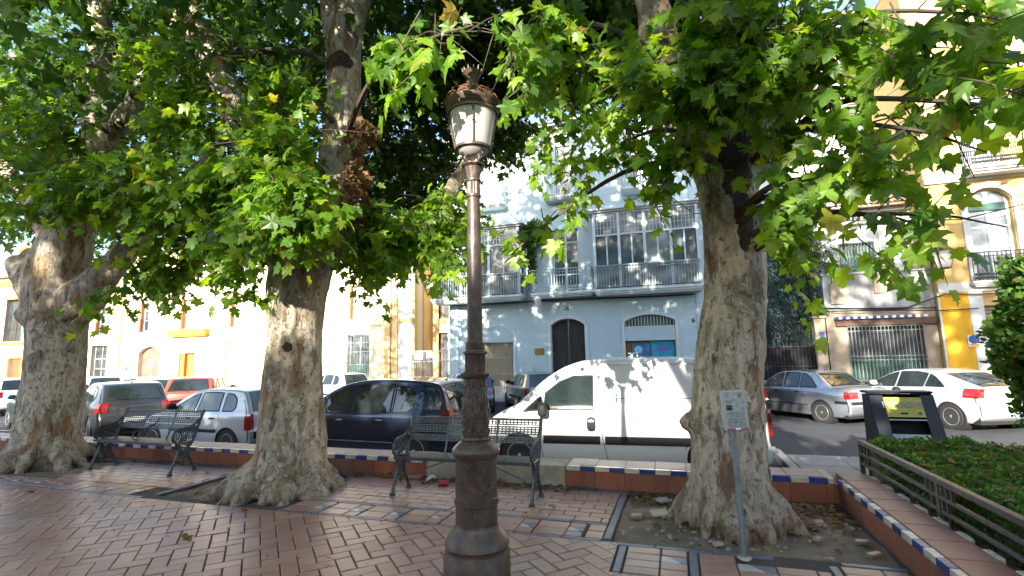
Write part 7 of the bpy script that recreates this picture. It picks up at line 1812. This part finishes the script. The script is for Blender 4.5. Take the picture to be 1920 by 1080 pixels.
def build_car(name, label, cat, spec, loc, heading, m_paint, group='cars parked along the street', m_glass=None, wheel='cap'):
    """heading: direction the front points to, radians from +X"""
    C_ = Car(spec['sil'], spec['L'], spec['W'], spec['belt'], spec['wheels'], spec.get('wr',0.30), spec.get('tumble',0.36), spec.get('nose',0.16), spec.get('tail',0.10), spec.get('sill',0.20), spec.get('rnd',0.055), spec.get('bow',0.10))
    t = thing(name, label, cat, loc, heading, group); off = -spec['L']/2; g = m_glass or M_CGLASS
    def P(b, nm, m, par=None, sm=True):
        b.v = [(v[0]+off, v[1], v[2]) for v in b.v]
        if sm == 'pieces': return b.pieces(nm, m, par or t)
        if sm: b.sm = [True]*len(b.f)
        return b.build(nm, m, par or t, sharp=40)
    me = C_.shell(); me.materials.append(m_paint); me.transform(Matrix.Translation((off,0,0))); body = bpy.data.objects.new('body', me); link(body, t)
    b = MB(); b.b2((0.15,-C_.W+0.12,C_.sill-0.02),(C_.L-0.15,C_.W-0.12,0.62)); P(b,'underbody',M_UNDER,sm=False)
    # wheels
    tm_, rm_, dm_ = wheel_parts(C_.wr, wheel)
    for wx in C_.wheels:
        for sg in (1,-1):
            w = bpy.data.objects.new('wheel', None); link(w, t); w.location = (wx+off, sg*(C_.W-0.115), C_.wr); w.rotation_euler = (0,0,0 if sg < 0 else PI)
            for nm, d_ in (('tyre',tm_),('rim',rm_),('rim_shadow',dm_)): o = bpy.data.objects.new(nm, d_); link(o, w)
    b = MB()
    for wx in C_.wheels:
        for sg in (1,-1): b.lathe([(C_.wr+0.06,sg*(C_.W-0.25)),(C_.wr+0.06,sg*(C_.W-0.03))][::sg], (wx,0,C_.wr), 24, axis='y')
    P(b,'wheel_arch',M_UNDER,sm='pieces')
    # side glass
    for poly in spec['glass']:
        b = MB(); C_.side_patch(b, poly, 0.006, (1,)); P(b,'side_window',g); b = MB(); C_.side_patch(b, poly, 0.006, (-1,)); P(b,'side_window',g)
    if spec.get('frame', True):
        b = MB()
        for poly in spec['glass']: C_.side_line(b, list(poly)+[poly[0]], 0.022, 0.009)
        P(b,'window_seal',M_TRIMB,sm='pieces')
    # windscreen and rear glass on the wrap-over surface
    for nm, key in (('rear_window','rearglass'),('windscreen','frontglass')):
        if key in spec:
            (xa,za),(xb,zb),w0,w1 = spec[key]; b = MB(); i0, i1 = C_.param_at(xa,za), C_.param_at(xb,zb); C_.surf_strip(b, i0, i1, lambda q: -(w0+(w1-w0)*q), lambda q: w0+(w1-w0)*q, 0.006); P(b,nm,g)
            b = MB(); d = 0.02; C_.surf_strip(b, i0-0.004, i1+0.004, lambda q: -(w0+(w1-w0)*q)-d, lambda q: (w0+(w1-w0)*q)+d, 0.003); P(b,nm+'_surround',M_TRIMB)
    # seams, mouldings
    b = MB()
    for ln in spec.get('seams', []): C_.side_line(b, ln, 0.010, 0.0015)
    P(b,'door_gap',M_BLACK,sm='pieces')
    for (pts, w, m) in spec.get('mould', []): b = MB(); C_.side_line(b, pts, w, 0.014); P(b,'side_moulding',m,sm='pieces')
    for (x,z) in spec.get('handles', []):
        for sg in (1,-1):
            b = MB(); rbox(b,(x,sg*(C_.hw(x,z)+0.012),z),(0.16,0.035,0.032)); P(b,'door_handle',spec.get('handle_mat',M_TRIMB))
    # mirrors
    mx, mz = spec['mirror']
    for sg in (1,-1): b = MB(); rbox(b,(mx,sg*(C_.hw(mx,mz)+0.11),mz+0.04),spec.get('mirror_size',(0.13,0.20,0.14))); b.box((mx,sg*(C_.hw(mx,mz)+0.02),mz),(0.06,0.08,0.04)); P(b,'wing_mirror',spec.get('mirror_mat',m_paint))
    # lamps as shells hugging the corners
    for (kind, xr, zr, m, nm) in spec.get('lamps', []):
        for sg in (1,-1):
            b = MB(); x0,x1 = xr; z0,z1 = zr
            K = 8; rows_ = []
            for j in range(K+1):
                z = z0+(z1-z0)*j/K; row = []
                # side part from x1 toward the end, then wrap across the rear/front
                ends = C_.end_x(z, kind)
                for k in range(7):
                    x = x1+(ends-x1)*k/6*0.86; row.append(Vector((x, sg*(C_.hw(x,z)+0.010), z)))
                ye = C_.hw(ends,z)
                for k in range(1,7):
                    f = k/6; y = ye*(1-f*spec.get('lampwrap',0.28)); q = (y/C_.W)**2; xx = ends + (1 if kind=='rear' else -1)*C_.bow*q*C_.slope(z, kind) + (-0.012 if kind=='rear' else 0.012); row.append(Vector((xx, sg*min(y,ye-0.02*(f<0.2)), z)))
                rows_.append(row)
            vs = [p for r_ in rows_ for p in r_]; m_ = len(rows_[0]); b.add(vs, [(j*m_+k, j*m_+k+1, (j+1)*m_+k+1, (j+1)*m_+k) for j in range(K) for k in range(m_-1)])
            P(b,nm,m)
    if 'plate' in spec:
        x, z = spec['plate']; b = MB(); xx = C_.end_x(z,'rear')-0.012; b.box((xx,0,z),(0.02,0.50,0.11)); P(b,'number_plate',M_WHITE,sm=False)
    if 'bumper' in spec:
        za, zb = spec['bumper']; b = MB(); i0 = C_.param_at(C_.end_x(za,'rear'),za); i1 = C_.param_at(C_.end_x(zb,'rear'),zb); C_.surf_strip(b,i0,i1,-0.97,0.97,0.008); P(b,'bumper_strip',M_TRIMB)
    if spec.get('antenna'): x, z = spec['antenna']; b = MB(); b.tube([(x,0,z),(x-0.12,0,z+0.20)],[0.006,0.003],5); rbox(b,(x,0,z),(0.06,0.03,0.03)); P(b,'aerial',M_TRIMB)
    if spec.get('wiper'): 
        (x0,z0,x1,z1) = spec['wiper']; b = MB(); b.tube([(x0,0.0,z0),(x1,0.45,z1)],0.010,5); P(b,'rear_wiper',M_TRIMB)
    return t, C_, P
def _end_x(s, z, kind):
    xs = []
    for (x0,z0),(x1,z1) in zip(s.sil, s.sil[1:]):
        if (z0-z)*(z1-z) <= 0 and z0 != z1: xs.append(x0+(x1-x0)*(z-z0)/(z1-z0))
    if not xs: return 0 if kind == 'rear' else s.L
    return min(xs) if kind == 'rear' else max(xs)
def _slope(s, z, kind):
    a = s.end_x(z-0.05,kind); b_ = s.end_x(z+0.05,kind); d = b_-a; n = 0.1/math.hypot(0.1,d); return n*n
Car.end_x = _end_x; Car.slope = _slope

# silhouettes: rear bottom -> rear -> roof -> bonnet -> front bottom
SED = dict(L=4.16, W=1.64, belt=0.93, wheels=(0.88,3.32), wr=0.295, tumble=0.40, tail=0.10, nose=0.17,
  sil=[(0.10,0.24),(0.02,0.34),(0.0,0.50),(0.03,0.62),(0.05,0.85),(0.10,0.955),(0.30,0.985),(0.52,0.995),(0.62,1.02),(0.90,1.22),(1.10,1.355),(1.35,1.405),(1.8,1.425),(2.2,1.405),(2.5,1.33),(2.85,1.13),(3.12,0.955),(3.5,0.88),(3.85,0.79),(4.05,0.68),(4.15,0.52),(4.16,0.38),(4.10,0.24)],
  glass=[[(1.02,1.0),(1.22,1.21),(1.42,1.33),(1.56,1.345),(1.56,0.955),(1.02,0.965)],[(1.62,0.955),(1.62,1.35),(1.9,1.36),(2.14,1.355),(2.14,0.945)],[(2.21,0.943),(2.21,1.345),(2.40,1.30),(2.72,1.12),(2.95,0.96),(2.95,0.925)]],
  rearglass=((0.62,1.03),(1.12,1.365),0.80,0.82), frontglass=((2.42,1.36),(3.05,0.99),0.80,0.88),
  seams=[[(2.17,0.95),(2.17,0.5),(2.17,0.24)],[(1.50,0.95),(1.36,0.62),(1.30,0.30)],[(2.98,0.93),(3.0,0.5),(2.95,0.26)]], handles=[(1.62,0.83),(2.36,0.82)],
  mould=[([(1.3,0.47),(2.95,0.47)],0.02,M_TRIMB),([(0.12,0.60),(0.45,0.60)],0.07,M_TRIMB)], mirror=(2.80,0.98), lamps=[('rear',(0,0.20),(0.70,0.875),M_TAIL,'tail_light'),('front',(4.16,3.92),(0.60,0.76),M_CLEAR,'headlight')], plate=(0,0.50), lampwrap=0.42, bumper=(0.55,0.625), antenna=(1.35,1.41))
C4 = dict(L=4.25, W=1.75, belt=0.97, wheels=(0.78,3.38), wr=0.315, tumble=0.42, tail=0.16, nose=0.2,
  sil=[(0.14,0.26),(0.03,0.36),(0.0,0.52),(0.02,0.64),(0.07,0.74),(0.09,0.95),(0.13,1.03),(0.28,1.10),(0.55,1.20),(0.95,1.33),(1.35,1.42),(1.8,1.455),(2.2,1.44),(2.6,1.35),(3.0,1.17),(3.3,1.0),(3.7,0.90),(4.0,0.78),(4.2,0.58),(4.25,0.42),(4.15,0.25)],
  glass=[[(0.90,1.03),(1.02,1.13),(1.22,1.27),(1.36,1.33),(1.44,1.02)],[(1.50,1.01),(1.42,1.345),(1.75,1.385),(2.25,1.37),(2.30,0.975)],[(2.38,0.97),(2.33,1.36),(2.65,1.27),(3.0,1.10),(3.18,0.95)]],
  rearglass=((0.20,1.07),(1.05,1.36),0.74,0.80), frontglass=((2.55,1.37),(3.25,1.03),0.8,0.88),
  seams=[[(2.34,0.97),(2.34,0.3)],[(1.30,1.0),(1.20,0.6),(1.25,0.3)],[(3.2,0.95),(3.2,0.3)]], handles=[(2.6-0.2,0.84)], handle_mat=None,
  mould=[], mirror=(3.0,1.0), lamps=[('rear',(0,0.42),(0.80,1.02),M_TAIL,'tail_light'),('front',(4.25,3.85),(0.62,0.8),M_CLEAR,'headlight')], plate=(0,0.60), lampwrap=0.18)
MPV = dict(L=4.26, W=1.81, belt=1.0, wheels=(0.80,3.48), wr=0.325, tumble=0.33, tail=0.13, nose=0.2,
  sil=[(0.12,0.28),(0.02,0.38),(0.0,0.55),(0.04,0.66),(0.06,0.90),(0.12,1.05),(0.22,1.30),(0.34,1.48),(0.50,1.555),(0.9,1.60),(1.5,1.62),(2.1,1.60),(2.6,1.50),(3.0,1.31),(3.35,1.09),(3.6,0.99),(3.9,0.90),(4.12,0.76),(4.24,0.55),(4.26,0.40),(4.18,0.26)],
  glass=[[(0.86,1.10),(0.96,1.02),(1.28,1.00),(1.28,1.475),(1.0,1.47),(0.86,1.36)],[(1.34,1.00),(1.34,1.50),(1.75,1.52),(2.16,1.505),(2.20,0.985)],[(2.28,0.98),(2.24,1.50),(2.55,1.42),(2.86,1.28),(2.90,0.97)],[(2.95,0.965),(2.92,1.24),(3.12,1.11),(3.30,0.97)]],
  rearglass=((0.10,1.02),(0.36,1.49),0.80,0.80), frontglass=((2.62,1.49),(3.4,1.06),0.8,0.88),
  seams=[[(2.24,0.98),(2.24,0.3)],[(1.30,1.0),(1.18,0.6),(1.28,0.3)],[(3.22,0.97),(3.25,0.5),(3.15,0.3)]], handles=[(1.55,0.86),(2.48,0.85)], handle_mat=M_HUB,
  mould=[([(1.25,0.46),(3.1,0.46)],0.012,M_HUB)], mirror=(3.02,1.03), lamps=[('rear',(0,0.26),(0.84,1.06),M_TAIL,'tail_light'),('front',(4.26,3.9),(0.65,0.84),M_CLEAR,'headlight')], plate=(0,0.72), lampwrap=0.2, antenna=(0.6,1.57))
CORSA = dict(L=3.76, W=1.61, belt=0.93, wheels=(0.66,3.08), wr=0.28, tumble=0.36, tail=0.12, nose=0.2,
  sil=[(0.10,0.24),(0.02,0.34),(0.0,0.50),(0.03,0.60),(0.05,0.84),(0.10,0.95),(0.24,1.18),(0.36,1.33),(0.50,1.385),(0.9,1.415),(1.4,1.42),(1.85,1.38),(2.2,1.25),(2.55,1.05),(2.8,0.93),(3.2,0.84),(3.5,0.72),(3.70,0.55),(3.76,0.40),(3.68,0.24)],
  glass=[[(0.50,1.02),(0.56,0.95),(0.86,0.945),(0.88,1.315),(0.68,1.30),(0.54,1.20)],[(0.98,0.945),(1.00,1.33),(1.36,1.335),(1.62,1.32),(1.66,0.935)],[(1.75,0.93),(1.72,1.31),(1.95,1.24),(2.25,1.08),(2.50,0.925)]],
  rearglass=((0.11,0.97),(0.38,1.34),0.84,0.82), frontglass=((1.95,1.35),(2.65,1.0),0.8,0.88),
  seams=[[(1.70,0.93),(1.70,0.28)],[(0.93,0.94),(0.90,0.6),(1.0,0.3)],[(2.52,0.92),(2.5,0.3)]], handles=[(1.12,0.79),(1.86,0.78)],
  mould=[([(0.98,0.52),(2.48,0.52)],0.07,M_TRIMB)], mirror=(2.38,0.98), mirror_mat=M_TRIMB, lamps=[('rear',(0,0.20),(0.56,0.90),M_TAIL,'tail_light'),('front',(3.76,3.5),(0.56,0.72),M_CLEAR,'headlight')], plate=(0,0.70), lampwrap=0.12, bumper=(0.38,0.52), antenna=(1.4,1.42))
YARIS = dict(L=4.2, W=1.76, belt=0.98, wheels=(0.76,3.36), wr=0.31, tumble=0.36, tail=0.13, nose=0.2,
  sil=[(0.12,0.26),(0.02,0.36),(0.0,0.54),(0.04,0.66),(0.06,0.92),(0.12,1.02),(0.32,1.28),(0.46,1.43),(0.62,1.48),(1.0,1.51),(1.5,1.515),(2.0,1.49),(2.4,1.39),(2.85,1.16),(3.2,1.0),(3.6,0.9),(3.95,0.76),(4.16,0.56),(4.2,0.4),(4.12,0.25)],
  glass=[[(0.62,1.12),(0.74,1.04),(0.98,1.01),(1.02,1.38),(0.82,1.36)],[(1.08,1.0),(1.12,1.40),(1.5,1.42),(1.86,1.40),(1.90,0.985)],[(1.98,0.98),(1.94,1.39),(2.25,1.32),(2.6,1.13),(2.85,0.97)]],
  rearglass=((0.14,1.05),(0.46,1.42),0.82,0.76), frontglass=((2.2,1.43),(3.0,1.08),0.8,0.88),
  seams=[[(1.94,0.98),(1.94,0.3)],[(1.05,1.0),(1.0,0.6),(1.1,0.3)],[(2.88,0.96),(2.85,0.3)]], handles=[(1.25,0.86),(2.1,0.85)],
  mould=[], mirror=(2.70,1.0), lamps=[('rear',(0,0.28),(0.76,0.99),M_TAIL,'tail_light'),('front',(4.2,3.85),(0.62,0.80),M_CLEAR,'headlight')], plate=(0,0.56), lampwrap=0.22, wiper=(0.08,1.05,0.16,1.10), antenna=(0.75,1.50))
VAN = dict(L=4.44, W=1.81, belt=1.12, wheels=(0.85,3.67), wr=0.325, tumble=0.13, tail=0.04, nose=0.16, sill=0.22, rnd=0.07, bow=0.06,
  sil=[(0.06,0.28),(0.0,0.40),(0.0,0.55),(0.04,0.60),(0.05,1.10),(0.08,1.60),(0.12,1.86),(0.20,1.925),(0.6,1.945),(1.5,1.955),(2.2,1.95),(2.55,1.92),(2.85,1.83),(3.1,1.70),(3.35,1.52),(3.62,1.29),(3.78,1.16),(4.05,1.04),(4.28,0.88),(4.40,0.66),(4.44,0.48),(4.38,0.28)],
  glass=[[(2.38,1.10),(2.37,1.66),(2.70,1.655),(2.95,1.56),(3.20,1.37),(3.22,1.09)],[(3.27,1.09),(3.27,1.32),(3.50,1.14),(3.60,1.05)]],
  rearglass=((0.055,1.15),(0.10,1.70),0.0,0.0), frontglass=((2.95,1.79),(3.75,1.18),0.84,0.88),
  seams=[[(2.26,1.78),(2.26,1.0),(2.24,0.62),(2.16,0.26)],[(3.27,1.08),(3.30,0.6),(3.25,0.3)],[(2.26,1.78),(2.7,1.74),(3.05,1.56),(3.27,1.35)],[(0.98,1.75),(0.96,0.7),(1.2,0.5)],[(0.98,1.28),(2.2,1.28)]], handles=[],
  mould=[([(0.95,0.60),(2.20,0.60)],0.13,M_TRIMB),([(2.28,0.60),(3.24,0.60)],0.13,M_TRIMB),([(0.1,1.84),(2.5,1.83)],0.012,simple('drip_rail',(0.5,0.5,0.5),0.4))], mirror=(3.22,1.06), mirror_size=(0.17,0.24,0.24), mirror_mat=M_TRIMB,
  lamps=[('rear',(0,0.10),(0.72,1.12),M_TAIL,'tail_light'),('front',(4.44,4.15),(0.72,0.92),M_CLEAR,'headlight')], plate=(0,0.66), lampwrap=0.10, bumper=(0.30,0.58))
del VAN['rearglass']
def _sx(x): return x+0.40 if x > 0.62 else x
VAN['L'] = 4.84; VAN['sil'] = [(_sx(x),z) for x,z in VAN['sil']]; VAN['wheels'] = (0.95,4.07); VAN['glass'] = [[(_sx(x),z) for x,z in g] for g in VAN['glass']]
VAN['frontglass'] = ((3.35,1.79),(4.15,1.18),0.84,0.88); VAN['mirror'] = (3.62,1.06)
VAN['seams'] = [[(_sx(x) if x > 1.3 else x+0.15,z) for x,z in g] for g in VAN['seams']]; VAN['mould'] = [([(1.1,0.60),(2.6,0.60)],0.13,M_TRIMB),([(2.68,0.60),(3.64,0.60)],0.13,M_TRIMB),([(0.1,1.84),(2.9,1.83)],0.012,M_HUB)]
VAN['lamps'][1] = ('front',(4.84,4.55),(0.72,0.92),M_CLEAR,'headlight')
P_WHITE = paint('white_van_paint', (0.62,0.64,0.63), 0.0, 0.35); P_SILVER = paint('silver_blue_paint', (0.36,0.39,0.44), 0.7, 0.3); P_PALE = paint('pale_silver_paint', (0.55,0.60,0.66), 0.35, 0.3)
P_NAVY = paint('dark_navy_paint', (0.028,0.045,0.085), 0.6, 0.2); P_LBLUE = paint('silver_white_paint', (0.50,0.56,0.62), 0.3, 0.3); P_GREY = paint('dark_grey_paint', (0.055,0.055,0.06), 0.6, 0.3)
P_RED = paint('faded_red_paint', (0.40,0.06,0.04), 0.1, 0.35); P_GREEN = paint('pale_green_paint', (0.22,0.30,0.25), 0.5, 0.3); P_BLUE = paint('blue_paint', (0.03,0.09,0.25), 0.4, 0.28); P_TEAL = paint('black_teal_paint', (0.010,0.028,0.032), 0.3, 0.22)
C4['handle_mat'] = P_PALE
def place(spec, rear_px, Y, heading_deg, near=True):
    """centre of a car from the photo column of its rear corner on the street plane at distance Y"""
    pass
def car(name, label, cat, spec, x, y, deg, m, **kw): return build_car(name, label, cat, spec, (x,y,ZS), math.radians(deg), m, **kw)
# near row: facing left along the kerb

t_, C_, P_ = car('parked_van','white panel van parked right behind the low wall, splashed with sun and tree shadow','van', VAN, -1.10, 9.48, 183.5, P_WHITE, wheel='steel')
for sg in (1,-1):
    b = MB(); rbox(b,(2.82,sg*(C_.hw(2.82,0.86)+0.004),0.86),(0.15,0.03,0.24)); P_(b,'door_handle_recess',M_TRIMB); b = MB(); rbox(b,(2.82,sg*(C_.hw(2.82,0.9)+0.02),0.91),(0.11,0.03,0.05)); P_(b,'door_handle',M_HUB)
    b = MB(); rbox(b,(1.14,sg*(C_.hw(1.14,1.28)+0.01),1.30),(0.04,0.03,0.10)); P_(b,'door_catch',M_TRIMB)
b = MB()
for k in range(2): 
    b.tube([(2.02+0.1*k,-0.5,1.95),(2.02+0.1*k,-0.5,2.02),(2.02+0.1*k,0.5,2.02),(2.02+0.1*k,0.5,1.95)],0.012,6)
b.tube([(1.95,-0.5,2.02),(2.20,-0.5,2.02)],0.014,6); b.tube([(1.95,-0.5,1.96),(2.2,-0.5,1.96)],0.012,6); P_(b,'roof_bar',M_GALV)
car('parked_car','dark navy people carrier parked between the middle tree and the lamp','car', MPV, -5.98, 9.35, 177, P_NAVY, wheel='alloy', m_glass=M_CGLASS)
car('parked_car','small silver white hatchback with black bumper parked behind the left bench','car', CORSA, -10.5, 9.45, 176, P_LBLUE, m_glass=M_CGLASSL)
car('parked_car','dark grey hatchback seen from the rear just right of the far left tree','car', YARIS, -15.8, 10.7, 156, P_GREY)
car('parked_car','black saloon half hidden behind the far left tree','car', SED, -19.6, 11.2, 165, P_TEAL)
# far row
car('parked_car','silver blue saloon parked under the garden trees right of the plane tree','car', SED, 3.65, 17.6, 126, P_SILVER)
car('parked_car','pale silver coupe hatchback with tall red tail lights parked at the right','car', C4, 6.60, 17.0, 113, P_PALE)
car('parked_car','dark maroon car nose to tail ahead of the silver blue saloon','car', CORSA, 0.9, 17.9, 122, paint('dark_maroon_paint',(0.06,0.02,0.03),0.3,0.3))
car('parked_car','pale green hatchback parked in front of the arched black door','car', CORSA, -5.35, 18.7, 121, P_GREEN)
car('parked_car','blue hatchback partly hidden behind the lamp post','car', CORSA, -7.7, 18.2, 116, P_BLUE)
car('parked_car','red hatchback in the sunny rear row before the orange door','car', YARIS, -17.1, 14.5, 128, P_RED)
car('parked_car','grey saloon beside the red hatchback in the rear row','car', SED, -19.9, 14.9, 130, paint('mid_grey_paint',(0.16,0.17,0.18),0.5,0.3))
car('parked_car','small silver car showing its roof beyond the navy people carrier','car', CORSA, -14.9, 19.4, 160, P_LBLUE)
car('parked_car','white hatchback in the sunny rear row under the arched brown door','car', CORSA, -23.2, 16.6, 140, P_WHITE)
car('parked_car','white saloon at the far end of the rear row','car', SED, -27.2, 17.6, 150, P_WHITE)
car('parked_car','white hatchback at the left edge of the view beyond the black saloon','car', YARIS, -27.5, 14.0, 165, P_WHITE)
